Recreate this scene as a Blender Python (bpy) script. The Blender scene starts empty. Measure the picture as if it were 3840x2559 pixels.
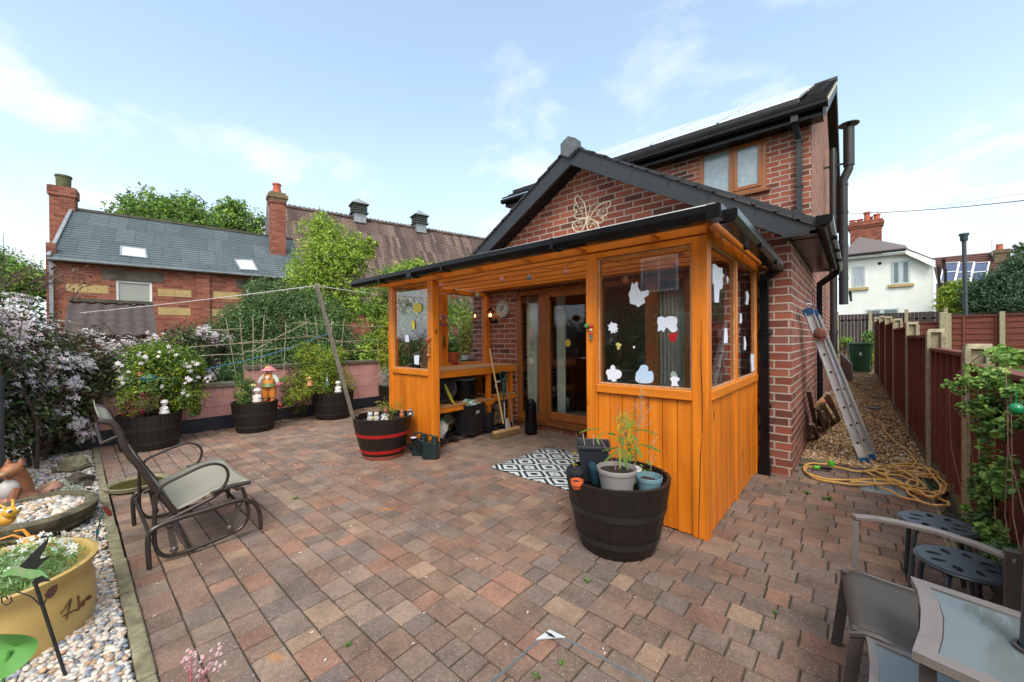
import bpy, math, random
import numpy as np
from mathutils import Vector, Matrix, noise
# ---------------- camera, world, sun, exposure ----------------
SC = bpy.context.scene
COL = SC.collection
FOC, CX, CY = 1458.2, 1920.0, 1279.5
CAMP = np.array([0.682, -4.298, 1.263])
def _rot(yaw, pitch, roll):
    y, p, r = [math.radians(a) for a in (yaw, pitch, roll)]
    f = np.array([-math.sin(y)*math.cos(p), math.cos(y)*math.cos(p), math.sin(p)])
    rt = np.array([math.cos(y), math.sin(y), 0.0]); up = np.cross(rt, f)
    return rt*math.cos(r)+up*math.sin(r), up*math.cos(r)-rt*math.sin(r), f
RT, UP, FW = _rot(41.434, -.268, -.438)
cam = bpy.data.cameras.new('camera'); camo = bpy.data.objects.new('camera', cam); COL.objects.link(camo)
cam.sensor_width = 36.0; cam.lens = FOC/3840*36.0; cam.clip_end = 2000; cam.clip_start = 0.02
mw = Matrix.Identity(4)
for i in range(3):
    mw[i][0] = RT[i]; mw[i][1] = UP[i]; mw[i][2] = -FW[i]; mw[i][3] = CAMP[i]
camo.matrix_world = mw
SC.camera = camo
SC.render.resolution_x, SC.render.resolution_y = 1024, 682
SC.view_settings.view_transform = 'Standard'; SC.view_settings.look = 'None'
SC.view_settings.exposure = 0.30; SC.view_settings.gamma = 1
SUN_EL, SUN_AZ = math.radians(50), math.radians(142)     # azimuth clockwise from +Y
W = bpy.data.worlds.new("World"); SC.world = W; W.use_nodes = True
nt = W.node_tree; nt.nodes.clear()
def _n(nt, t, **kw):
    n = nt.nodes.new(t)
    for k, v in kw.items():
        if k.startswith('i_'):
            n.inputs[k[2:].replace('_', ' ')].default_value = v
        else: setattr(n, k, v)
    return n
sky = _n(nt, 'ShaderNodeTexSky'); sky.sky_type = 'NISHITA'; sky.sun_disc = False
sky.sun_elevation = SUN_EL; sky.sun_rotation = SUN_AZ; sky.air_density = 1.0; sky.dust_density = 1.3; sky.ozone_density = 1.6
tc = _n(nt, 'ShaderNodeTexCoord'); sp = _n(nt, 'ShaderNodeSeparateXYZ'); nt.links.new(tc.outputs['Generated'], sp.inputs[0])
def mth(nt, op, a, b=None, c=None, clamp=False):
    n = nt.nodes.new('ShaderNodeMath'); n.operation = op; n.use_clamp = clamp
    for i, x in enumerate((a, b, c)):
        if x is None: continue
        if isinstance(x, (int, float)): n.inputs[i].default_value = x
        else: nt.links.new(x, n.inputs[i])
    return n.outputs[0]
zc = mth(nt, 'MAXIMUM', sp.outputs[2], 0.0)
zz_ = mth(nt, 'ADD', zc, 0.12)
cx_ = mth(nt, 'DIVIDE', sp.outputs[0], zz_); cy_ = mth(nt, 'DIVIDE', sp.outputs[1], zz_)
cb = _n(nt, 'ShaderNodeCombineXYZ'); nt.links.new(cx_, cb.inputs[0]); nt.links.new(cy_, cb.inputs[1])
nz = _n(nt, 'ShaderNodeTexNoise', i_Scale=1.35, i_Detail=10.0, i_Roughness=0.56, i_Distortion=0.25)
mp = _n(nt, 'ShaderNodeMapping'); mp.inputs['Location'].default_value = (5.3, 2.2, 0); nt.links.new(cb.outputs[0], mp.inputs[0]); nt.links.new(mp.outputs[0], nz.inputs['Vector'])
rp = _n(nt, 'ShaderNodeValToRGB'); rp.color_ramp.elements[0].position = .525; rp.color_ramp.elements[1].position = .69
nt.links.new(nz.outputs[0], rp.inputs[0])
# high thin veil everywhere, thick toward the horizon
h1 = mth(nt, 'SUBTRACT', 1.0, zc, clamp=True); h2 = mth(nt, 'POWER', h1, 3.6); h3 = mth(nt, 'MULTIPLY', h2, 0.80)
c1 = mth(nt, 'MULTIPLY', rp.outputs[0], 0.60)
lo = mth(nt, 'MULTIPLY', mth(nt, 'POWER', h1, 5.0), mth(nt, 'SUBTRACT', nz.outputs[0], 0.40, clamp=True))
lo = mth(nt, 'MULTIPLY', lo, 3.2)
vd = _n(nt, 'ShaderNodeVectorMath', operation='DOT_PRODUCT'); nt.links.new(tc.outputs['Generated'], vd.inputs[0]); vd.inputs[1].default_value = (.42, -.50, .76)
fill_bank = mth(nt, 'MULTIPLY', mth(nt, 'SUBTRACT', vd.outputs['Value'], .50, clamp=True), 2.6, clamp=True)  # unseen bright bank overhead and behind the camera, added as fill light
cm = mth(nt, 'ADD', mth(nt, 'ADD', mth(nt, 'ADD', h3, c1), lo), 0.24, clamp=True)
tg = _n(nt, 'ShaderNodeMix', data_type='RGBA', blend_type='MULTIPLY'); tg.inputs[0].default_value = 1; nt.links.new(sky.outputs[0], tg.inputs[6]); tg.inputs[7].default_value = (1.75, 2.1, 2.0, 1)
mx = _n(nt, 'ShaderNodeMix', data_type='RGBA'); nt.links.new(cm, mx.inputs[0]); nt.links.new(tg.outputs[2], mx.inputs[6])
mx.inputs[7].default_value = (6.6, 7.1, 7.4, 1)
m2 = _n(nt, 'ShaderNodeMix', data_type='RGBA'); nt.links.new(fill_bank, m2.inputs[0]); nt.links.new(mx.outputs[2], m2.inputs[6]); m2.inputs[7].default_value = (15.5, 15.0, 14.4, 1)
bg = _n(nt, 'ShaderNodeBackground', i_Strength=0.135); nt.links.new(m2.outputs[2], bg.inputs[0])
wo = _n(nt, 'ShaderNodeOutputWorld'); nt.links.new(bg.outputs[0], wo.inputs[0])
sl = bpy.data.lights.new('sun', 'SUN'); sl.energy = 2.2; sl.angle = math.radians(22); sl.color = (1, .955, .89)
so = bpy.data.objects.new('sun', sl); COL.objects.link(so)
sd = Vector((math.sin(SUN_AZ)*math.cos(SUN_EL), math.cos(SUN_AZ)*math.cos(SUN_EL), math.sin(SUN_EL)))
so.rotation_euler = sd.to_track_quat('Z', 'Y').to_euler()
# ---------------- measuring helpers: photo pixel -> point on a real plane ----------------
def ray(u, v): return FW+RT*(u-CX)/FOC-UP*(v-CY)/FOC
def V3(a): return (float(a[0]), float(a[1]), float(a[2]))
def gp(u, v, z=0.0): d = ray(u, v); return V3(CAMP+d*(z-CAMP[2])/d[2])
def py(u, v, Y): d = ray(u, v); return V3(CAMP+d*(Y-CAMP[1])/d[1])
def px(u, v, X): d = ray(u, v); return V3(CAMP+d*(X-CAMP[0])/d[0])
def pd(u, v, D): return V3(CAMP+ray(u, v)*D)
def ppl(u, v, P0, ang):   # vertical plane through P0 whose line heads ang degrees right of +Y
    n = np.array([math.cos(math.radians(ang)), -math.sin(math.radians(ang)), 0]); d = ray(u, v)
    return V3(CAMP+d*((np.array(P0)-CAMP)@n)/(d@n))
# ---------------- mesh builder ----------------
def _mat(loc=(0, 0, 0), rz=0.0, s=1.0): return Matrix.Translation(loc) @ Matrix.Rotation(rz, 4, 'Z') @ Matrix.Scale(s, 4)
class MB:
    def __init__(s): s.v = []; s.f = []; s.c = []; s.col = None; s.T = None
    def add(s, vs, fs, col=None):
        b = len(s.v)
        for p in vs:
            p = Vector(p)
            if s.T is not None: p = s.T @ p
            s.v.append((p.x, p.y, p.z))
        for f in fs: s.f.append(tuple(b+i for i in f)); s.c.append(col or s.col or (1, 1, 1))
        return s
    def bx(s, x0, x1, y0, y1, z0, z1, col=None):
        return s.add([(x0, y0, z0), (x1, y0, z0), (x1, y1, z0), (x0, y1, z0), (x0, y0, z1), (x1, y0, z1), (x1, y1, z1), (x0, y1, z1)],
                     [(0, 3, 2, 1), (4, 5, 6, 7), (0, 1, 5, 4), (1, 2, 6, 5), (2, 3, 7, 6), (3, 0, 4, 7)], col)
    def bar(s, a, b, w, h=None, up=(0, 0, 1), col=None):   # rectangular bar from a to b, w sideways, h along up
        h = h or w; a = Vector(a); b = Vector(b); d = (b-a).normalized(); u = Vector(up)
        if abs(d.dot(u)) > .98: u = Vector((0, 1, 0)) if abs(d.y) < .9 else Vector((1, 0, 0))
        r = d.cross(u).normalized(); u = r.cross(d).normalized()
        vs = [p+r*sx*w/2+u*sz*h/2 for p in (a, b) for sx, sz in ((-1, -1), (1, -1), (1, 1), (-1, 1))]
        return s.add(vs, [(0, 1, 2, 3), (7, 6, 5, 4), (0, 4, 5, 1), (1, 5, 6, 2), (2, 6, 7, 3), (3, 7, 4, 0)], col)
    def tube(s, pts, r, n=8, closed=False, col=None, flat=None):
        pts = [Vector(p) for p in pts]; m = len(pts); vs = []; fs = []
        rr = r if isinstance(r, (list, tuple)) else [r]*m
        u = None
        for i, p in enumerate(pts):
            if closed: d = (pts[(i+1) % m]-pts[i-1])
            else: d = pts[min(i+1, m-1)]-pts[max(i-1, 0)]
            d = d.normalized() if d.length > 1e-9 else Vector((0, 0, 1))
            if u is None:
                u = Vector((0, 0, 1)) if abs(d.z) < .9 else Vector((1, 0, 0))
            u = (u-d*u.dot(d))
            u = u.normalized() if u.length > 1e-6 else d.orthogonal().normalized()
            w = d.cross(u)
            for k in range(n):
                a = 2*math.pi*(k+.5)/n
                q = p+(u*math.cos(a)*(flat or 1)+w*math.sin(a))*rr[i]
                vs.append(q)
        for i in range(m if closed else m-1):
            j = (i+1) % m
            for k in range(n): fs.append((i*n+k, i*n+(k+1) % n, j*n+(k+1) % n, j*n+k))
        if not closed: fs.append(tuple(range(n-1, -1, -1))); fs.append(tuple((m-1)*n+k for k in range(n)))
        return s.add(vs, fs, col)
    def lathe(s, prof, n=24, o=(0, 0, 0), sx=1, sy=1, col=None, a0=0, a1=2*math.pi, cap=True):
        full = abs(a1-a0-2*math.pi) < 1e-6; k_ = n if full else n+1; vs = []; fs = []
        for r, z in prof:
            for k in range(k_):
                a = a0+(a1-a0)*k/n; vs.append((o[0]+r*sx*math.cos(a), o[1]+r*sy*math.sin(a), o[2]+z))
        for i in range(len(prof)-1):
            for k in range(n):
                k2 = (k+1) % k_; fs.append((i*k_+k, i*k_+k2, (i+1)*k_+k2, (i+1)*k_+k))
        if cap and full:
            fs.append(tuple(range(n-1, -1, -1))); fs.append(tuple((len(prof)-1)*n+k for k in range(n)))
        return s.add(vs, fs, col)
    def ball(s, c, r, n=10, m=7, col=None, jit=0, seed=0, rz=0):
        r = r if isinstance(r, (list, tuple)) else (r, r, r); vs = []; fs = []
        ca, sa = math.cos(rz), math.sin(rz)
        for i in range(m+1):
            t = math.pi*i/m
            for k in range(n):
                a = 2*math.pi*k/n; d = Vector((math.sin(t)*math.cos(a), math.sin(t)*math.sin(a), -math.cos(t)))
                q = 1+jit*noise.noise(d*1.7+Vector((seed, seed*2.1, 0))) if jit else 1
                x, y = d.x*r[0]*q, d.y*r[1]*q
                vs.append((c[0]+x*ca-y*sa, c[1]+x*sa+y*ca, c[2]+d.z*r[2]*q))
        for i in range(m):
            for k in range(n): fs.append((i*n+k, i*n+(k+1) % n, (i+1)*n+(k+1) % n, (i+1)*n+k))
        return s.add(vs, fs, col)
    def prism(s, poly, ext, col=None):    # poly: planar ring of 3D points, ext: extrusion vector
        n = len(poly); e = Vector(ext); vs = [Vector(p) for p in poly]+[Vector(p)+e for p in poly]
        return s.add(vs, [tuple(range(n-1, -1, -1)), tuple(range(n, 2*n))]+[(i, (i+1) % n, n+(i+1) % n, n+i) for i in range(n)], col)
    def sheet(s, grid, th=0, col=None):   # grid: rows of points
        R, C_ = len(grid), len(grid[0]); vs = [p for row in grid for p in row]
        fs = [(i*C_+j, i*C_+j+1, (i+1)*C_+j+1, (i+1)*C_+j) for i in range(R-1) for j in range(C_-1)]
        return s.add(vs, fs, col)
    def build(s, name, mat=None, parent=None, smooth=False, bevel=0, solid=0, **tags):
        vs = np.array(s.v, dtype=np.float64).reshape(-1, 3)
        root = parent
        while root is not None and root.parent is not None: root = root.parent
        if root is None:
            o = np.array([(vs[:, 0].min()+vs[:, 0].max())/2, (vs[:, 1].min()+vs[:, 1].max())/2, vs[:, 2].min()]); vs = vs-o
        else:
            M = np.array(root.matrix_basis.inverted()); vs = vs @ M[:3, :3].T+M[:3, 3]
        me = bpy.data.meshes.new(name); me.from_pydata(vs.tolist(), [], s.f); me.validate(); me.update()
        if mat: me.materials.append(mat)
        if smooth: me.polygons.foreach_set('use_smooth', [True]*len(me.polygons))
        if len(set(s.c)) > 1 or (s.c and s.c[0] != (1, 1, 1)):
            if len(me.polygons) == len(s.c):
                at = me.attributes.new('tint', 'FLOAT_COLOR', 'CORNER')
                cnt = np.empty(len(me.polygons), dtype=np.int32); me.polygons.foreach_get('loop_total', cnt)
                cc = np.c_[np.array(s.c, dtype=np.float32), np.ones(len(s.c), dtype=np.float32)]
                at.data.foreach_set('color', np.repeat(cc, cnt, axis=0).ravel())
        ob = bpy.data.objects.new(name, me); COL.objects.link(ob)
        if root is None: ob.location = o
        else: ob.parent = parent
        uv_box(ob)
        if solid:
            m = ob.modifiers.new('s', 'SOLIDIFY'); m.thickness = solid
        if bevel:
            m = ob.modifiers.new('b', 'BEVEL'); m.width = bevel; m.segments = 2; m.limit_method = 'ANGLE'
        elif smooth and len(me.polygons) < 60000:
            try:
                me.set_sharp_from_angle(angle=math.radians(42))
            except Exception: pass
        for k, x in tags.items(): ob[k] = x
        return ob
def uv_box(ob):
    me = ob.data
    if len(me.polygons) > 30000 or not me.polygons: return
    uv = me.uv_layers.new(name='UVMap'); L = ob.location if ob.parent is None else Vector((0, 0, 0))
    P = ob
    while P.parent is not None: P = P.parent
    M = P.matrix_basis
    co = [M @ v.co for v in me.vertices]
    R3 = M.to_3x3()
    for p in me.polygons:
        n = R3 @ p.normal; a = (abs(n.x), abs(n.y), abs(n.z))
        if a[2] > .9: t, b = Vector((1, 0, 0)), Vector((0, 1, 0))
        else:
            t = Vector((-n.y, n.x, 0)).normalized(); b = n.cross(t)
            if t.x+t.y < 0 and False: t = -t
        for li in p.loop_indices:
            c = co[me.loops[li].vertex_index]
            uv.data[li].uv = (c.dot(t), c.dot(b) if a[2] > .15 else c.z)
def thing(name, label, cat, loc=(0, 0, 0), rz=0.0, group=None, kind=None):
    o = bpy.data.objects.new(name, None); COL.objects.link(o); o.empty_display_size = .1
    o.matrix_basis = Matrix.Translation(loc) @ Matrix.Rotation(rz, 4, 'Z')
    return tag(o, label, cat, group, kind)
def tag(o, label=None, cat=None, group=None, kind=None):
    if label: o['label'] = label
    if cat: o['category'] = cat
    if group: o['group'] = group
    if kind: o['kind'] = kind
    return o
def copy_tree(o, loc=None, rz=None, label=None, scale=None):
    def rec(s, p):
        c = s.copy(); COL.objects.link(c); c.parent = p
        for ch in list(s.children): rec(ch, c)
        return c
    r = rec(o, None)
    if loc is not None or rz is not None: r.matrix_basis = Matrix.Translation(loc or o.location) @ Matrix.Rotation(rz if rz is not None else 0, 4, 'Z') @ Matrix.Scale(scale or 1, 4)
    if label: r['label'] = label
    return r
# ---------------- materials ----------------
def base_mat(name, rough=.6, metal=0.0, spec=.5):
    m = bpy.data.materials.new(name); m.use_nodes = True; nt = m.node_tree; b = nt.nodes['Principled BSDF']
    b.inputs['Roughness'].default_value = rough; b.inputs['Metallic'].default_value = metal
    b.inputs['Specular IOR Level'].default_value = spec
    return m, nt, b
def rgba(c): return (c[0], c[1], c[2], 1)
def ramp(nt, fac, stops):
    r = nt.nodes.new('ShaderNodeValToRGB'); e = r.color_ramp.elements
    while len(e) < len(stops): e.new(.5)
    for el, (p, c) in zip(e, stops): el.position = p; el.color = rgba(c)
    nt.links.new(fac, r.inputs[0]); return r.outputs[0]
def nz_(nt, vec=None, scale=5, detail=6, rough=.55, dist=0, stretch=None):
    n = nt.nodes.new('ShaderNodeTexNoise'); n.inputs['Scale'].default_value = scale; n.inputs['Detail'].default_value = detail
    n.inputs['Roughness'].default_value = rough; n.inputs['Distortion'].default_value = dist
    if vec is None: t = nt.nodes.new('ShaderNodeTexCoord'); vec = t.outputs['Object']
    if stretch:
        m = nt.nodes.new('ShaderNodeMapping'); m.inputs['Scale'].default_value = stretch; nt.links.new(vec, m.inputs[0]); vec = m.outputs[0]
    nt.links.new(vec, n.inputs['Vector']); return n.outputs[0]
def bump(nt, b, h, strength=.3, dist=.01):
    n = nt.nodes.new('ShaderNodeBump'); n.inputs['Strength'].default_value = strength; n.inputs['Distance'].default_value = dist
    nt.links.new(h, n.inputs['Height']); nt.links.new(n.outputs[0], b.inputs['Normal'])
def mixc(nt, fac, a, b, mode='MIX'):
    m = nt.nodes.new('ShaderNodeMix'); m.data_type = 'RGBA'; m.blend_type = mode
    for i, x in ((0, fac), (6, a), (7, b)):
        if isinstance(x, (int, float)): m.inputs[i].default_value = x
        elif isinstance(x, tuple): m.inputs[i].default_value = rgba(x)
        else: nt.links.new(x, m.inputs[i])
    return m.outputs[2]
def NM(name, c1, c2=None, scale=6, rough=.6, metal=0, bmp=.15, bd=.004, detail=6, stretch=None, spec=.5, r2=None, stops=None, dist=0):
    m, nt, b = base_mat(name, rough, metal, spec)
    if c2 is None: c2 = tuple(x*.82 for x in c1)
    f = nz_(nt, None, scale, detail, .6, dist, stretch)
    nt.links.new(ramp(nt, f, stops or [(.33, c2), (.67, c1)]), b.inputs['Base Color'])
    if bmp: bump(nt, b, nz_(nt, None, scale*5, 4, .6, 0, stretch), bmp, bd)
    if r2 is not None: nt.links.new(ramp(nt, f, [(.3, (r2,)*3), (.7, (rough,)*3)]), b.inputs['Roughness'])
    return m
def TINT(name, rough=.7, transl=0.0, bmp=0, scale=30, spec=.3, var=.25, metal=0):
    m, nt, b = base_mat(name, rough, metal, spec)
    a = nt.nodes.new('ShaderNodeAttribute'); a.attribute_name = 'tint'
    f = nz_(nt, None, scale, 4); c = mixc(nt, 1.0, a.outputs['Color'], ramp(nt, f, [(.25, (1-var,)*3), (.75, (1+0*var,)*3)]), 'MULTIPLY')
    nt.links.new(c, b.inputs['Base Color'])
    if bmp: bump(nt, b, nz_(nt, None, scale*3, 4), bmp, .003)
    if transl:
        t = nt.nodes.new('ShaderNodeBsdfTranslucent'); nt.links.new(c, t.inputs[0]); x = nt.nodes.new('ShaderNodeMixShader'); x.inputs[0].default_value = transl
        nt.links.new(b.outputs[0], x.inputs[1]); nt.links.new(t.outputs[0], x.inputs[2]); nt.links.new(x.outputs[0], nt.nodes['Material Output'].inputs[0])
    return m
def BRICK(name, stops, mortar=(.42, .36, .31), bw=.225, bh=.075, mt=.011, bmp=.7, wob=.004, hdr=False, dark=.0):
    m, nt, b = base_mat(name, .85, 0, .25); L = nt.links
    uv = nt.nodes.new('ShaderNodeUVMap'); uv.uv_map = 'UVMap'
    wn = nt.nodes.new('ShaderNodeTexNoise'); wn.inputs['Scale'].default_value = 24; wn.inputs['Detail'].default_value = 3; L.new(uv.outputs[0], wn.inputs['Vector'])
    vm = nt.nodes.new('ShaderNodeVectorMath'); vm.operation = 'MULTIPLY_ADD'; L.new(wn.outputs['Color'], vm.inputs[0]); vm.inputs[1].default_value = (wob*2.2,)*3
    L.new(uv.outputs[0], vm.inputs[2]); s = nt.nodes.new('ShaderNodeSeparateXYZ'); L.new(vm.outputs[0], s.inputs[0])
    u, v = s.outputs[0], s.outputs[1]
    vr = mth(nt, 'DIVIDE', v, bh); row = mth(nt, 'FLOOR', vr); fv = mth(nt, 'FRACT', vr)
    par = mth(nt, 'MODULO', mth(nt, 'ABSOLUTE', row), 2.0)
    if hdr:  # alternate courses of headers
        w = mth(nt, 'SUBTRACT', bw, mth(nt, 'MULTIPLY', par, bw*.5)); uu = mth(nt, 'ADD', mth(nt, 'DIVIDE', u, w), mth(nt, 'MULTIPLY', par, .5))
    else:
        w = bw; uu = mth(nt, 'ADD', mth(nt, 'DIVIDE', u, bw), mth(nt, 'MULTIPLY', par, .5))
    col = mth(nt, 'FLOOR', uu); fu = mth(nt, 'FRACT', uu)
    cb = nt.nodes.new('ShaderNodeCombineXYZ'); L.new(col, cb.inputs[0]); L.new(row, cb.inputs[1])
    wh = nt.nodes.new('ShaderNodeTexWhiteNoise'); wh.noise_dimensions = '2D'; L.new(cb.outputs[0], wh.inputs['Vector'])
    du = mth(nt, 'MULTIPLY', mth(nt, 'MINIMUM', fu, mth(nt, 'SUBTRACT', 1.0, fu)), w); dv = mth(nt, 'MULTIPLY', mth(nt, 'MINIMUM', fv, mth(nt, 'SUBTRACT', 1.0, fv)), bh)
    dm = mth(nt, 'MINIMUM', du, dv)
    mr = nt.nodes.new('ShaderNodeMapRange'); mr.inputs['From Min'].default_value = mt*.35; mr.inputs['From Max'].default_value = mt*.75; L.new(dm, mr.inputs[0]); msk = mr.outputs[0]
    bc = ramp(nt, wh.outputs['Value'], stops); big = nz_(nt, None, 1.3, 5); fine = nz_(nt, None, 70, 5, .7)
    bc = mixc(nt, .55, bc, ramp(nt, fine, [(.25, (.55,)*3), (.75, (1.25,)*3)]), 'MULTIPLY')
    mc = mixc(nt, .5, mortar, ramp(nt, fine, [(.2, (.6,)*3), (.8, (1.1,)*3)]), 'MULTIPLY')
    c = mixc(nt, msk, mc, bc); c = mixc(nt, .5, c, ramp(nt, big, [(.3, (.72,)*3), (.7, (1.1, 1.1, 1.1))]), 'MULTIPLY')
    L.new(c, b.inputs['Base Color'])
    bump(nt, b, mth(nt, 'ADD', msk, mth(nt, 'MULTIPLY', fine, .35)), bmp, .006)
    return m
def GLASS(name, tint=(.93, .96, .97), refl=1.0, rough=.0, base=0.03):
    m = bpy.data.materials.new(name); m.use_nodes = True; nt = m.node_tree; nt.nodes.clear()
    t = nt.nodes.new('ShaderNodeBsdfTransparent'); t.inputs[0].default_value = rgba(tint); g = nt.nodes.new('ShaderNodeBsdfGlossy'); g.inputs['Roughness'].default_value = rough
    fr = nt.nodes.new('ShaderNodeFresnel'); ge = nt.nodes.new('ShaderNodeNewGeometry'); nt.links.new(mth(nt, 'SUBTRACT', 1.5, mth(nt, 'MULTIPLY', ge.outputs['Backfacing'], 1.5-1/1.5)), fr.inputs[0]); x = nt.nodes.new('ShaderNodeMixShader'); o = nt.nodes.new('ShaderNodeOutputMaterial')
    nt.links.new(mth(nt, 'ADD', mth(nt, 'MULTIPLY', fr.outputs[0], refl), base, clamp=True), x.inputs[0])
    nt.links.new(t.outputs[0], x.inputs[1]); nt.links.new(g.outputs[0], x.inputs[2]); nt.links.new(x.outputs[0], o.inputs[0]); return m
def WOOD(name, c1, c2, rough=.45, gx=(1, 1, .06), scale=14, coat=.0, knots=True, bmp=.12):
    m, nt, b = base_mat(name, rough, 0, .5)
    f = nz_(nt, None, scale, 6, .6, .6, gx); f2 = nz_(nt, None, 2.2, 3)
    c = ramp(nt, f, [(.25, c2), (.6, c1), (.8, tuple(min(1, x*1.1) for x in c1))])
    c = mixc(nt, .5, c, ramp(nt, f2, [(.3, (.75,)*3), (.7, (1.08,)*3)]), 'MULTIPLY')
    if knots:
        v = nt.nodes.new('ShaderNodeTexVoronoi'); v.inputs['Scale'].default_value = 3.6; t = nt.nodes.new('ShaderNodeTexCoord')
        mm = nt.nodes.new('ShaderNodeMapping'); mm.inputs['Scale'].default_value = tuple(1 if g > .5 else .55 for g in gx); nt.links.new(t.outputs['Object'], mm.inputs[0]); nt.links.new(mm.outputs[0], v.inputs['Vector'])
        c = mixc(nt, ramp(nt, v.outputs['Distance'], [(.04, (.9,)*3), (.10, (0,)*3)]), c, tuple(x*.42 for x in c2))
    nt.links.new(c, b.inputs['Base Color']); bump(nt, b, f, bmp, .002)
    return m
# ---------------- material library ----------------
RND = random.Random(7)
M_brick = BRICK('red_brick', [(0, (.115, .052, .045)), (.14, (.19, .062, .045)), (.45, (.29, .085, .055)), (.75, (.36, .115, .07)), (1, (.26, .10, .075))], (.46, .39, .33), mt=.0135)
M_brickL = BRICK('orange_brick', [(0, (.19, .055, .036)), (.5, (.27, .082, .052)), (1, (.34, .125, .08))], (.24, .18, .14), mt=.009, bw=.23, bh=.078)
M_brickF = BRICK('dark_brick', [(0, (.16, .05, .035)), (.5, (.26, .08, .045)), (1, (.33, .11, .06))], (.2, .15, .12), mt=.008)
M_orange = WOOD('orange_stained_wood', (.76, .222, .012), (.47, .115, .005), .42)
M_orangeX = WOOD('orange_stained_beam', (.74, .23, .014), (.54, .14, .007), .42, (.06, 1, 1))
M_orangeY = WOOD('orange_stained_rafter', (.74, .23, .014), (.54, .14, .007), .42, (1, .06, 1))
M_upvc = WOOD('oak_effect_frame', (.33, .115, .028), (.22, .07, .016), .35, knots=False)
M_upvcd = WOOD('oak_effect_trim', (.24, .085, .024), (.16, .05, .014), .38, (.06, 1, 1), knots=False)
M_rawwood = WOOD('pale_broom_handle', (.62, .42, .20), (.5, .3, .12), .5, knots=False)
M_grey_wood = WOOD('weathered_wood', (.27, .20, .145), (.15, .105, .075), .8, (1, .08, .08))
M_tub = WOOD('dark_barrel_wood', (.013, .0085, .0065), (.004, .003, .0025), .5, (2.5, 2.5, .08), 30, knots=False, bmp=.5)
M_dkgrey = NM('anthracite_board', (.022, .027, .031), (.017, .021, .024), 3, .45, bmp=.03)
M_black = NM('black_plastic', (.008, .008, .009), (.004, .004, .005), 5, .24, bmp=.03, spec=.22)
M_black2 = NM('dusty_black_plastic', (.022, .023, .024), (.012, .012, .013), 9, .45, bmp=.08)
M_green_can = NM('dark_green_plastic', (.012, .028, .028), (.008, .018, .02), 8, .32, bmp=.03)
M_soil = NM('soil', (.035, .024, .018), (.012, .008, .006), 40, .95, bmp=.9, bd=.02)
M_white = NM('white_paint', (.78, .78, .76), (.7, .7, .69), 8, .45, bmp=.02)
M_alu = NM('aluminium', (.62, .64, .66), (.5, .52, .54), 10, .42, .35, bmp=.05, r2=.3)
M_pink = NM('pink_masonry_paint', (.54, .27, .245), (.42, .21, .185), 5, .75, bmp=.35, bd=.006)
M_navy = NM('black_navy_paint', (.012, .016, .026), (.02, .022, .028), 6, .5, bmp=.25)
M_coping = NM('weathered_coping', (.17, .15, .11), (.075, .065, .045), 14, .9, bmp=.5, bd=.006)
M_conc = NM('lichen_concrete', (.36, .32, .22), (.2, .18, .11), 22, .9, bmp=.5, bd=.005)
M_concE = NM('mossy_edging_stone', (.27, .24, .15), (.12, .11, .065), 18, .95, bmp=.6, bd=.006)
M_slate = NM('slate', (.15, .19, .20), (.11, .14, .15), 5, .5, bmp=.1)
M_fence = WOOD('red_brown_fence', (.19, .046, .024), (.11, .026, .014), .75, (.08, 1, 1), 20, knots=False, bmp=.3)
M_fenceV = WOOD('red_brown_fence_upright', (.16, .038, .021), (.10, .022, .013), .75, knots=False, bmp=.3)
M_render = NM('white_render', (.74, .77, .74), (.66, .69, .65), 3, .85, bmp=.3, bd=.01)
M_stone = NM('pale_sandstone', (.44, .33, .15), (.34, .24, .10), 4, .85, bmp=.15)
M_dstone = NM('dark_stone_lintel', (.12, .105, .08), (.05, .045, .035), 3, .9)
M_lead = NM('lead_flashing', (.3, .33, .35), (.2, .22, .24), 8, .5, .3)
M_bark = NM('bark', (.12, .085, .06), (.05, .035, .025), 12, .9, bmp=.5, stretch=(1, 1, .3))
M_cane = NM('bamboo_cane', (.40, .33, .24), (.25, .2, .14), 20, .6, bmp=.1)
M_brown_metal = NM('bronze_frame', (.055, .042, .036), (.04, .03, .026), 12, .38, .35, bmp=.05)
M_taupe = NM('taupe_frame', (.21, .18, .165), (.17, .148, .135), 20, .4, .2, bmp=.03)
M_darktaupe = NM('dark_taupe_frame', (.085, .07, .064), (.06, .05, .045), 20, .4, .2, bmp=.03)
M_stool = NM('blue_grey_metal', (.05, .062, .072), (.035, .045, .055), 14, .4, .2, bmp=.05, r2=.3)
M_terra = NM('terracotta', (.42, .085, .042), (.36, .07, .035), 8, .5)
M_hose = NM('yellow_hose', (.66, .40, .12), (.55, .31, .08), 30, .4, bmp=.03)
M_lgreen = NM('lime_plastic', (.10, .5, .03), (.07, .38, .02), 8, .35)
M_cream = NM('yellow_glazed_stoneware', (.52, .37, .135), (.42, .28, .085), 3.5, .33, bmp=.05)
M_tint = TINT('painted_resin', .45, 0, .1, 40, .5, .15)
M_leaf = TINT('leaf', .5, .32, scale=9, spec=.35)
M_petal = TINT('petal', .6, .35, scale=20, var=.12)
M_pebble = TINT('pebble', .55, 0, .25, 60, .4, .25)
M_paver = TINT('tumbled_block', .82, 0, .5, 26, .3, .5)
M_glass = GLASS('clear_pane', (.92, .92, .97), 1.0, 0, .08)
M_doorglass = GLASS('door_glass', (.93, .96, .95), 1.0, 0, .03)
M_red = NM('red_paint', (.42, .012, .015), (.33, .01, .012), 20, .4, bmp=.05)
M_sticker = NM('white_sticker_back', (.72, .76, .86), (.68, .72, .82), 4, .6, bmp=0)
M_sand = NM('jointing_dirt', (.075, .058, .042), (.022, .03, .012), 9, .95, bmp=.4, stops=[(.38, (.022, .03, .012)), (.5, (.05, .04, .03)), (.7, (.09, .07, .05))])
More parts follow.
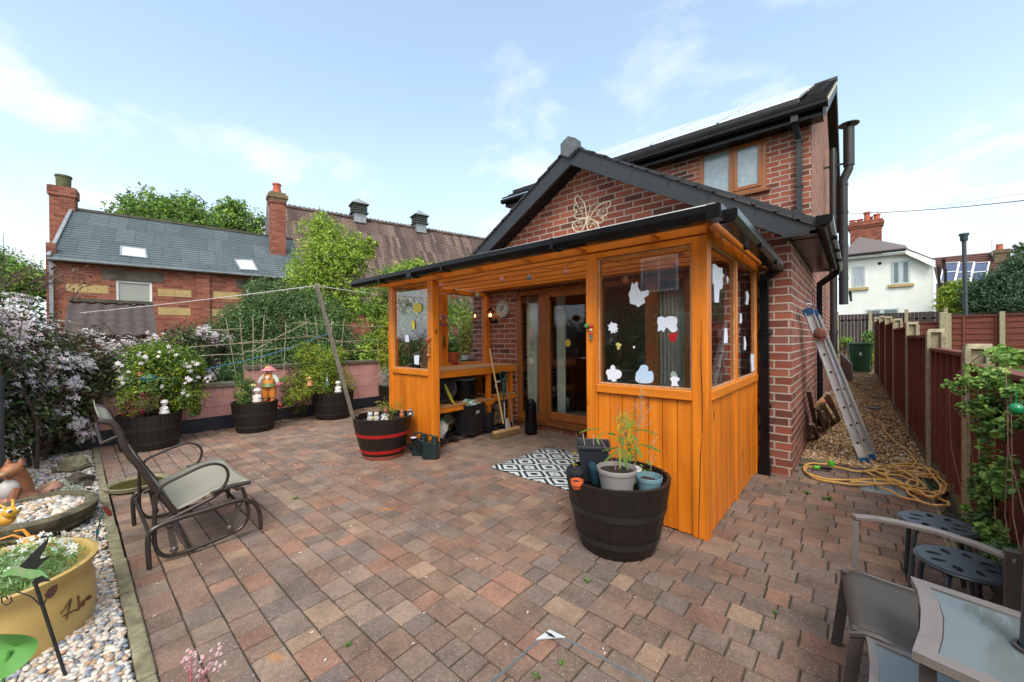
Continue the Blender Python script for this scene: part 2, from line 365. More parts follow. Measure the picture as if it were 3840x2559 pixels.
M_grass = NM('lawn', (.07, .14, .03), (.04, .09, .02), 30, .9, bmp=.6)
M_steelL = NM('bright_steel', (.62, .66, .68), (.5, .54, .56), 30, .4, .2, bmp=.05)
M_steel = NM('galvanised_steel', (.42, .45, .46), (.3, .33, .34), 30, .4, .7, bmp=.05)
def two_sided(name, c): return NM(name, c, None, 10, .6)
# ---------------- ground, paving, beds ----------------
b = MB(); b.add([(-260, -160, -.075), (260, -160, -.075), (260, 360, -.075), (-260, 360, -.075)], [(0, 1, 2, 3)])
tag(b.build('ground', NM('earth', (.12, .10, .06), (.07, .09, .03), .6, .95)), kind='structure')
b = MB(); b.bx(-6.25, 1.3, -4.09, .75, -.07, -.0085); b.bx(-1.3, 1.3, -6.2, -4.09, -.07, -.0085)
tag(b.build('paving_bed', M_sand), kind='structure')
def paving():
    b = MB(); y = -6.095; r = RND; rows = 0
    cols = [(.27, .165, .12), (.235, .15, .11), (.21, .15, .125), (.185, .145, .125), (.31, .155, .105), (.33, .225, .15), (.20, .135, .105), (.27, .20, .155), (.165, .135, .125), (.24, .145, .105)]
    while y < .78:
        h = .125; x = (-6.22 if y > -4.098 else -1.28)+r.uniform(-.1, 0)
        if y+h > .78: break
        while x < 1.28:
            w = r.choice((.10, .135, .135, .185, .16)); x1 = x+w; ym = y+h/2; xm = x+w/2
            skip = False
            
            if -3.05 < xm < -.0 and ym > .0: skip = True
            if xm < .25 and ym > .02 and xm > -4.1: skip = True
            if .72 < xm < 1.0 and 0 < ym < .34: skip = True
            if ym > .69-.0*xm and xm > .25: skip = True
            if xm < -6.18: skip = True
            if xm > 1.12+.0*ym: skip = True
            if -1.28 > xm and ym < -4.1: skip = True
            if not skip:
                g_ = .0032; i = .0035; c = r.choice(cols); k = r.uniform(.84, 1.14)
                pale = 1.0
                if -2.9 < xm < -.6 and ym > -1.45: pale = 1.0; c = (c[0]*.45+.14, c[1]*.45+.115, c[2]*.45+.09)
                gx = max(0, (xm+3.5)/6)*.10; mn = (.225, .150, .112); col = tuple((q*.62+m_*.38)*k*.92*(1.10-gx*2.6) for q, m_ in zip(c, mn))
                dz = r.uniform(-.0022, .0022); tx, ty = r.uniform(-.0025, .0025), r.uniform(-.0025, .0025)
                xa, xb, ya, yb = x+g_, x1-g_, y+g_, y+h-g_
                j = lambda: r.uniform(-.0018, .0018)
                lo_ = [(xa, ya, -.03), (xb, ya, -.03), (xb, yb, -.03), (xa, yb, -.03)]
                md = [(xa+j(), ya+j(), -.0045+dz), (xb+j(), ya+j(), -.0045+dz), (xb+j(), yb+j(), -.0045+dz), (xa+j(), yb+j(), -.0045+dz)]
                cc = .008
                ring = []
                for (qx, qy, sx, sy) in ((xa, ya, 1, 1), (xb, ya, -1, 1), (xb, yb, -1, -1), (xa, yb, 1, -1)):
                    zt = dz+(qx-xm)*tx/w+(qy-ym)*ty/h
                    a_ = (qx+sx*i, qy+sy*(i+cc), zt); b2 = (qx+sx*(i+cc), qy+sy*i, zt)
                    ring += [a_, b2] if sx*sy > 0 else [b2, a_]
                b.add(lo_+md+ring, [(0, 1, 5, 4), (1, 2, 6, 5), (2, 3, 7, 6), (3, 0, 4, 7),
                      (4, 5, 10, 9), (5, 6, 12, 11), (6, 7, 14, 13), (7, 4, 8, 15), (4, 9, 8), (5, 11, 10), (6, 13, 12), (7, 15, 14), (8, 9, 10, 11, 12, 13, 14, 15)], col)
            x = x1
        y += h; rows += 1
    return b
m, nt, bs = base_mat('tumbled_block_paving', .85, 0, .35)
a_ = nt.nodes.new('ShaderNodeAttribute'); a_.attribute_name = 'tint'
f1 = nz_(nt, None, 7, 8, .65); f2 = nz_(nt, None, 160, 3, .7); f3 = nz_(nt, None, 55, 4, .7)
c_ = mixc(nt, .85, a_.outputs['Color'], ramp(nt, f1, [(.3, (.62, .64, .66)), (.55, (1, 1, 1)), (.75, (1.22, 1.12, 1.0))]), 'MULTIPLY')
c_ = mixc(nt, .6, c_, ramp(nt, f3, [(.3, (.6,)*3), (.7, (1.2,)*3)]), 'MULTIPLY')
c_ = mixc(nt, ramp(nt, f2, [(.61, (0, 0, 0)), (.68, (.85,)*3)]), c_, (.50, .46, .41))
gm = nz_(nt, None, 2.1, 7, .7); c_ = mixc(nt, ramp(nt, gm, [(.57, (0,)*3), (.72, (.42,)*3)]), c_, (.075, .082, .035))
og = nz_(nt, None, 2.7, 3, .5, .4, (1, 1.3, 1)); c_ = mixc(nt, ramp(nt, og, [(.705, (0,)*3), (.745, (.6,)*3)]), c_, (.42, .16, .03))
dt = nz_(nt, None, .9, 6, .65); c_ = mixc(nt, .7, c_, ramp(nt, dt, [(.36, (.74, .72, .70)), (.55, (1, 1, 1)), (.7, (1.14, 1.1, 1.05))]), 'MULTIPLY')
nt.links.new(c_, bs.inputs['Base Color']); bump(nt, bs, mth(nt, 'ADD', f3, f2), .55, .004)
M_paving = m
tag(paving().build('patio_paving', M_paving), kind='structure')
# neighbour lawn + path base
b = MB(); b.bx(1.32, 40, -6, 14.6, -.02, .30); tag(b.build('lawn', M_grass), kind='structure')
b = MB(); b.bx(-.1, 1.32, .72, 16, -.06, -.012); tag(b.build('gravel_path', NM('path_grit', (.22, .14, .075), (.09, .055, .03), 70, .95, bmp=.9, bd=.01)), kind='structure')
b = MB(); b.bx(-7.2, -1.28, -6.5, -4.15, -.06, -.012); tag(b.build('pebble_bed', NM('bed_grit', (.3, .27, .22), (.12, .1, .08), 60, .95, bmp=.9, bd=.01)), kind='structure')
# edging kerb along the pebble bed: separate stones laid end to end
b = MB(); x = -6.1
while x < -.7:
    w = .6; yy = -4.125+.006*math.sin(x*9); hh = .012+RND.uniform(0, .008)
    b.bx(x+.004, x+w-.004, yy-.03, yy+.025, -.06, hh); x += w
tag(b.build('kerb_edging', M_concE, bevel=.008), kind='structure')
b = MB(); b.bx(1.115, 1.135, -6, .72, -.05, .008); b.bx(1.09, 1.105, -2.6, .7, -.05, .004); tag(b.build('kerb_edging', M_concE, bevel=.004), kind='structure')
b = MB(); b.bar((.26, .72, .0), (.50, .73, .0), .035, .03); tag(b.build('kerb_edging', M_concE, bevel=.004), kind='structure')
def stones(name, region, n, sz, cols, seed, flat=.55, zf=None, mat=None):
    """real loose stones: low-poly rounded lumps, one object"""
    r = np.random.RandomState(seed); base = []
    for k in range(10):
        t = MB(); t.ball((0, 0, 0), (1, .72, flat), 6, 4, jit=.35, seed=k*3.1+seed); base.append((np.array(t.v), t.f))
    P = region(r, n); n = len(P)
    V = []; F = []; C = []; off = 0
    for i in range(n):
        bv, bf = base[i % 10]; a, tl = r.uniform(0, 6.28), r.normal(0, .25); s_ = sz*r.uniform(.55, 1.35)
        ca, sa, ct, st = math.cos(a), math.sin(a), math.cos(tl), math.sin(tl)
        R_ = np.array([[ca, -sa*ct, sa*st], [sa, ca*ct, -ca*st], [0, st, ct]])
        V.append(bv*s_ @ R_.T+P[i]); F += [tuple(off+q for q in f) for f in bf]; off += len(bv)
        c = cols[r.randint(len(cols))]; k = r.uniform(.8, 1.15); C += [tuple(x*k for x in c)]*len(bf)
    b = MB(); b.v = np.concatenate(V); b.f = F; b.c = C
    return b.build(name, mat or M_pebble, smooth=True, kind='stuff')
PC = [(.62, .58, .5), (.7, .68, .62), (.55, .5, .42), (.48, .33, .2), (.3, .32, .35), (.62, .5, .42), (.68, .62, .5), (.42, .42, .42), (.52, .36, .26), (.66, .6, .54), (.22, .25, .3)]
def bedreg(r, n):
    P = np.c_[r.uniform(-6.0, -1.0, n), -4.16-np.abs(r.uniform(0, 1, n))*np.clip(.55, 0, 1), r.uniform(-.006, .016, n)]
    # more stones close to the camera
    Q = np.c_[r.uniform(-2.6, -1.0, n), r.uniform(-4.55, -4.16, n), r.uniform(-.004, .018, n)]
    P = np.concatenate([P, Q[:n//2]]); return P
stones('white_pebbles', bedreg, 9000, .0145, PC, 3)
GC = [(.40, .24, .10), (.52, .34, .16), (.28, .15, .06), (.6, .46, .28), (.34, .23, .14), (.17, .1, .06), (.46, .26, .1), (.62, .54, .4)]
def pathreg(r, n):
    y = .75+15*r.uniform(0, 1, n)**2.1; x = r.uniform(.26, 1.2, n); return np.c_[x, y, r.uniform(-.012, .008, n)]
stones('path_gravel', pathreg, 12000, .0145, GC, 5)
def jointreg(r, n): x = r.uniform(1.135, 1.2, n); return np.c_[x, r.uniform(-4, .7, n), r.uniform(-.03, -.01, n)]
# fallen petals
r = RND; b = MB()
for i in range(335):
    if i < 300: u, v = r.uniform(330, 1500), r.uniform(1560, 1800)
    else: u, v = r.uniform(330, 2600), r.uniform(1600, 2500)
    p = gp(u, v)
    if p[1] < -4.08 or p[0] < -6.1 or p[1] > -.1 or p[2] > .1: continue
    if abs(p[1]+4.1) > 1.6 and p[0] > -5 and i < 300 and r.random() < .5: continue
    a = r.uniform(0, 6.28); s_ = r.uniform(.006, .013); dx, dy = math.cos(a)*s_, math.sin(a)*s_
    q = [(p[0]-dx, p[1]-dy, .004), (p[0]+dy*.45, p[1]-dx*.45, .007), (p[0]+dx, p[1]+dy, .004), (p[0]-dy*.45, p[1]+dx*.45, .007)]
    b.add(q, [(0, 1, 2, 3)], r.choice([(.8, .72, .74), (.75, .65, .66), (.8, .78, .74)]))
tag(b.build('fallen_petals', M_petal), kind='stuff')
# weeds in the joints
def tuft(b, p, s_, n, cols, r=RND, up=.8):
    for _ in range(n):
        a = r.uniform(0, 6.28); l = s_*r.uniform(.5, 1.2); t = r.uniform(.2, 1)*up; w = l*.16
        d = Vector((math.cos(a)*(1-t*.5), math.sin(a)*(1-t*.5), t)); d.normalize(); o = Vector(p); sd_ = Vector((-math.sin(a), math.cos(a), 0))*w
        m1 = o+d*l*.55; e = o+d*l+Vector((0, 0, -l*.25)); b.add([o, m1-sd_, e, m1+sd_], [(0, 1, 2, 3)], r.choice(cols))
GR = [(.10, .22, .03), (.16, .30, .05), (.07, .16, .03)]
b = MB()
for u, v, s_ in [(1108, 1871, .03), (890+1600/1.481*0, 1900, .02), (2205, 2181, .03), (3020, 1850, .045), (3101, 1872, .05), (2104, 2493, .02), (2013, 2542, .03), (2940, 1860, .02), (1310, 2420, .02), (3100, 1950, .02), (2908, 2300, .02), (770, 2050, .02), (1180, 1855, .015)]:
    tuft(b, gp(u, v), s_, 14, GR)
tag(b.build('joint_weeds', M_leaf), kind='stuff')
# ---------------- the brick house with its rear extension ----------------
M_tile = BRICK('dark_roof_tile', [(0, (.035, .037, .04)), (.5, (.055, .055, .057)), (1, (.075, .07, .066))], (.012, .012, .012), bw=.3, bh=.9, mt=.008, bmp=.4)
M_soldier = BRICK('soldier_brick', [(0, (.15, .045, .04)), (.5, (.22, .06, .045)), (1, (.27, .085, .06))], (.33, .27, .22), bw=.077, bh=.4, mt=.012)
M_panel_glare = NM('solar_glare_white', (.66, .70, .74), (.6, .64, .68), 3, .2, bmp=0, spec=1.0); M_panel_glare.node_tree.nodes['Principled BSDF'].inputs['IOR'].default_value = 4.0  # near-white base colour paints the glare into the dark panel glass
M_dark_room = NM('interior_wall', (.16, .16, .17), (.13, .13, .14), 2, .8, bmp=0)
M_curtain = NM('net_curtain', (.82, .85, .80), (.66, .70, .64), 1.5, .9, bmp=.1, stretch=(14, 14, .2))
M_frost = NM('frosted_glass', (.30, .38, .42), (.20, .26, .30), 16, .14, bmp=.25, bd=.004, spec=.9)
def tile_roof(b, A, B, D, n, th=.03, over=.03):
    """courses from eave A-B up to ridge D (above A)"""
    A, B, D = Vector(A), Vector(B), Vector(D); up = D-A; e = B-A; nn = e.cross(up).normalized()
    if nn.z < 0: nn = -nn
    for i in range(n):
        t0, t1 = i/n, (i+1)/n
        p0 = A+up*t0; p1 = A+up*t1+up.normalized()*over*(i < n-1)
        q = [p0, p0+e, p1+e, p1]; lo = q; hi = [p0+nn*th, p0+e+nn*th, p1+e+nn*th*.35, p1+nn*th*.35]
        b.add(lo+hi, [(3, 2, 1, 0), (4, 5, 6, 7), (0, 1, 5, 4), (1, 2, 6, 5), (2, 3, 7, 6), (3, 0, 4, 7)])
def gutter(b, p, q, w=.095, h=.07, caps=True, n=8):
    """half-round channel from p to q, outer bottom hung below the rim line"""
    p, q = Vector(p), Vector(q); d = (q-p).normalized(); r = d.cross(Vector((0, 0, 1))).normalized()
    prof = [(-w/2, 0), (-w/2, -h*.55), (-w*.3, -h), (w*.3, -h), (w/2, -h*.55), (w/2, 0), (w/2-.006, 0), (w*.28, -h+.008), (-w*.28, -h+.008), (-w/2+.006, 0)]
    vs = [a+r*x+Vector((0, 0, z)) for a in (p, q) for x, z in prof]; m = len(prof)
    b.add(vs, [(i, (i+1) % m, m+(i+1) % m, m+i) for i in range(m)])
    if caps:
        for a, s_ in ((p, -1), (q, 1)):
            b.prism([a+r*x+Vector((0, 0, z)) for x, z in prof[:6]], d*.006*s_)
XE, YH = .25, 2.3
H = thing('brick_house', 'two storey red brick house with gabled rear extension and solar panels coloured white as glare', 'house', (-1.9, 0, 0))
zt = lambda x: 3.50-.597*abs(x+1.9)+.08
b = MB()
b.prism([(-3.95, 0, -.05), (-3.02, 0, -.05), (-3.02, 0, 1.965), (-3.95, 0, 1.965)], (0, .1, 0))
b.prism([(-.60, 0, -.05), (XE, 0, -.05), (XE, 0, 1.965), (-.60, 0, 1.965)], (0, .1, 0))
b.prism([(-3.02, 0, -.05), (-.60, 0, -.05), (-.60, 0, .085), (-3.02, 0, .085)], (0, .1, 0))
b.prism([(-3.95, 0, 1.965), (XE, 0, 1.965), (XE, 0, zt(XE)), (-1.9, 0, zt(-1.9)), (-3.95, 0, zt(-3.95))], (0, .1, 0))
b.prism([(XE, .1, -.05), (XE, YH, -.05), (XE, YH, zt(XE)), (XE, .1, zt(XE))], (-.1, 0, 0))
b.prism([(-3.95, .1, -.05), (-3.95, YH, -.05), (-3.95, YH, zt(-3.95)), (-3.95, .1, zt(-3.95))], (.1, 0, 0))
b.build('extension_wall', M_brick, H)
b = MB(); b.bx(-3.12, -.5, -.003, .05, 1.967, 2.095); b.build('soldier_course', M_soldier, H)
zm = 4.28
b = MB()
wx0, wx1, wz0, wz1 = -1.157, -.262, 3.385, 4.165
b.prism([(-5.0, YH, -.05), (wx0, YH, -.05), (wx0, YH, zm), (-5.0, YH, zm)], (0, .12, 0))
b.prism([(wx1, YH, 1.9), (XE, YH, 1.9), (XE, YH, zm), (wx1, YH, zm)], (0, .12, 0))
b.prism([(wx0, YH, 1.9), (wx1, YH, 1.9), (wx1, YH, wz0), (wx0, YH, wz0)], (0, .12, 0))
b.prism([(wx0, YH, wz1), (wx1, YH, wz1), (wx1, YH, zm), (wx0, YH, zm)], (0, .12, 0))
b.build('upper_wall', M_brick, H)
RY, RZ, RE = 5.95, 6.42, 9.85   # ridge, rear eave
b = MB(); b.prism([(XE, YH+.12, -.05), (XE, RE-.3, -.05), (XE, RE-.3, zm), (XE, RY, RZ-.08), (XE, YH+.12, zm+.02)], (-.12, 0, 0))
b.prism([(-5.0, YH+.12, -.05), (-5.0, RE-.3, -.05), (-5.0, RE-.3, zm), (-5.0, RY, RZ-.08), (-5.0, YH+.12, zm+.02)], (.12, 0, 0))
b.bx(-4.88, .13, RE-.42, RE-.3, -.05, zm)
b.prism([(XE, RE-.3, -.05), (XE, 12.1, -.05), (XE, 12.1, 2.9), (XE, RE-.3, 3.1)], (-.12, 0, 0))
b.build('side_wall', M_brick, H)
# main roof
b = MB(); sl_ = (RZ-4.28)/(RY-2.02)
tile_roof(b, (-5.15, 2.02, 4.28), (.42, 2.02, 4.28), (-5.15, RY, RZ), 20)
tile_roof(b, (.42, RE, 4.28), (-5.15, RE, 4.28), (.42, RY, RZ), 20)
roof = b.build('roof', M_tile, H)
b = MB(); b.tube([(-5.15, RY, RZ+.03), (.43, RY, RZ+.03)], .06, 8); b.build('ridge_tile', M_dkgrey, roof)
b = MB()   # rake boards and soffit on the right gable
for y0, y1 in ((2.0, RY), (RE+.02, RY)):
    s_ = 1 if y0 < y1 else -1
    b.prism([(.385, y0, 4.22), (.385, y1, RZ-.03), (.385, y1, RZ-.21), (.385, y0, 4.05)], (.03, 0, 0))
    b.prism([(XE+.003, y0, 4.20), (.383, y0, 4.20), (.383, y1, RZ-.06), (XE+.003, y1, RZ-.06)], (0, 0, -.02))
b.build('rake_board', M_dkgrey, H)
b = MB(); b.bar((.418, 2.0, 4.215), (.418, RY, RZ-.035), .006, .05); b.build('verge_strip', NM('cream_verge', (.6, .55, .38), None, 9, .7), H)
b = MB(); b.bx(-5.1, .38, 2.07, 2.09, 4.10, 4.24); b.bx(-5.1, .38, 2.09, YH-.003, 4.105, 4.125); b.build('fascia', M_black, H)
b = MB(); gutter(b, (-5.15, 2.02, 4.245), (.43, 2.02, 4.245), .11, .075); b.build('gutter', M_black, H)
b = MB(); gutter(b, (.2, RE+.05, 4.25), (.46, RE+.05, 4.25), .12, .09); b.build('gutter', M_black, H)
b = MB(); b.bar((.08, 2.06, 4.15), (.12, 2.25, 3.93), .06); b.bar((.12, 2.25, 3.95), (.12, 2.25, 2.45), .06)
b.bx(.05, .13, 2.0, 2.09, 4.09, 4.19)
for z in (3.9, 3.3): b.bx(.08, .16, 2.21, 2.30, z, z+.025)
b.build('downpipe', M_dkgrey, H)
# solar panels: two rows of five on the front slope
def rp_(x, t, off): y = 2.02+(RY-2.02)*t; return Vector((x, y, 4.28+(RZ-4.28)*t+off))
pan = thing; 
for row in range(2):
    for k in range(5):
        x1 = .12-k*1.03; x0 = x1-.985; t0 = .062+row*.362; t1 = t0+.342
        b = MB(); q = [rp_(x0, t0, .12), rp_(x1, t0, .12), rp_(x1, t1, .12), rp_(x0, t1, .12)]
        b.prism(q, (0, 0, -.035)); p_ = b.build('solar_panel', M_panel_glare, H)
b = MB(); b.prism([rp_(-5.0, .05, .03), rp_(.13, .05, .03), rp_(.13, .05, .105), rp_(-5.0, .05, .105)], (0, .01, 0))
for i in range(170):
    x = -5+i*.03; p = rp_(x, .046, .03); b.bx(x, x+.010, p.y-.006, p.y, p.z, p.z+.075)
b.build('panel_mesh_skirt', M_black2, H)
for i in range(4): p = rp_(.13, .33+.14*i, .05); b = MB(); b.bx(.13, .33, p.y, p.y+.07, p.z-.02, p.z+.055); b.build('roof_bracket', M_black, H)
# upper window
b = MB(); fw = .06
b.bx(wx0, wx0+fw, YH-.01, YH+.05, wz0, wz1); b.bx(wx1-fw, wx1, YH-.01, YH+.05, wz0, wz1)
b.bx(wx0+fw, wx1-fw, YH-.01, YH+.05, wz1-fw, wz1); b.bx(wx0+fw, wx1-fw, YH-.01, YH+.05, wz0, wz0+fw)
xm = (wx0+wx1)/2; b.bx(xm-.035, xm+.035, YH-.012, YH+.05, wz0+fw, wz1-fw)
b.bx(xm+.035, wx1-fw, YH-.022, YH+.04, wz0+fw, wz0+fw+.05); b.bx(xm+.035, wx1-fw, YH-.022, YH+.04, wz1-fw-.05, wz1-fw)
b.bx(xm+.035, xm+.08, YH-.022, YH+.04, wz0+fw+.05, wz1-fw-.05); b.bx(wx1-fw-.045, wx1-fw, YH-.022, YH+.04, wz0+fw+.05, wz1-fw-.05)
wn = b.build('window_frame', M_upvc, H, bevel=.004)
b = MB(); b.bx(wx0-.03, wx1+.05, YH-.06, YH-.012, wz0-.035, wz0); b.build('sill', M_upvcd, wn)
b = MB(); b.bx(wx0+fw, xm-.035, YH+.015, YH+.03, wz0+fw, wz1-fw); b.build('pane', M_frost, wn)
b = MB(); b.bx(xm+.08, wx1-fw-.045, YH+.0, YH+.02, wz0+fw+.05, wz1-fw-.05); b.build('pane', M_frost, wn)
# extension roof, verge, ridge cap
b = MB(); e0, ez = .50, zt(.50)-.02
tile_roof(b, (.50, -.30, ez), (.50, YH, ez), (-1.9, -.30, zt(-1.9)+.01), 15, .028)
tile_roof(b, (-4.3, YH, ez), (-4.3, -.30, ez), (-1.9, YH, zt(-1.9)+.01), 15, .028)
er = b.build('extension_roof', M_tile, H)
b = MB(); cap = [(-1.9+.125*math.sin(a), -.33, 3.575+.125*math.cos(a)) for a in [math.pi/3*k+.0 for k in range(6)]]
b.prism(cap, (0, .12, 0)); b.tube([(-1.9, -.25, 3.60), (-1.9, YH, 3.60)], .07, 8)
for k in range(5): a = k*2*math.pi/5; b.ball((-1.9+.03*math.sin(a), -.329, 3.575+.03*math.cos(a)), (.014, .003, .014), 8, 4)
b.build('ridge_cap', NM('grey_cap', (.11, .13, .135), (.08, .09, .1), 20, .5), er)
def bb(pts): return [(x, -.28, z) for x, z in pts]
b = MB(); b.prism(bb([(-1.9, 3.60), (.447, 2.235), (.447, 2.13), (.22, 2.13), (-1.9, 3.375)]), (0, .03, 0)); rb_ = b.build('bargeboard', M_dkgrey, H)
b = MB(); b.prism(bb([(-1.9, 3.60), (-1.9, 3.375), (-4.02, 2.13), (-4.25, 2.13), (-4.25, 2.235)]), (0, .03, 0)); b.build('bargeboard', M_dkgrey, H)
b = MB()
for x in (-1.5, -1.12, -.74, -.36, .02):
    for dz in (-.10, -.135): z = 3.6-.585*(x+1.9)+dz+.02; b.ball((x, -.282, z), .007, 6, 4)
b.bx(.405, .45, -.287, -.281, 2.10, 2.23); b.bx(.215, .45, -.287, -.281, 2.105, 2.135); b.build('fixing_bolts', M_black2, rb_)
b = MB(); b.prism([(.22, -.25, 2.13), (.447, -.25, 2.13), (.447, -.25, 2.235), (.22, -.25, 2.30)], (0, .245, 0)); b.bx(XE+.003, .447, .0, YH, 2.125, 2.145); b.bx(.43, .45, .0, YH, 2.145, 2.235)
for s_ in (1, -1):
    x1_ = -1.9+s_*2.1; b.prism([(-1.9, -.25, 3.44), (x1_, -.25, 2.19), (x1_, -.25, 2.17), (-1.9, -.25, 3.42)], (0, .247, 0))
b.build('soffit', M_black, H)
b = MB(); gutter(b, (.50, -.33, 2.235), (.50, YH+.6, 2.255), .11, .08); b.bar((.50, 2.5, 2.17), (.50, 2.5, 2.10), .06); b.bar((.50, 2.5, 2.13), (.305, 2.7, 2.0), .06); b.bar((.305, 2.7, 2.02), (.305, 2.7, 0), .065); b.bx(.27, .34, 2.65, 2.75, 1.3, 1.33)
for y in (.3, 1.0, 1.7): b.bx(.438, .565, y, y+.04, 2.15, 2.18)
b.build('gutter', M_black, H, bevel=.004)
b = MB(); b.bx(.26, .45, 2.305, 2.36, 2.14, 2.26); b.build('corbel_block', M_conc, H)
# soil pipes and flue at the far end of the side wall
b = MB(); b.tube([(.385, 5.0, 1.0), (.385, 5.0, 4.62), (.385, 5.0, 4.72)], [.055, .055, .04], 12)
for z in (1.3, 2.4, 3.4): b.tube([(.385, 5.0, z), (.385, 5.0, z+.08)], .065, 12)
b.build('soil_pipe', M_black2, H, smooth=True); b = MB(); b.tube([(.30, 8.0, 0), (.30, 8.0, 3.0)], .06, 12)
b.build('soil_pipe', M_black2, H, smooth=True)
b = MB(); b.tube([(.525, 5.0, 1.85), (.525, 5.0, 4.02)], .068, 14); b.tube([(.525, 5.0, 4.0), (.525, 5.0, 4.10), (.60, 5.0, 4.28), (.605, 5.0, 4.36)], .068, 14)
b.tube([(.605, 5.0, 4.34), (.605, 5.0, 5.02)], .082, 14)
for z in (2.3, 2.9, 3.5, 4.0): b.tube([(.525, 5, z), (.525, 5, z+.03)], .075, 14)
b.lathe([(.0, .10), (.15, .06), (.15, .045), (.0, .045)], 20, (.605, 5, 5.03)); b.tube([(.605, 5, 5.0), (.605, 5, 5.09)], .03, 8)
b.bar((.25, 5, 3.0), (.5, 5, 3.0), .03); b.bar((.25, 5, 4.4), (.58, 5, 4.4), .03)
b.build('flue', M_black2, H, smooth=True)
b = MB(); b.bar((.6, 7.2, 2.25), (.6, 9.85, 2.25), .05); b.build('overflow_pipe', M_black, H)
b = MB(); b.tube([(.25, .55, 1.62), (.31, .55, 1.60), (.34, .53, 1.63)], .006, 6); b.tube([(.31, .55, 1.60), (.36, .57, 1.585)], .005, 5); b.build('wall_hook', M_steel, H)
# ground floor doors
Z0, Z1 = .145, 1.957
def frame(b, x0, x1, z0, z1, w, y0, y1, wb=None):
    wb = wb or w
    b.bx(x0, x0+w, y0, y1, z0, z1); b.bx(x1-w, x1, y0, y1, z0, z1); b.bx(x0+w, x1-w, y0, y1, z1-w, z1); b.bx(x0+w, x1-w, y0, y1, z0, z0+wb)
b = MB(); frame(b, -3.015, -.602, Z0, Z1, .07, .0, .06)
b.bx(-2.62, -2.50, -.006, .06, Z0+.07, Z1-.07); b.bx(-1.74, -1.62, -.006, .06, Z0+.07, Z1-.07); b.bx(-1.10, -.955, -.006, .06, Z0+.07, Z1-.07)
fr = b.build('door_frame', M_upvc, H, bevel=.004)
b = MB(); b.bx(-3.06, -.58, -.055, -.002, .085, .125); b.bx(-3.04, -.59, -.03, -.002, .127, .147); b.build('sill', M_upvcd, fr, bevel=.004)
b = MB(); frame(b, -2.498, -1.742, Z0+.03, Z1-.055, .075, -.022, .035, .10); dr = b.build('door', M_upvc, H, bevel=.005)
b = MB(); b.bx(-2.423, -1.817, .005, .02, Z0+.13, Z1-.13); b.build('pane', M_doorglass, dr)
b = MB(); b.bx(-1.805, -1.765, -.03, -.022, .92, 1.08); b.tube([(-1.785, -.022, 1.02), (-1.785, -.06, 1.02), (-1.90, -.06, 1.02)], .008, 8); b.build('handle', M_steel, dr, smooth=True)
for x0, x1 in ((-2.945, -2.62), (-1.62, -1.10), (-.955, -.672)):
    b = MB(); b.bx(x0, x1, .02, .03, Z0+.07, Z1-.07); b.build('pane', M_doorglass, fr)
# interior
b = MB(); b.bx(-3.94, .14, .11, 2.2, .06, .075); b.bx(-3.84, .14, 2.15, 2.2, .08, 2.1); b.bx(-3.84, .14, .11, 2.2, 2.1, 2.12)
b.build('interior_lining', M_dark_room, H)
def curtain(x0, x1, y=.13):
    b = MB(); n = 40; g = []
    for z in (.12, 1.1, 1.95): g.append([(x0+(x1-x0)*i/n, y+.018*math.sin(i*1.25+z), z) for i in range(n+1)])
    b.sheet(g); return b.build('curtain', M_curtain, H, smooth=True, solid=.004)
curtain(-2.93, -2.74); curtain(-2.72, -2.64); curtain(-2.45, -2.31, .2); curtain(-1.0, -.66)
for o_ in H.children:
    if o_.name.split('.')[0] in ('roof', 'gutter', 'solar_panel', 'panel_mesh_skirt', 'roof_bracket', 'fascia'):
        for v in o_.data.vertices:
            X_ = v.co.x-1.9
            if v.co.z > 3.9 and v.co.y > 1.5: v.co.z += max(0, .1-X_)*(.014+.034*min(1, max(0, (v.co.y-2.1)/3)))
# ---------------- the timber porch ----------------
PO = thing('timber_porch', 'orange stained timber porch with boarded lower panels, glazed sides and black gutters', 'porch', (-1.8, -.85, 0))
YF = -1.70; XL = -3.65
def post(x0, x1, y0, y1, z1=1.90, name='post'):
    b = MB(); b.bx(x0, x1, y0, y1, 0, z1); return b.build(name, M_orange, PO, bevel=.004)
post(-.095, 0, YF, YF+.09); post(-.857, -.765, YF, YF+.09); post(-2.855, -2.762, YF, YF+.09, 1.91); post(XL, XL+.09, YF, YF+.09, 1.91)
post(-.045, -.002, -.105, -.012, 1.90); post(-.05, -.003, -.915, -.855, 1.86, 'mullion')
post(XL, XL+.09, -.09, -.003, 1.93); post(XL+.005, XL+.075, -.95, -.82, 1.90)
b = MB()
for L_ in ([(255, -200), (252, 100), (262, 400), (262, 640)], [(262, 660), (248, 800), (246, 1000), (238, 1200), (235, 1410)]): b.tube([py(2500+x/1.96, 1300+y/1.96, YF-.0005) for x, y in L_], [.001]+[.0028]*(len(L_)-2)+[.002], 4)
b.build('drying_crack', NM('crack_dark', (.05, .015, .004), None, 20, .9), PO)
for q_ in ((-.765, -.095, YF-.012, YF+.05), (-3.562, -2.855, YF-.012, YF+.05), (-.05, .010, YF+.09, -.105), (XL, XL+.06, YF+.09, -.95), (XL, XL+.06, -.82, -.09)):
    rl = MB(); rl.bx(*q_, .865, .925); rl.build('sill_rail', M_orangeX if q_[1]-q_[0] > .3 else M_orangeY, PO, bevel=.004)
hd = MB()
hd.bx(XL, .0, YF+.0, YF+.06, 1.912, 1.975); hd.bx(-.06, 0, YF+.09, -.003, 1.87, 1.95); hd.bx(XL, XL+.06, YF+.09, -.003, 1.915, 1.975)
hd.bx(XL, .0, -.05, -.004, 2.0, 2.10); hd.bx(-.765, -.095, YF+.01, YF+.05, 1.862, 1.905)
hd.build('header_beam', M_orangeX, PO, bevel=.003)
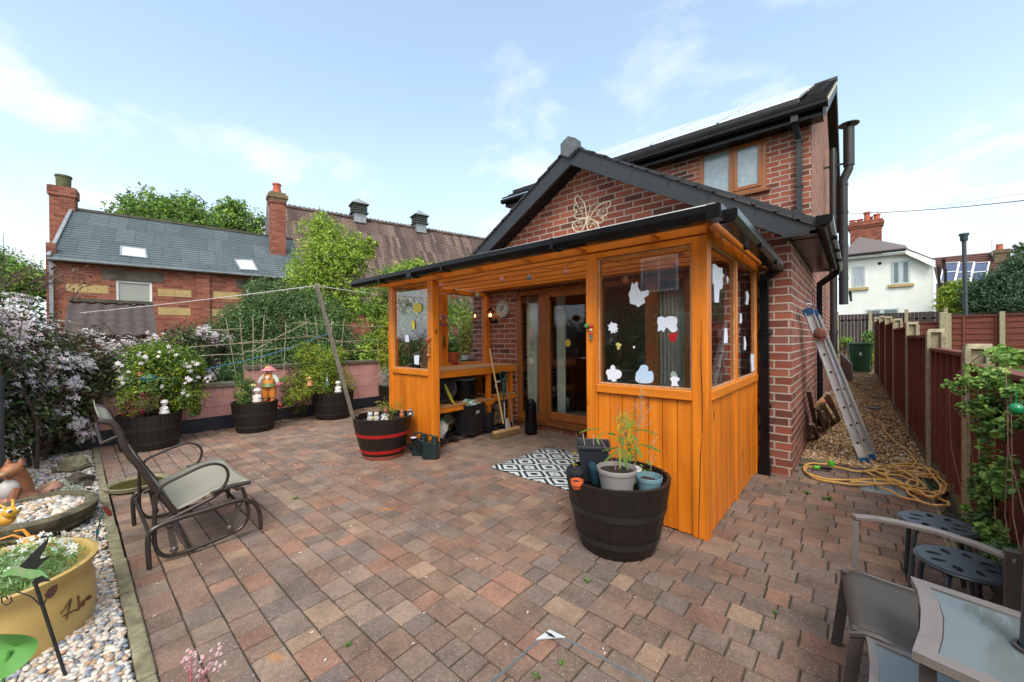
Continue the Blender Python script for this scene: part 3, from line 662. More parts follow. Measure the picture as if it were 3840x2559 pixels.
# joists follow the fall of the roof (front low, wall high)
for i, y in enumerate((-1.42, -1.08, -.74, -.40, -.12)):
    z = 1.985+(y-YF)*.055; b = MB(); b.bx(XL-.15, .05, y, y+.04, z-.065, z+.045); b.build('joist', M_orangeX, PO)
for x in (-3.78, -3.2, -2.6, -2.0, -1.4, -.86, -.3, .03):
    b = MB(); b.bar((x, YF-.17, 1.965), (x, YF+.18, 1.978), .035, .075); b.build('rafter', M_orangeY, PO)
b = MB(); b.bx(XL-.2, .07, YF-.2, YF-.17, 1.915, 1.985); b.bx(.05, .07, YF-.17, -.03, 1.90, 1.965); b.build('fascia', M_orangeX, PO)
mp_ = bpy.data.materials.new('polycarbonate_sheet'); mp_.use_nodes = True; n_ = mp_.node_tree; pb = n_.nodes['Principled BSDF']; pb.inputs['Base Color'].default_value = (.8, .84, .86, 1); pb.inputs['Roughness'].default_value = .25
tl = n_.nodes.new('ShaderNodeBsdfTransparent'); tl.inputs[0].default_value = (.9, .88, .84, 1); mxs = n_.nodes.new('ShaderNodeMixShader'); mxs.inputs[0].default_value = .55
n_.links.new(pb.outputs[0], mxs.inputs[1]); n_.links.new(tl.outputs[0], mxs.inputs[2]); n_.links.new(mxs.outputs[0], n_.nodes['Material Output'].inputs[0])
b = MB(); q = [(XL-.25, YF-.22, 1.992), (.10, YF-.22, 1.992), (.10, -.02, 2.10), (XL-.25, -.02, 2.10)]; b.prism(q, (0, 0, .014)); b.build('roof_sheet', mp_, PO)
b = MB(); b.bx(XL-.25, .10, YF-.232, YF-.221, 1.985, 2.012); b.build('sheet_trim', M_white, PO)
g1 = MB(); gutter(g1, (XL-.28, YF-.28, 1.985), (.15, YF-.28, 1.975), .11, .075)
for x in (-3.3, -2.2, -.95): g1.bx(x, x+.03, YF-.338, YF-.222, 1.899, 1.979)
g1.bx(-2.75, -2.66, YF-.3385, YF-.2215, 1.8985, 1.979)
g1.bx(.08, .153, YF-.337, YF-.223, 1.8985, 1.977)
g1.build('front_gutter', M_black, PO, bevel=.003)
g2 = MB(); gutter(g2, (.155, YF-.22, 1.965), (.155, -.03, 1.925), .11, .075)
for y in (-1.2, -.5): z = 1.965-.0212*(y+1.92); g2.bx(.0985, .2115, y, y+.025, z-.077, z-.004)
g2.build('side_gutter', M_black, PO, bevel=.003)
g3 = MB(); g3.bar((.155, -.10, 1.87), (.055, -.06, 1.80), .06); g3.bar((.055, -.06, 1.84), (.055, -.06, .03), .07)
g3.bx(.01, .10, -.11, -.02, .0, .14)
for z in (.62, 1.28): g3.bx(.005, .105, -.1, -.003, z, z+.025)
g3.build('downpipe', M_black, PO, bevel=.004)
# boarded panels: each board a strip with a V-gap
def boards(name, x0, x1, y0, y1, axis, w, out):
    b = MB(); t = 0; L_ = (x1-x0) if axis == 'x' else (y1-y0); n = max(1, round(L_/w)); w = L_/n
    for i in range(n):
        a, c = i*w+.0025, (i+1)*w-.0025; j = RND.uniform(-.002, .002)
        if axis == 'x': b.bx(x0+a, x0+c, y0+j, y1, .012+RND.uniform(-.006, .006), .866)
        else: b.bx(x0, x1+j, y0+a, y0+c, .012+RND.uniform(-.006, .006), .866)
    bk = (x0, x1, y0+.012, y1-.001) if axis == 'x' else (x0+.001, x1-.012, y0, y1)
    b.bx(bk[0], bk[1], bk[2], bk[3], .02, .86)
    return b.build(name, M_orange, PO, bevel=.002)
boards('board_panel', -.765, -.095, YF+.012, YF+.035, 'x', .098, 1); boards('board_panel', -3.56, -2.855, YF+.012, YF+.035, 'x', .1, 1)
boards('board_panel', -.035, -.012, YF+.09, -.105, 'y', .066, 1); boards('board_panel', XL+.01, XL+.03, YF+.09, -.09, 'y', .1, 1)
def pane(x0, x1, y0, y1, z0, z1):
    b = MB(); b.bx(x0, x1, y0, y1, z0, z1); p = b.build('pane', M_glass, PO)
    b = MB(); e = .012
    if x1-x0 > y1-y0:
        for q in ((x0, x0+e, z0, z1), (x1-e, x1, z0, z1), (x0+e, x1-e, z0, z0+e), (x0+e, x1-e, z1-e, z1)): b.bx(q[0], q[1], y0-.009, y0-.001, q[2], q[3])
    else:
        for q in ((y0, y0+e, z0, z1), (y1-e, y1, z0, z1), (y0+e, y1-e, z0, z0+e), (y0+e, y1-e, z1-e, z1)): b.bx(x1+.001, x1+.009, q[0], q[1], q[2], q[3])
    b.build('glazing_bead', WOODB, p)
WOODB = NM('worn_bead', (.55, .36, .2), (.4, .2, .08), 30, .7)
pane(-.763, -.097, YF+.03, YF+.034, .927, 1.86); pane(-3.558, -2.857, YF+.03, YF+.034, .927, 1.91)
pane(-.026, -.022, YF+.092, -.917, .927, 1.868); pane(-.026, -.022, -.853, -.107, .927, 1.868)
pane(XL+.03, XL+.034, YF+.092, -.952, .927, 1.912); pane(XL+.03, XL+.034, -.818, -.092, .927, 1.912)
# ---------------- foliage helpers ----------------
def leaf_arrays(P, N, size, r, aspect=.45, fold=.25, droop=.2):
    """one 2-triangle leaf per point: P centres, N facing normals"""
    n = len(P); a = r.normal(0, 1, (n, 3)); N = N/np.maximum(np.linalg.norm(N, axis=1, keepdims=True), 1e-6)
    N = N+r.normal(0, .55, (n, 3)); N /= np.linalg.norm(N, axis=1, keepdims=True)
    D = np.cross(N, a); D /= np.maximum(np.linalg.norm(D, axis=1, keepdims=True), 1e-6); D[:, 2] -= droop; D /= np.linalg.norm(D, axis=1, keepdims=True)
    S = np.cross(N, D); L = (size*r.uniform(.6, 1.3, n))[:, None]
    v0 = P-D*L*.5; v2 = P+D*L*.5-N*L*fold*.5; v1 = P+S*L*aspect*.5+N*L*fold*.25; v3 = P-S*L*aspect*.5+N*L*fold*.25
    V = np.stack([v0, v1, v2, v3], 1).reshape(-1, 3); return V
def quick_mesh(name, V, F, colors, mat, parent, corner=4, **tags):
    root = parent
    while root is not None and root.parent is not None: root = root.parent
    if root is None:
        o = np.array([(V[:, 0].min()+V[:, 0].max())/2, (V[:, 1].min()+V[:, 1].max())/2, V[:, 2].min()]); V = V-o
    else: M = np.array(root.matrix_basis.inverted()); V = V @ M[:3, :3].T+M[:3, 3]
    me = bpy.data.meshes.new(name); nf = len(F)
    me.vertices.add(len(V)); me.vertices.foreach_set('co', V.astype(np.float32).ravel())
    me.loops.add(nf*corner); me.loops.foreach_set('vertex_index', F.astype(np.int32).ravel())
    me.polygons.add(nf); me.polygons.foreach_set('loop_start', np.arange(0, nf*corner, corner, dtype=np.int32)); me.update()
    at = me.attributes.new('tint', 'FLOAT_COLOR', 'CORNER'); colors = colors*(1.4 if mat.name == 'leaf' else 1.0); cc = np.c_[colors, np.ones(nf)].astype(np.float32)
    at.data.foreach_set('color', np.repeat(cc, corner, axis=0).ravel())
    me.materials.append(mat); ob = bpy.data.objects.new(name, me); COL.objects.link(ob)
    if root is None: ob.location = o
    else: ob.parent = parent
    for k, x in tags.items(): ob[k] = x
    return ob
def blob_points(blobs, n, r, cl=26, spread=.16, shell=.35):
    """clusters scattered through ellipsoids, denser near the surface; returns points + outward normals"""
    B = np.array(blobs, float); w = (B[:, 3]*B[:, 4]*B[:, 5])**(2/3); w /= w.sum(); k = max(4, n//cl)
    idx = r.choice(len(B), k, p=w); d = r.normal(0, 1, (k, 3)); d /= np.linalg.norm(d, axis=1, keepdims=True)
    rad = (shell+(1-shell)*r.uniform(0, 1, k)**.6)*r.uniform(.85, 1.12, k); c = B[idx, :3]+d*B[idx, 3:6]*rad[:, None]
    j = r.randint(0, k, n); s_ = (spread*np.cbrt(B[idx[j], 3]*B[idx[j], 4]*B[idx[j], 5]))[:, None]
    P = c[j]+r.normal(0, 1, (n, 3))*s_; N = (P-B[idx[j], :3])/B[idx[j], 3:6]**2; N[:, 2] += .35*np.abs(N).max()
    return P, N, j
def foliage(name, parent, blobs, n, size, cols, seed, mat=None, aspect=.45, cl=26, spread=.16, shell=.35, zmin=None, clip=None, **tags):
    r = np.random.RandomState(seed); P, N, j = blob_points(blobs, n, r, cl, spread, shell)
    if zmin is not None: k = P[:, 2] > zmin; P, N, j = P[k], N[k], j[k]
    if clip is not None: k = clip(P); P, N, j = P[k], N[k], j[k]
    n = len(P); V = leaf_arrays(P, N, size, r, aspect); F = np.arange(4*n).reshape(-1, 4)
    C = np.array(cols); cc = C[(r.randint(0, len(C), j.max()+1)[j]+(r.uniform(0, 1, n) < .35)*r.randint(0, len(C), n)) % len(C)]*r.uniform(.75, 1.25, (n, 1))
    return quick_mesh(name, V, F, cc, mat or M_leaf, parent, **tags)
def flowers(name, parent, P, N, size, cols, seed, petals=4, ob_mat=None, **tags):
    r = np.random.RandomState(seed); n = len(P); N = N/np.maximum(np.linalg.norm(N, axis=1, keepdims=True), 1e-6)+r.normal(0, .3, (n, 3)); N /= np.linalg.norm(N, axis=1, keepdims=True)
    A = np.cross(N, r.normal(0, 1, (n, 3))); A /= np.linalg.norm(A, axis=1, keepdims=True); Bv = np.cross(N, A); L = (size*r.uniform(.7, 1.2, n))[:, None]
    V = []; cc = []
    C = np.array(cols)[r.randint(0, len(cols), n)]
    for k in range(petals):
        t = 2*math.pi*k/petals; D = A*math.cos(t)+Bv*math.sin(t); S = -A*math.sin(t)+Bv*math.cos(t)
        V.append(np.stack([P, P+D*L*.55+S*L*.27+N*L*.12, P+D*L+N*L*.02, P+D*L*.55-S*L*.27+N*L*.12], 1)); cc.append(C*r.uniform(.88, 1.1, (n, 1)))
    V = np.concatenate(V, 0).reshape(-1, 3); return quick_mesh(name, V, np.arange(len(V)).reshape(-1, 4), np.concatenate(cc), ob_mat or M_petal, parent, **tags)
def limbs(b, base, blobs, r0, seed, n=9, h0=.5):
    rr = random.Random(seed); base = Vector(base)
    top = Vector((sum(q[0] for q in blobs)/len(blobs), sum(q[1] for q in blobs)/len(blobs), sum(q[2] for q in blobs)/len(blobs)))
    fork = base.lerp(top, h0)
    b.tube([base, base.lerp(fork, .5)+Vector((rr.uniform(-.03, .03), rr.uniform(-.03, .03), 0)), fork], [r0, r0*.8, r0*.65], 8)
    for i in range(n):
        q = rr.choice(blobs); e = Vector((q[0]+rr.uniform(-.7, .7)*q[3], q[1]+rr.uniform(-.7, .7)*q[4], q[2]+rr.uniform(-.2, .8)*q[5]))
        m_ = fork.lerp(e, .5)+Vector((rr.uniform(-.1, .1), rr.uniform(-.1, .1), -.05))*(e-fork).length*.5
        s_ = fork.lerp(base, rr.uniform(0, .35)); b.tube([s_, m_, e], [r0*.5, r0*.3, r0*.1], 6)
def plant(name, label, cat, base, blobs, n, size, cols, seed, r0=.03, group=None, nl=9, h0=.4, tname='stem', cname='foliage', **kw):
    t = thing(name, label, cat, base, 0, group); b = MB(); limbs(b, base, blobs, r0, seed, nl, h0); b.build(tname, M_bark, t, smooth=True)
    foliage(cname, t, blobs, n, size, cols, seed, **kw); return t
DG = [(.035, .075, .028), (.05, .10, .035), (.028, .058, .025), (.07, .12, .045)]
MG = [(.06, .13, .03), (.09, .17, .04), (.045, .10, .025), (.12, .20, .05)]
LG = [(.16, .28, .04), (.22, .36, .05), (.11, .21, .035), (.28, .40, .07)]
YG = [(.26, .30, .02), (.34, .36, .025), (.16, .24, .02), (.42, .42, .04), (.10, .18, .02)]
OL = [(.12, .14, .06), (.09, .11, .055), (.15, .13, .07), (.07, .07, .05), (.10, .06, .055)]
# ---------------- pink block wall along the left boundary ----------------
XW = -6.2
PW = thing('garden_wall', 'low pink painted block wall with dark plinth and weathered coping', 'wall', (XW-.1, -1.9, 0))
b = MB()
def blocks(y0, y1, z0, z1):
    rows = 3; hz = (z1-z0)/rows
    for i in range(rows):
        y = y0-(.22 if i % 2 else 0)
        while y < y1:
            a, c = max(y0, y), min(y1, y+.44)
            if c-a > .02: b.bx(XW-.15-RND.uniform(0, .002), XW+RND.uniform(-.002, .002), a+.001, c-.001, z0+i*hz+.001, z0+(i+1)*hz-.001)
            y += .44
blocks(-4.6, -2.56, .185, .60); blocks(-2.555, .1, .185, .83)
b.build('wall', M_pink, PW, bevel=.004)
b = MB(); b.bx(XW-.15, XW+.006, -4.6, .1, -.05, .185); b.build('plinth', M_navy, PW, bevel=.004)
b = MB()
for k in range(4): b.bx(XW-.19, XW+.03, -4.6+k*.51, -4.6+k*.51+.505, .602, .665+RND.uniform(0, .01))
for k in range(5): b.bx(XW-.19, XW+.03, -2.56+k*.54, -2.56+k*.54+.535, .832, .885+RND.uniform(0, .01))
b.build('coping', M_coping, PW, bevel=.006)
# ---------------- neighbour: slate roofed brick house ----------------
SB = np.array(pd(600, 1200, 11)); SA = 9.3
def sp_(u, v, off=0.0):     # point on the facade plane (off = metres in front)
    n = np.array([math.cos(math.radians(SA)), -math.sin(math.radians(SA)), 0]); return ppl(u, v, SB+n*off, SA)
nS = Vector((math.cos(math.radians(SA)), -math.sin(math.radians(SA)), 0)); dS = Vector((math.sin(math.radians(SA)), math.cos(math.radians(SA)), 0))
def sl_pos(u, v): p = Vector(sp_(u, v)); return (p-Vector(V3(SB))).dot(dS), p.z     # along-facade coordinate, height
s0 = sl_pos(198, 1000)[0]; s1 = sl_pos(1120, 1062)[0]; ez = sl_pos(600, 1003)[1]
O_ = Vector((V3(SB)[0], V3(SB)[1], 0))
def F_(s_, off, z): return O_+dS*s_+nS*off+Vector((0, 0, z))
SH = thing('slate_roofed_house', 'single storey red brick house with blue-grey slate roof and two skylights', 'house', F_((s0+s1)/2, -2, 0), -math.radians(SA))
b = MB(); z_ = ez-.05
wins = []
for (ua, va, ub, vb) in ((433, 1051, 571, 1135), (923, 1081, 1018, 1170)):
    sa, za = sl_pos(ua, va); sb, zb = sl_pos(ub, vb+18); wins.append((sa, sb, zb-.15, za))
xs = [s0, wins[0][0], wins[0][1], wins[1][0], wins[1][1], s1+.1]
def wallrect(a, c, z0, z1): b.prism([F_(a, 0, z0), F_(c, 0, z0), F_(c, 0, z1), F_(a, 0, z1)], -nS*.2)
for i, (a, c) in enumerate(zip(xs[:-1], xs[1:])):
    if i in (1, 3): w = wins[i//2]; wallrect(a, c, -.1, w[2]); wallrect(a, c, w[3], z_)
    else: wallrect(a, c, -.1, z_)
ps, _z = sl_pos(733, 1060); pe, _z = sl_pos(787, 1060)
b.prism([F_(ps, .06, -.1), F_(pe, .06, -.1), F_(pe, .06, z_), F_(ps, .06, z_)], -nS*.058)
rs, rz0 = sl_pos(200, 1000)
# ridge height from the photo on a plane 2.3 m behind the facade
rdg = lambda u, v: ppl(u, v, V3(np.array(V3(SB))-np.array(nS)*2.4), SA)
rz = rdg(640, 838)[2]
g_ = [F_(s0+.02, -.2, -.1), F_(s0+.02, -4.6, -.1), F_(s0+.02, -4.6, z_), F_(s0+.02, -2.4, rz-.05), F_(s0+.02, -.2, z_)]
b.prism(g_, dS*.2); b.build('wall', M_brickL, SH)
b = MB(); tile_roof(b, F_(s0-.02, .12, ez-.02), F_(s1+.25, .12, ez-.02), F_(s0-.02, -2.4, rz), 22, .022)
tile_roof(b, F_(s1+.25, -4.9, ez-.02), F_(s0-.02, -4.9, ez-.02), F_(s1+.25, -2.4, rz), 22, .022)
M_slateb = BRICK('slate_courses', [(0, (.085, .112, .125)), (.5, (.10, .13, .143)), (1, (.118, .148, .16))], (.04, .052, .06), bw=.42, bh=.9, mt=.008, bmp=.2)
sr = b.build('roof', M_slateb, SH)
b = MB(); b.bar(F_(s0-.06, -2.4, rz+.03), F_(s1+.25, -2.4, rz+.03), .14, .07); b.build('ridge_tile', M_dstone, sr)
b = MB(); b.bar(F_(s0-.05, .12, ez+.02), F_(s0-.05, -2.4, rz+.04), .07, .09); b.build('verge_board', M_lead, sr)
b = MB(); gutter(b, F_(s0-.05, .17, ez-.01), F_(s1+.2, .17, ez-.01), .11, .06); b.bar(F_(s0-.02, .06, ez-.04), F_(s0-.02, .06, 0), .07); b.build('gutter', M_lead, SH)
for (sa, sb, z0, z1) in wins:
    b = MB(); b.prism([F_(sa-.25, .012, z1+.005), F_(sb+.25, .012, z1+.005), F_(sb+.25, .012, min(z1+.28, z_-.02)), F_(sa-.25, .012, min(z1+.28, z_-.02))], -nS*.05); b.build('lintel', M_dstone, SH)
    b = MB(); w = .05
    for (p, q, r_, t) in ((sa, sa+w, z0, z1), (sb-w, sb, z0, z1), (sa+w, sb-w, z1-w, z1), (sa+w, sb-w, z0, z0+w)):
        b.prism([F_(p, -.03, r_), F_(q, -.03, r_), F_(q, -.03, t), F_(p, -.03, t)], -nS*.05)
    wf = b.build('window_frame', M_white, SH)
    b = MB(); b.prism([F_(sa+w, -.06, z0+w), F_(sb-w, -.06, z0+w), F_(sb-w, -.06, z1-w), F_(sa+w, -.06, z1-w)], -nS*.02); b.build('pane', NM('grey_blind_glass', (.30, .31, .28), (.27, .28, .26), 2, .2, bmp=0), wf)
for k, quad in enumerate(((247, 1066, 407, 1101), (592, 1084, 718, 1116), (800, 1095, 905, 1123), (592, 1155, 715, 1182), (795, 1162, 885, 1188))):
    sa, z1 = sl_pos(quad[0], quad[1]); sb, z0 = sl_pos(quad[2], quad[3]); zc_ = sl_pos((quad[0]+quad[2])/2, (quad[1]+quad[3])/2)[1]; h_ = .105; sm = (sa+sb)/2
    b = MB()
    for a, c in ((sa, sm-.003), (sm+.003, sb)): b.prism([F_(a, .005, zc_-h_), F_(c, .005, zc_-h_), F_(c, .005, zc_+h_), F_(a, .005, zc_+h_)], -nS*.02)
    b.build('stone_band', M_stone, SH)
def on_roof(u, v, off=.03):   # point of the front slope under a pixel
    A0 = np.array(V3(F_(0, .12, ez-.02))); up = np.array(V3(F_(0, -2.4, rz)))-A0; nn = np.cross(np.array(dS), up); nn /= np.linalg.norm(nn); nn = nn if nn[2] > 0 else -nn
    d = ray(u, v); return Vector(V3(CAMP+d*(((A0+nn*off)-CAMP)@nn)/(d@nn)))
for cs in (((450, 920), (548, 932), (555, 969), (449, 957)), ((877, 971), (948, 974), (970, 1015), (900, 1011))):
    q = [on_roof(u, v, .05) for u, v in cs]; c_ = sum(q, Vector())/4; b = MB(); nrm = (q[1]-q[0]).cross(q[3]-q[0]).normalized(); nrm = nrm if nrm.z > 0 else -nrm
    for i in range(4):
        a, c = q[i], q[(i+1) % 4]; ia, ic = a.lerp(c_, .16), c.lerp(c_, .16); b.prism([a, c, ic, ia], -nrm*.07)
    sk = b.build('skylight', M_lead, SH); b = MB(); b.prism([x.lerp(c_, .14)-nrm*.01 for x in q], -nrm*.02)
    b.build('pane', NM('skylight_glass', (.6, .64, .66), (.55, .6, .62), 2, .08, bmp=0, spec=1), sk)
# left chimney on the gable, second tall chimney on the right
def brick_stack(name, parent, c, w, d_, z0, z1, bands, mat, pot=None, rz=-math.radians(SA)):
    b = MB(); b.T = _mat((c.x, c.y, 0), rz); b.bx(-w/2, w/2, -d_/2, d_/2, z0, z1)
    for (za, zb, e) in bands: b.bx(-w/2-e, w/2+e, -d_/2-e, d_/2+e, za, zb)
    o = b.build(name, mat, parent)
    if pot:
        b = MB(); b.T = _mat((c.x, c.y, 0), rz); pr, pz, pm = pot; b.lathe([(r_, z1+z) for r_, z in pr], 14); b.build('chimney_pot', pm, o, smooth=True)
    return o
M_pot = NM('mossy_pot', (.12, .13, .06), (.06, .075, .03), 12, .9)
u0 = rdg(238, 760); cz1 = rdg(240, 705)[2]; c0 = Vector(rdg(238, 780))
cw = abs(sl_pos(278, 800)[0]-sl_pos(207, 800)[0])*.8
brick_stack('chimney', SH, c0-nS*.05, .42, .50, z_-1.2, cz1, ((cz1-.28, cz1-.02, .035),), M_brickL, ([(.15, 0), (.16, .30), (.18, .31), (.18, .36), (.15, .36)], 0, M_pot))
b = MB(); p = Vector(sp_(190, 910, -.1)); b.bar((p.x, p.y, 0), (p.x, p.y, sp_(190, 910)[2]), .16); b.build('pier', M_brickL, SH)
c1 = Vector(ppl(1040, 850, V3(np.array(V3(SB))-np.array(nS)*1.4), SA)); zt1 = ppl(1040, 735, V3(np.array(V3(SB))-np.array(nS)*1.4), SA)[2]
ck2 = brick_stack('chimney', SH, c1, .46, .46, ez+.3, zt1, ((zt1-.32, zt1-.24, .03),), M_brickL, ([(.17, .05), (.14, .12), (.14, .20), (.12, .22), (.12, .36), (.14, .37), (.14, .42), (.11, .42)], 0, M_terra))
b = MB(); b.T = _mat((c1.x, c1.y, 0), -math.radians(SA)); b.bx(-.27, .27, -.27, .27, zt1-.238, zt1-.15); b.bx(-.31, .31, -.31, .31, zt1-.149, zt1-.03); b.bx(-.25, .25, -.25, .25, zt1-.029, zt1+.06); b.build('corbel', NM('weathered_corbel', (.24, .16, .09), (.12, .09, .05), 9, .9), ck2)
# ---------------- the long hall with clay tile roof behind ----------------
HA = 13.0; HP = np.array(pd(1400, 1000, 19.0)); nH = Vector((math.cos(math.radians(HA)), -math.sin(math.radians(HA)), 0)); dH = Vector((math.sin(math.radians(HA)), math.cos(math.radians(HA)), 0))
def hp(u, v, off=0.0): return Vector(ppl(u, v, V3(HP+np.array(nH)*off), HA))
OH = Vector((V3(HP)[0], V3(HP)[1], 0))
def G_(s_, off, z): return OH+dH*s_+nH*off+Vector((0, 0, z))
sr0 = (hp(1000, 748, -3)-OH).dot(dH); zr = hp(1400, 832, -3)[2]; sr1 = sr0+26
ze = zr-5.3
HL = thing('tiled_hall', 'long hall with mottled clay tile roof, crested ridge and two louvred vents', 'building', G_(sr0+8, -3, 0), -math.radians(HA))
M_clay = BRICK('clay_tiles', [(0, (.085, .058, .054)), (.5, (.135, .092, .08)), (1, (.21, .15, .12))], (.05, .038, .035), bw=.19, bh=.9, mt=.012, bmp=.4)
b = MB(); tile_roof(b, G_(sr0+.25, .8, ze), G_(sr1, .8, ze), G_(sr0+.25, -3, zr), 44, .035); tile_roof(b, G_(sr1, -6.8, ze), G_(sr0+.25, -6.8, ze), G_(sr1, -3, zr), 12, .035)
hr = b.build('roof', M_clay, HL)
b = MB()
for i in range(int(26/.22)):
    p = G_(sr0+.1+i*.22, -3, zr+.10); 
    pts = [p+dH*(.075*math.cos(t))+Vector((0, 0, .075*math.sin(t))) for t in [math.pi*k/5 for k in range(6)]]; b.tube(pts, .022, 4)
b.bar(G_(sr0, -3, zr+.05), G_(sr1, -3, zr+.05), .2, .10); b.build('ridge_crest', M_clay, hr)
b = MB(); b.prism([G_(sr0, -6.9, 0), G_(sr0, .7, 0), G_(sr0, .9, ze), G_(sr0, -3, zr+.28), G_(sr0, -6.9, ze+.1)], dH*.28)
b.build('gable_wall', NM('dark_cement_render', (.16, .14, .13), (.11, .1, .095), 3, .95, bmp=.3), HL)
b = MB(); b.prism([G_(sr0+.3, .55, 0), G_(sr1, .55, 0), G_(sr1, .55, ze+.1), G_(sr0+.3, .55, ze+.1)], -nH*.2); b.build('wall', M_brickL, HL)
for (u, v) in ((1345, 740), (1573, 790)):
    p = hp(u, v+40, -3); sc_ = .42; base = G_((p-OH).dot(dH), -3, zr-.25)
    b = MB(); b.T = _mat(base, -math.radians(HA), .86); b.bx(-.36, .36, -.36, .36, 0, .62); vt = b.build('vent_base', M_lead, HL)
    b = MB(); b.T = _mat(base, -math.radians(HA), .86)
    for k in range(4): b.bx(-.44, .44, -.44, .44, .64+k*.13, .70+k*.13)
    b.bx(-.36, .36, -.36, .36, .62, 1.14); b.bx(-.5, .5, -.5, .5, .60, .66); b.bx(-.52, .52, -.52, .52, 1.14, 1.20); b.build('louvre', NM('green_grey_wood', (.06, .075, .065), (.04, .05, .045), 8, .8), vt)
    b = MB(); b.T = _mat(base, -math.radians(HA), .86); b.lathe([(.72, 1.20), (.72, 1.22), (.04, 1.62), (.0, 1.72)], 4, a0=math.pi/4, a1=math.pi/4+2*math.pi); b.build('cap', M_lead, vt)
# concrete tiled outhouse roof showing over the hedge
om_ = Vector(pd(440, 1138, 8.0)); nr_ = Vector((CAMP[0]-om_.x, CAMP[1]-om_.y, 0)).normalized(); dr_ = Vector((-nr_.y, nr_.x, 0)); oa = om_-dr_*.66; ob_ = om_+dr_*.54
OHs = thing('outhouse', 'low outhouse with brown corrugated concrete tiles showing above the hedge', 'outbuilding', ((oa.x+ob_.x)/2, (oa.y+ob_.y)/2, 0))
b = MB()
for i in range(5):
    z0 = oa.z-.13*i; o0 = oa+nr_*.24*i+Vector((0, 0, -.13*i)); n = 60; L_ = (ob_-oa).length; rows = []
    for (dd, dz) in ((0, 0), (.25, -.13), (.25, -.16)):
        rows.append([o0+dr_*(L_*k/n)+nr_*dd+Vector((0, 0, dz+.016*math.cos(k*L_/n/.20*2*math.pi)-i*0.0)) for k in range(n+1)])
    b.sheet(rows)
b.build('roof', NM('brown_concrete_tile', (.075, .055, .048), (.05, .038, .035), 9, .9, bmp=.3), OHs)
b = MB(); b.bar(oa+Vector((0, 0, .03)), ob_+Vector((0, 0, .03)), .16, .06); b.build('ridge_tile', M_dstone, OHs)
b = MB(); b.prism([oa+nr_*1.0+Vector((0, 0, -oa.z)), ob_+nr_*1.0+Vector((0, 0, -oa.z)), ob_+nr_*1.0+Vector((0, 0, -.55)), oa+nr_*1.0+Vector((0, 0, -.55))], -nr_*.1); b.build('wall', M_brickL, OHs)
# ---------------- far trees and shrubs on the left ----------------
def bl(u, v, D, ru, rv, rd=None):   # ellipsoid centred under a pixel at distance D, radii given in pixels
    p = pd(u, v, D); k = D/FOC; return (p[0], p[1], p[2], ru*k, (rd or ru)*k, rv*k)
T1 = [bl(650, 850, 20, 170, 90), bl(560, 800, 20, 80, 90), bl(700, 790, 20, 60, 75), bl(740, 850, 20, 90, 70), bl(480, 830, 20, 40, 50)]
plant('tree', 'leafy bright green tree rising behind the slate roof, left of the tall chimney', 'tree', (*pd(650, 1200, 20)[:2], 0), T1, 15000, .19, MG+LG[:2]+[(.16, .26, .05)], 11, .16, h0=.5, tname='trunk', cname='crown', nl=20, spread=.10, cl=18, shell=.2)
T2 = [bl(900, 840, 22, 75, 85), bl(830, 830, 22, 60, 80), bl(960, 850, 22, 50, 60), bl(880, 780, 22, 50, 40)]
plant('tree', 'thinner airy green tree against the grey gable of the hall', 'tree', (*pd(900, 1200, 22)[:2], 0), T2, 6500, .17, LG+MG, 12, .14, h0=.5, tname='trunk', cname='crown', nl=18, spread=.11, cl=14, shell=.2)
T3 = [bl(1230, 1010, 9.5, 130, 190), bl(1150, 1090, 9.5, 90, 130), bl(1210, 870, 9.5, 75, 75), bl(1330, 960, 9.5, 80, 80), bl(1190, 1180, 9.5, 110, 80), bl(1380, 920, 9.5, 40, 30), bl(1280, 1160, 9.5, 90, 80)]
def twig_tips(P): return np.ones(len(P), bool)
plant('ash_tree', 'slim lime green young tree in front of the tiled hall', 'tree', (*pd(1230, 1400, 9.5)[:2], 0), T3, 21000, .095, [(.24, .36, .05), (.30, .42, .06), (.18, .30, .04), (.36, .46, .08)], 13, .05, h0=.45, tname='trunk', cname='crown', nl=26, aspect=.30, spread=.085, cl=16, shell=.15)
b = MB()
T4 = [bl(1500, 1060, 7.8, 100, 70), bl(1560, 1020, 7.8, 75, 50), bl(1440, 1200, 7.8, 60, 130), bl(1400, 1330, 7.8, 70, 90), bl(1480, 1360, 7.8, 60, 80), bl(1380, 1130, 7.8, 50, 60), bl(1560, 1200, 7.8, 90, 90), bl(1700, 1250, 7.8, 120, 130)]
plant('acacia_shrub', 'yellow-green feathery shrub beside and behind the left end of the porch', 'shrub', (*pd(1480, 1500, 7.8)[:2], 0), T4, 26000, .075, LG+[(.3, .4, .05), (.13, .22, .04)], 14, .04, h0=.3, nl=14, aspect=.3, spread=.13)
S1 = [bl(1050, 1220, 8.0, 170, 120), bl(900, 1260, 8.0, 130, 90), bl(1190, 1210, 8.0, 110, 110), bl(1000, 1110, 8.0, 80, 70), bl(780, 1300, 8.0, 90, 80), bl(1130, 1350, 8.0, 180, 110), bl(880, 1380, 8.0, 150, 80), bl(1260, 1330, 8.0, 120, 110), bl(1080, 1130, 8.0, 120, 60), bl(720, 1400, 8.0, 80, 60), bl(820, 1330, 7.6, 110, 70), bl(1000, 1370, 7.4, 160, 80), bl(1200, 1290, 7.5, 110, 90), bl(930, 1190, 7.9, 90, 60)]
plant('evergreen_shrub', 'big dark green evergreen shrub filling the space behind the pink wall', 'shrub', (*pd(1050, 1500, 8)[:2], 0), S1, 105000, .06, [(.07, .14, .045), (.05, .105, .035), (.11, .20, .065), (.035, .07, .025), (.17, .26, .10)], 15, .08, h0=.3, nl=22, aspect=.28, spread=.12, cl=18)
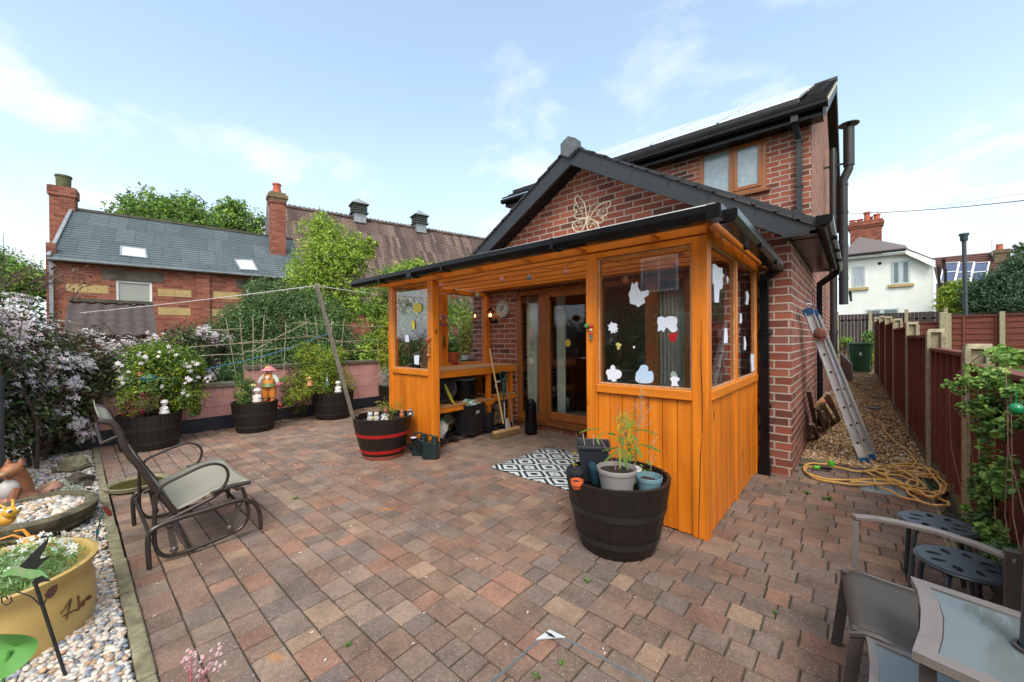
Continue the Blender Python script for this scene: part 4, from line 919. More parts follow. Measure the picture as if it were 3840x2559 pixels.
S2 = [bl(1330, 1400, 8.5, 200, 60), bl(1050, 1430, 8.2, 300, 50), bl(760, 1440, 8.0, 110, 40), bl(1500, 1400, 8.4, 150, 90)]
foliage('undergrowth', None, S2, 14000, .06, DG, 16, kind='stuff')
# bushes at the far left edge
T5 = [bl(60, 1050, 12, 110, 60), bl(-30, 1010, 12, 80, 80), bl(130, 1080, 12, 80, 50), bl(160, 1040, 12, 40, 30)]
plant('bush', 'green bush at the far left edge behind the purple-leaved branches', 'shrub', (*pd(40, 1300, 12)[:2], 0), T5, 12000, .09, LG[:3]+MG, 17, .06, h0=.4, nl=8)
# ---------------- clematis hedge ----------------
def bw(x, y, z, rx, ry, rz_): return (x, y, z, rx, ry, rz_)
HG = [bw(-5.35, -5.0, .95, .55, .42, .75), bw(-5.9, -4.75, 1.0, .45, .45, .72), bw(-4.8, -5.15, 1.05, .45, .35, .75), bw(-6.35, -4.4, .82, .4, .5, .58), bw(-6.6, -3.75, .82, .38, .5, .46), bw(-6.5, -3.25, 1.0, .3, .4, .45), bw(-5.6, -4.65, .55, .35, .28, .45), bw(-6.0, -4.35, .6, .3, .25, .5), bw(-4.4, -5.25, .9, .35, .3, .7), bw(-6.7, -3.0, 1.15, .25, .35, .28)]
CL = thing('clematis_hedge', 'tall tangled hedge covered in pale pink and white clematis flowers', 'hedge', (-5.6, -4.9, 0))
b = MB(); rr = random.Random(4)
for i in range(26):
    q = rr.choice(HG); x, y = q[0]+rr.uniform(-.3, .3), q[1]+rr.uniform(-.2, .2)
    b.tube([(x, y, 0), (x+rr.uniform(-.15, .15), y+rr.uniform(-.1, .1), .5), (x+rr.uniform(-.3, .3), y+rr.uniform(-.2, .2), 1.0), (x+rr.uniform(-.4, .4), y+rr.uniform(-.2, .2), 1.5)], [.018, .014, .009, .004], 5)
b.build('stem', M_bark, CL, smooth=True)
HC = [(.05, .09, .03), (.08, .12, .04), (.07, .055, .035), (.11, .085, .05), (.035, .06, .025), (.10, .14, .04), (.06, .035, .03)]
foliage('foliage', CL, HG, 62000, .052, HC, 21, spread=.15, cl=22, aspect=.5)
r = np.random.RandomState(5); P, N, j = blob_points(HG, 11500, r, 42, .11, .93)
k = (P[:, 2] > .12) & (P[:, 2] < 1.75); P, N = P[k], N[k]
V_ = CAMP-P; ok = (N*V_).sum(1) > 0; P, N, V_ = P[ok], N[ok], V_[ok]
N = N/np.linalg.norm(N, axis=1, keepdims=True); P = P+N*.03
flowers('blossom', CL, P, N, .031, [(.88, .78, .82), (.90, .86, .87), (.84, .70, .76), (.90, .89, .87)], 6)
# arching bare purple stems at the top
b = MB(); r2 = random.Random(9); tips = []
for i in range(34):
    u, v = r2.uniform(-20, 330), r2.uniform(1040, 1130); p = Vector(pd(u, v, 5.2+r2.uniform(-.4, .4))); a = r2.uniform(-.2, .9)
    L_ = r2.uniform(.25, .6); e = p+Vector((r2.uniform(-.1, .25), r2.uniform(.1, .5), r2.uniform(.0, .35)))*L_*1.6; m_ = p.lerp(e, .55)+Vector((0, 0, .10*L_)); b.tube([p, m_, e], [.006, .004, .002], 4)
    for _ in range(9): t = r2.uniform(.2, 1); tips.append(p.lerp(e, t)+Vector((r2.uniform(-.06, .06), r2.uniform(-.06, .06), r2.uniform(-.05, .06))))
b.tube([pd(0, 1150, 5), pd(10, 1000, 5), pd(16, 950, 5), pd(12, 875, 5)], [.006, .005, .004, .002], 5)
b.build('arching_stem', NM('purple_stem', (.10, .055, .05), (.06, .03, .03), 20, .7), CL)
P = np.array([V3(t) for t in tips]); V = leaf_arrays(P, np.tile([.3, .2, 1.], (len(P), 1)), .05, np.random.RandomState(3))
quick_mesh('young_leaf', V, np.arange(len(V)).reshape(-1, 4), np.array([(.10, .05, .045), (.13, .10, .05)])[np.random.RandomState(1).randint(0, 2, len(P))], M_leaf, CL)
# ---------------- tubs and what grows in them ----------------
def R2(x, y): return (x/2.24, 1300+y/2.24)
def Z3(x, y): return (x/2.24, 1859+y/2.24)
def TT(x, y): return (2840+x/2.24, 1859+y/2.24)
def Q2(x, y): return (x/2.066, 1800+y/2.066)
def tub(label, c, rb, rt, h, hoop=None, soil=.05, group='half barrel planters', notch=None, base=None):
    t = thing('barrel_planter', label, 'planter', (c[0], c[1], 0), 0, group); n = 96; vs = []; fs = []
    prof = [(rb*.97, .0), (rb, .012), (rb+(rt-rb)*.42, h*.33), (rb+(rt-rb)*.75, h*.66), (rt, h), (rt-.022, h+.001), (rt-.03, h*.66), (rt*.86-.03, h*.25)]
    for i, (r, z) in enumerate(prof):
        for k in range(n):
            a = 2*math.pi*k/n; g = .0035 if (k % 4 == 0 and i < 6) else 0; zz = z
            if notch is not None and i in (4, 5) and abs((a-notch+math.pi) % (2*math.pi)-math.pi) < .09: zz = z-.022
            elif i in (4, 5): zz = z+.003*math.sin(k//4*7.3)
            vs.append((c[0]+(r-g)*math.cos(a), c[1]+(r-g)*math.sin(a), zz))
    for i in range(len(prof)-1):
        for k in range(n): fs.append((i*n+k, i*n+(k+1) % n, (i+1)*n+(k+1) % n, (i+1)*n+k))
    b = MB(); b.add(vs, fs); b.build('staves', M_tub, t)
    rr_ = lambda z: np.interp(z, [0, h*.33, h*.66, h], [rb, rb+(rt-rb)*.42, rb+(rt-rb)*.75, rt])
    for f, w in ((.56, .036), (.16, .036)):
        z0 = h*f; b = MB(); b.lathe([(rr_(z0)-.001, z0), (rr_(z0)+.004, z0), (rr_(z0+w)+.004, z0+w), (rr_(z0+w)-.001, z0+w)], 64, (c[0], c[1], 0), cap=False)
        for a in (math.pi*1.35, math.pi*1.42): rr2 = rr_(z0+w/2)+.005; b.ball((c[0]+rr2*math.cos(a), c[1]+rr2*math.sin(a), z0+w/2), .006, 6, 4)
        b.build('hoop', hoop or M_black2, t)
    if base: b = MB(); b.lathe([(rb*.97, .001), (rb+.004, .003), (rb+.016, h*.085), (rb+.013, h*.09)], 64, (c[0], c[1], 0), cap=False); b.build('base_band', base, t)
    b = MB(); g_ = [[(c[0]+(rt-.03)*q*math.cos(a), c[1]+(rt-.03)*q*math.sin(a), h-soil+.02*noise.noise(Vector((q*9*math.cos(a), q*9*math.sin(a), c[0])))) for a in [2*math.pi*k/28 for k in range(29)]] for q in (0.001, .3, .6, .85, 1.0)]
    b.sheet(g_); b.build('soil', M_soil, t, smooth=True); return t
tub('dark half barrel at the foot of the flowering hedge, behind the glider chair', (-5.69, -3.68), .265, .30, .41)
tub('dark half barrel holding the tall scarecrow, against the low pink wall', (-5.71, -2.58), .225, .285, .415, soil=.04)
tub('dark half barrel with the yellow-green bush and heron, against the high pink wall', (-5.756, -1.464), .25, .325, .43, soil=.04)
tub('dark half barrel half hidden behind the left end of the porch', (-5.72, -.33), .25, .30, .43)
tub('half barrel with bright red hoops and small gnomes beside the prop pole', (-3.206, -2.043), .205, .313, .44, M_red, .06, notch=-2.5, base=NM('worn_red', (.34, .05, .04), (.20, .09, .06), 9, .6))
tub('large black half barrel full of plastic pots in the foreground', (-.427, -2.07), .225, .312, .43, soil=.10, notch=-2.35)
M_bush = M_leaf
def bush(label, cat, c, z, blobs, n, size, cols, seed, name='potted_shrub', group=None, **kw):
    return plant(name, label, cat, (c[0], c[1], z), blobs, n, size, cols, seed, .012, group, 10, .25, **kw)
def pb_(u, v, ru, rv, X, dd=None): p = px(u, v, X); D = (np.array(p)-CAMP)@FW; k = D/FOC; return (p[0], p[1], p[2], (dd or ru)*k, ru*k, rv*k)
bush('yellow-tipped choisya bush with star flowers, left of the low pink wall', 'shrub', (-5.69, -3.6), .38, [pb_(560, 1430, 90, 90, -5.75), pb_(660, 1390, 90, 70, -5.8), pb_(690, 1480, 60, 70, -5.7), pb_(600, 1340, 110, 60, -5.9), pb_(520, 1500, 60, 60, -5.6), pb_(735, 1370, 35, 30, -5.8), pb_(720, 1530, 30, 40, -5.7)], 17000, .042, MG+[(.2, .26, .02), (.3, .34, .02), (.10, .18, .02), (.16, .24, .03)], 31, aspect=.34, cl=14, spread=.12)
r = np.random.RandomState(8); P, N, j = blob_points([pb_(600, 1400, 120, 90, -5.6), pb_(690, 1430, 70, 70, -5.6)], 64, r, 2, .1, .9); P = P[P[:, 2] > .5]; ch_ = bpy.data.objects['potted_shrub']
flowers('blossom', ch_, P, np.tile([.8, -.3, .4], (len(P), 1)), .026, [(.86, .84, .82), (.84, .78, .8)], 9, petals=5)
bush('small heather with pink flower tips growing in the hedge-side barrel', 'plant', (-5.55, -3.75), .38, [pb_(530, 1510, 55, 45, -5.5), pb_(500, 1545, 30, 25, -5.45)], 2200, .02, [(.10, .14, .03), (.2, .09, .05), (.35, .03, .07), (.07, .10, .03)], 32, name='heather', aspect=.3)
bush('small leafy climber on two short canes in the scarecrow barrel', 'plant', (-5.75, -2.68), .38, [pb_(905, 1470, 25, 50, -5.75), pb_(935, 1450, 20, 40, -5.75), pb_(925, 1510, 25, 30, -5.7), pb_(895, 1420, 14, 22, -5.75)], 1900, .03, MG+LG[:2], 33, name='young_climber', cl=10)
bush('big yellow-green choisya with dark trailing stems by the heron', 'shrub', (-5.8, -1.5), .40, [pb_(1200, 1360, 80, 70, -5.85), pb_(1150, 1320, 50, 40, -5.9), pb_(1180, 1430, 90, 55, -5.8), pb_(1240, 1400, 60, 80, -5.85), pb_(1265, 1330, 40, 40, -5.9), pb_(1120, 1480, 50, 30, -5.75), pb_(1290, 1440, 45, 45, -5.8), pb_(1080, 1510, 25, 25, -5.8), pb_(1040, 1425, 45, 12, -5.95), pb_(1140, 1295, 24, 14, -5.9)], 17000, .033, YG+LG[:3]+MG[:2], 34, aspect=.36, cl=14, spread=.11)
bush('dark red-green trailing foliage hanging down the pink wall', 'plant', (-6.0, -1.95), .5, [pb_(1110, 1410, 35, 35, -6.0), pb_(1115, 1530, 35, 25, -6.0), pb_(1095, 1455, 45, 20, -6.0), pb_(1070, 1500, 20, 25, -6.0)], 1800, .028, [(.05, .045, .025), (.09, .05, .035), (.06, .09, .02), (.12, .16, .02)], 35, name='trailing_plant', cl=8)
bush('silver-grey lavender sprig in the barrel beside the left porch post', 'plant', (-5.72, -.35), .40, [pb_(1445, 1425, 26, 40, -5.7), pb_(1455, 1395, 14, 30, -5.7)], 1300, .03, [(.26, .32, .26), (.18, .24, .19), (.3, .36, .3)], 36, name='lavender', aspect=.18, cl=8)
bush('yellow climbing shrub above the barrel beside the left porch post', 'shrub', (-5.95, -.35), .45, [pb_(1450, 1320, 28, 80, -6.0), pb_(1435, 1260, 20, 40, -6.1), pb_(1455, 1220, 25, 50, -6.1)], 2600, .035, YG, 37, name='golden_climber', cl=12)
b = MB()
for i in range(16):
    a = i*.7; p = Vector((-3.15+.03*math.cos(a), -2.0, .39)); e = p+Vector((.14*math.cos(a), .12*math.sin(a), RND.uniform(.08, .2))); b.tube([p, p.lerp(e, .5)+Vector((0, 0, .05)), e], [.002, .002, .001], 4, col=(.30, .32, .05))
    for q in range(5): t = p.lerp(e, .4+.14*q)+Vector((0, 0, .04)); tuft(b, t, .05, 2, [(.36, .38, .05), (.25, .3, .05)], up=.4)
tag(b.build('wispy_bamboo', M_leaf), 'wispy yellow bamboo seedling among the gnomes in the red-hooped barrel', 'plant')
# ---------------- garden figures (resin) ----------------
WH = (.72, .70, .64); PK = (.60, .12, .20); OR_ = (.62, .20, .03); BL = (.12, .30, .38); SK = (.62, .45, .34); DK = (.03, .03, .035); GN = (.10, .16, .04)
def fig(name, label, cat, pos, rz, s, fn, group=None):
    """fn(b) draws the figure 1 unit tall, facing -Y"""
    b = MB(); b.T = _mat(pos, rz, s); fn(b); o = b.build(name, M_tint, smooth=True); return tag(o, label, cat, group)
def f_scare(b):
    for x in (-.09, .09):
        b.tube([(x, 0, 0.0), (x, 0, .09)], [.05, .06], 8, col=OR_); b.ball((x, -.05, .03), (.05, .09, .04), 8, 5, (.5, .14, .03)); b.tube([(x, 0, .09), (x, 0, .13)], .065, 8, col=(.45, .45, .42)); b.tube([(x, 0, .12), (x*.9, 0, .3), (x*.7, 0, .45)], [.085, .10, .09], 10, col=OR_)
    b.tube([(0, 0, .42), (0, 0, .52), (0, 0, .66), (0, 0, .76)], [.14, .15, .13, .09], 12, col=(.62, .26, .06)); b.lathe([(.2, .42), (.17, .47), (.14, .53)], 12, cap=False, col=GN)
    b.ball((0, -.11, .66), (.05, .03, .06), 6, 4, (.5, .62, .6))
    for s_ in (-1, 1):
        b.tube([(s_*.10, 0, .74), (s_*.20, -.02, .62), (s_*.24, -.04, .52)], [.055, .06, .05], 8, col=(.5, .52, .45)); b.ball((s_*.06, -.125, .64), .02, 6, 4, (.15, .04, .02))
        b.tube([(s_*.07, -.11, .60), (s_*.08, -.10, .76)], .02, 5, col=(.62, .26, .06))
    b.ball((.27, -.06, .46), (.09, .07, .07), 8, 5, (.36, .12, .16), .4, 2)
    b.ball((0, 0, .85), (.10, .09, .09), 10, 7, SK); b.lathe([(.09, .90), (.20, .865), (.19, .88), (.11, .93), (.08, .98), (.0, .995)], 14, col=(.52, .18, .22)); b.ball((0, -.10, .93), (.06, .03, .04), 6, 4, (.7, .42, .08)); b.ball((0, -.02, 1.0), .04, 6, 4, (.3, .1, .08))
    for s_ in (-1, 1): b.ball((s_*.035, -.085, .86), .012, 5, 4, DK)
    b.ball((0, -.09, .84), .014, 5, 4, (.6, .3, .1)); b.tube([(-.04, -.08, .81), (0, -.09, .80), (.04, -.08, .81)], .006, 4, col=(.3, .05, .04))
def f_doll(b, dress=(.58, .52, .5), hat=WH, skin=(.74, .66, .58)):
    for x in (-.1, .1): b.tube([(x, 0, 0), (x, 0, .3)], [.055, .06], 8, col=(.7, .55, .4)); b.ball((x, -.04, .03), (.06, .1, .045), 8, 4, (.3, .4, .5))
    b.lathe([(.26, .16), (.24, .26), (.15, .45), (.11, .58), (.06, .62)], 14, col=dress)
    for s_ in (-1, 1): b.tube([(s_*.09, 0, .56), (s_*.20, -.04, .45), (s_*.13, -.13, .38)], [.045, .05, .04], 8, col=WH); b.ball((s_*.12, -.14, .37), .04, 6, 4, skin)
    b.ball((0, 0, .76), (.155, .145, .15), 12, 8, skin); b.lathe([(.20, .80), (.185, .84), (.15, .92), (.0, .98)], 14, col=hat)
    for s_ in (-1, 1): b.ball((s_*.055, -.135, .77), .02, 6, 4, DK)
    b.ball((0, -.145, .73), .015, 5, 4, (.7, .3, .25))
def f_cherub(b): f_doll(b, (.66, .66, .66), (.7, .7, .7), (.72, .71, .70))
def f_gnome(b):
    b.ball((0, 0, .2), (.24, .2, .22), 10, 7, WH)
    for s_ in (-1, 1): b.tube([(s_*.12, 0, .12), (s_*.17, -.22, .12)], .08, 8, col=(.7, .66, .62)); b.ball((s_*.18, -.28, .13), (.07, .06, .09), 8, 5, WH); b.tube([(s_*.18, 0, .4), (s_*.26, -.1, .3)], .06, 8, col=(.62, .6, .56))
    b.ball((0, -.2, .24), .05, 6, 4, PK); b.ball((0, 0, .52), (.16, .15, .15), 10, 7, SK); b.ball((0, -.1, .42), (.14, .09, .14), 8, 6, (.8, .8, .8))
    for s_ in (-1, 1): b.ball((s_*.07, -.14, .56), (.05, .03, .035), 6, 4, DK)
    b.lathe([(.17, .60), (.13, .74), (.06, .9), (.0, 1.0)], 12, col=PK)
def f_penguin(b):
    b.ball((0, 0, .38), (.26, .23, .38), 12, 8, DK); b.ball((0, -.07, .34), (.21, .19, .31), 10, 8, WH); b.ball((0, 0, .80), (.19, .18, .19), 10, 7, DK)
    for s_ in (-1, 1): b.ball((s_*.24, -.03, .38), (.06, .12, .24), 8, 6, BL); b.ball((s_*.09, -.14, .83), .07, 6, 5, WH); b.ball((s_*.1, -.2, .83), .022, 5, 4, DK); b.ball((s_*.1, -.12, .02), (.08, .12, .03), 6, 4, OR_)
    b.lathe([(.05, 0), (.0, .1)], 8, (0, -.2, .74), col=OR_)
def f_robin(b):
    b.ball((0, .03, .38), (.26, .3, .36), 12, 8, (.22, .15, .11)); b.ball((0, -.12, .42), (.19, .17, .26), 10, 7, OR_); b.ball((0, -.04, .78), (.18, .18, .19), 10, 7, (.28, .18, .13)); b.ball((0, -.14, .76), (.12, .1, .12), 8, 6, OR_)
    b.lathe([(.04, 0), (0, .1)], 6, (0, -.2, .78), col=DK); b.prism([(-.08, .25, .3), (.08, .25, .3), (.1, .55, .2), (-.1, .55, .2)], (0, 0, .05), (.18, .12, .1)); b.ball((0, 0, .04), (.3, .26, .07), 10, 5, (.3, .28, .25))
    for s_ in (-1, 1): b.ball((s_*.08, -.17, .83), .022, 5, 4, DK)
def f_cats(b):
    for x, c in ((-.28, (.45, .5, .52)), (.28, (.55, .48, .4))):
        b.ball((x, 0, .55), (.24, .2, .22), 10, 7, c)
        for s_ in (-1, 1): b.lathe([(.08, 0), (.0, .16)], 6, (x+s_*.13, 0, .7), col=c); b.ball((x+s_*.08, -.18, .58), .03, 5, 4, DK)
        b.ball((x, -.19, .5), .03, 5, 4, (.6, .3, .3)); b.ball((x, 0, .22), (.28, .2, .26), 10, 6, (.5, .5, .48))
    b.ball((0, -.22, .24), (.16, .06, .16), 8, 5, (.6, .45, .1)); b.ball((0, -.28, .24), .05, 6, 4, (.2, .2, .25)); b.bx(-.5, .5, -.2, .15, 0, .18, (.42, .46, .5))
def f_heron(b):
    for s_ in (-1, 1): b.tube([(s_*.06, 0, 0), (s_*.06, .03, .2), (s_*.06, 0, .4)], .015, 6, col=(.2, .16, .1))
    b.ball((0, .05, .5), (.15, .26, .17), 12, 8, (.03, .17, .17)); b.tube([(0, -.12, .55), (0, -.22, .66), (0, -.16, .76), (0, -.06, .85), (0, -.08, .95), (0, -.17, .97)], [.06, .04, .03, .025, .025, .03], 8, col=(.5, .55, .55)); b.tube([(0, -.17, .97), (0, -.34, .93)], [.022, .004], 6, col=(.5, .45, .3))
    b.prism([(-.08, .2, .5), (.08, .2, .5), (0, .45, .38)], (0, 0, .04), (.02, .1, .1))
def on_tub(u, v, X): return px(u, v, X)
face = math.radians(48)
fig('scarecrow', 'tall scarecrow figure in orange dungarees and a mauve hat, in a barrel', 'ornament', (-5.68, px(1010, 1490, -5.68)[1], .39), face, .52, f_scare)
fig('doll_figure', 'small pale doll figure with bonnet at the scarecrow\'s feet', 'ornament', (-5.56, px(965, 1500, -5.56)[1], .385), face, .235, f_doll)
fig('child_figurine', 'white stone child figurine at the rim of the hedge-side barrel', 'ornament', (-5.50, px(617, 1540, -5.5)[1], .38), face, .20, f_cherub, 'white child figurines')
fig('child_figurine', 'white stone child figurine beside the blue-green heron', 'ornament', (-5.58, px(1268, 1470, -5.58)[1], .40), face, .22, f_cherub, 'white child figurines')
fig('heron_figure', 'blue-green metal heron with curved white neck in the bushy barrel', 'ornament', (-5.62, px(1225, 1480, -5.62)[1], .40), math.radians(75), .34, f_heron)
def f_fairy(b): b.lathe([(.3, 0), (.2, .3), (.1, .55)], 8, col=(.55, .2, .12)); b.ball((0, 0, .72), .14, 8, 6, SK); b.lathe([(.2, .78), (.0, 1.0)], 8, col=(.6, .35, .15)); b.tube([(.1, 0, .5), (.4, -.1, .4)], .04, 5, col=(.5, .25, .12))
o = fig('fairy_figure', 'tiny orange fairy figure on a stick in the choisya bush', 'ornament', px(1161, 1446, -5.5), face, .14, f_fairy)
fig('gnome', 'white bearded gnome with pink pointed hat in the red-hooped barrel', 'ornament', (*px(1445, 1570, -3.22)[:2], .375), face, .155, f_gnome)
fig('penguin_figure', 'penguin ornament at the right rim of the red-hooped barrel', 'ornament', (*px(1540, 1564, -3.04)[:2], .385), face, .12, f_penguin)
fig('robin_figure', 'robin ornament between the gnome and the penguin', 'ornament', (*px(1507, 1568, -3.1)[:2], .38), face, .115, f_robin)
fig('cat_figure', 'pair of grey cats ornament at the left of the red-hooped barrel', 'ornament', (*px(1400, 1572, -3.32)[:2], .375), face, .12, f_cats)
def f_flowerpot(b):
    b.lathe([(.35, 0), (.42, .1)], 12, col=(.4, .5, .45))
    for i, c in enumerate(((.7, .6, .3), (.75, .7, .5), (.6, .45, .15))): b.ball((-.25+.25*i, 0, .3+.1*(i % 2)), .2, 8, 6, c)
    b.tube([(0, 0, -1.6), (0, 0, 0)], .03, 5, col=(.3, .3, .3))
fig('duckling_stake', 'little yellow ducklings on a stake behind the doll figure', 'ornament', px(948, 1455, -5.7), face, .10, f_flowerpot)
b = MB(); p = Vector(px(1053, 1583, -6.05)); b.tube([(p.x, p.y, 0), (p.x, p.y, .24)], .006, 6, col=DK); b.ball((p.x, p.y, .26), (.03, .045, .04), 10, 7, (.5, .02, .04)); b.ball((p.x+.03, p.y-.01, .27), .012, 6, 4, (.7, .6, .6)); b.T = None
tag(b.build('stake_ornament', M_tint, smooth=True), 'red glass bird on a black stake in front of the pink wall', 'ornament')
b = MB(); p = Vector(px(556, 1420, -5.55)); b.ball((p.x, p.y, p.z), (.05, .09, .05), 10, 7, (.02, .12, .13)); b.ball((p.x, p.y-.07, p.z+.05), .035, 8, 6, (.2, .06, .03)); b.tube([(p.x, p.y+.07, p.z), (p.x, p.y+.2, p.z-.02)], [.01, .004], 5, col=(.5, .48, .4)); b.tube([(p.x, p.y, .4), (p.x, p.y, p.z)], .004, 5, col=DK)
tag(b.build('bird_stake', M_tint, smooth=True), 'teal bird on a thin stake in the choisya by the hedge', 'ornament')
# ---------------- cane trellis, rope, prop and washing line ----------------
def f28(x, y): return (700+x/2.8, 1080+y/2.8)
CT = thing('cane_trellis', 'bamboo cane trellis tied along the top of the pink wall', 'trellis', (-6.05, -1.8, 0))
for pts in ([(410, 310), (535, 1010)], [(558, 320), (612, 940)], [(698, 308), (697, 1000)], [(815, 285), (770, 1000)], [(1043, 362), (1012, 1100)], [(1240, 265), (1278, 605)], [(1350, 300), (1392, 680)], [(1522, 325), (1522, 560)], [(1655, 325), (1615, 750)], [(2000, 540), (2030, 900)], [(2058, 430), (2068, 780)],
            [(100, 440), (600, 428)], [(0, 625), (840, 570)], [(540, 578), (1260, 512)], [(30, 722), (590, 695)], [(600, 672), (1180, 622)], [(680, 672), (1300, 348)], [(1100, 368), (1900, 408)], [(1215, 490), (1800, 585)], [(1115, 608), (1735, 690)], [(1620, 665), (2130, 655)], [(1880, 405), (2120, 408)], [(1560, 570), (2120, 535)]):
    b = MB(); q = [Vector(px(*f28(*p), -6.06+RND.uniform(-.015, .015))) for p in pts]; q.insert(1, q[0].lerp(q[1], .5)+Vector((0, 0, RND.uniform(-.01, .015)))); b.tube(q, [.006, .0055, .005], 6); b.build('cane', M_cane, CT, smooth=True)
b = MB(); b.tube([px(*f28(150, 865), -6.03), px(*f28(700, 745), -6.0), px(*f28(1000, 662), -6.0), px(*f28(1490, 480), -6.03)], .006, 6)
tag(b.build('blue_rope', NM('blue_cord', (.03, .16, .30), None, 40, .7)), 'thin blue rope slung diagonally across the bamboo canes', 'rope')
pt = Vector(pd(1186, 1066, 3.55)); pbm = Vector(gp(1362, 1704)); pbm.z = .0
b = MB(); dvec = (pt-pbm).normalized(); b.bar(pbm, pt, .033, .024, up=(0.3, -1, 0)); b.bar(pbm+Vector((.012, -.016, 0)), pt+Vector((.012, -.016, 0)), .006, .006, up=(0, -1, 0))
tag(b.build('clothes_prop', WOOD('silvered_prop', (.34, .30, .26), (.16, .14, .12), .8, (3, 3, .1), 20, knots=False), bevel=.002), 'weathered grey wooden clothes prop leaning by the red-hooped barrel', 'clothes prop')
hk = Vector(pd(1183, 1072, 3.55)); L1 = Vector(pd(300, 1174, 4.6)); L2 = Vector((XL, -.1, 1.93)); L2 = Vector(px(1455, 1107, XL))
def sag(a, c, s_, n=14): return [a.lerp(c, i/n)+Vector((0, 0, -s_*4*(i/n)*(1-i/n))) for i in range(n+1)]
b = MB(); b.tube(sag(L1, hk, .012)+sag(hk, L2, .006)[1:], .004, 6)
r9 = random.Random(2)
for i in range(50): q = L1.lerp(hk, r9.random()); b.ball((q.x, q.y, q.z-.012-.012*0), (.0035, .0035, .006), 4, 3)
tag(b.build('washing_line', NM('white_line', (.62, .60, .60), None, 50, .7), smooth=True), 'white washing line held up by the prop, beaded with raindrops', 'washing line')
# ---------------- glider chair ----------------
XN, DX = -2.29, -.72
GC_ = thing('glider_chair', 'bronze framed glider garden chair with green mesh sling, facing the house', 'chair', (XN+DX/2, -3.8, 0))
def side(pts, far, Z=False, off=0): return [Vector(px(*(Z3(*p) if Z else R2(*p)), XN+off))+Vector((DX+(-2*off) if far else 0, 0, 0)) for p in pts]
def smooth_pts(pts, n=5):
    out = []; P = [pts[0]]+list(pts)+[pts[-1]]
    for i in range(1, len(P)-2):
        for k in range(n):
            t = k/n; a, b_, c, d = P[i-1], P[i], P[i+1], P[i+2]
            out.append(.5*((2*b_)+(c-a)*t+(2*a-5*b_+4*c-d)*t*t+(3*b_-a-3*c+d)*t**3))
    out.append(pts[-1]); return out
bk = [(825, 628), (900, 632), (965, 665), (1010, 740), (1040, 830), (1090, 920), (1170, 1010), (1290, 1180), (1400, 1310), (1470, 1395)]
sr_ = [(1470, 1395), (1600, 1350), (1780, 1255), (1900, 1205), (2000, 1165), (2105, 1148)]
arm = [(1770, 1232), (1860, 1195), (1905, 1130), (1915, 1060), (1880, 1005), (1800, 985), (1690, 1010), (1520, 1090), (1390, 1155), (1335, 1215), (1312, 1300), (1300, 1420), (1298, 1560)]
rock = [(1300, 0), (1298, 250), (1300, 400), (1335, 480), (1420, 508), (1600, 455), (1960, 310), (2055, 235), (2088, 150), (2070, 50), (2035, -60), (1995, -85+30), (1950, -75), (1870, -50)]
base = [(1255, 620), (1240, 400), (1252, 330), (1300, 275), (1450, 210), (1720, 125), (1990, 42), (2080, 42), (2145, 72), (2180, 150), (2190, 285)]
for far in (False, True):
    b = MB(); b.tube(smooth_pts(side(bk, far), 3), .013, 8, flat=1.3); b.build('back_rail', M_brown_metal, GC_, smooth=True)
    b = MB(); b.tube(smooth_pts(side([(1330, 1500), (1450, 1440), (1600, 1365), (1780, 1270), (1900, 1190), (1990, 1165), (2105, 1140)], far), 3), .012, 8); b.build('seat_rail', M_brown_metal, GC_, smooth=True)
    b = MB(); b.tube(smooth_pts(side(arm, far, off=.012), 3), .012, 8, flat=.7); b.build('armrest', M_brown_metal, GC_, smooth=True)
    b = MB(); b.tube(smooth_pts(side(rock, far, True, .012), 3), .011, 8); b.build('rocker_frame', M_brown_metal, GC_, smooth=True)
    b = MB(); b.tube(smooth_pts(side(base, far, True, .035), 3), .013, 8); q = side([(2190, 270), (2080, 120)], far, True, .035); b.build('leg_frame', M_brown_metal, GC_, smooth=True)
    for (p1, p2) in (((2010, 65), (1930, 270)), ((1425, 245), (1465, 450))):
        b = MB(); q = side([p1, p2], far, True, .022); b.bar(q[0], q[1], .006, .03); 
        for k in q: b.ball(k, .02, 8, 6)
        b.build('swing_link', M_darktaupe, GC_)
for p in ((1255, 330), (1620, 165), (1990, 50)):
    q1, q2 = side([p], False, True, .035)[0], side([p], True, True, .035)[0]; b = MB(); b.tube([q1, q2], .010, 8); b.build('crossbar', M_brown_metal, GC_, smooth=True)
for p in ((1600, 455),):
    q1, q2 = side([p], False, True)[0], side([p], True, True)[0]; b = MB(); b.tube([q1, q2], .010, 8); b.build('crossbar', M_brown_metal, GC_, smooth=True)
q1, q2 = side([(1470, 1400)], False)[0], side([(1470, 1400)], True)[0]; b = MB(); b.tube([q1, q2], .012, 8); b.build('crossbar', M_brown_metal, GC_, smooth=True)
q1, q2 = side([(1010, 745)], False)[0], side([(1010, 745)], True)[0]; b = MB(); bz = Vector((0, -.07, -.03)); b.tube([q1, q1+bz*1.0, q2+bz, q2], .008, 8); b.build('pillow_bar', M_brown_metal, GC_, smooth=True)
m, nt, bs = base_mat('mesh_sling', .75, 0, .2); w1 = nt.nodes.new('ShaderNodeTexWave'); w1.inputs['Scale'].default_value = 17; w1.bands_direction = 'X'; w2 = nt.nodes.new('ShaderNodeTexWave'); w2.inputs['Scale'].default_value = 30; w2.bands_direction = 'DIAGONAL'
tcc = nt.nodes.new('ShaderNodeTexCoord'); nt.links.new(tcc.outputs['Object'], w1.inputs[0]); nt.links.new(tcc.outputs['Object'], w2.inputs[0])
nt.links.new(mixc(nt, nz_(nt, None, 5, 5), mixc(nt, w1.outputs['Fac'], (.31, .30, .235), (.18, .18, .15)), (.28, .27, .21)), bs.inputs['Base Color']); bump(nt, bs, mth(nt, 'ADD', w1.outputs['Fac'], w2.outputs['Fac']), .4, .002)
M_sling = m
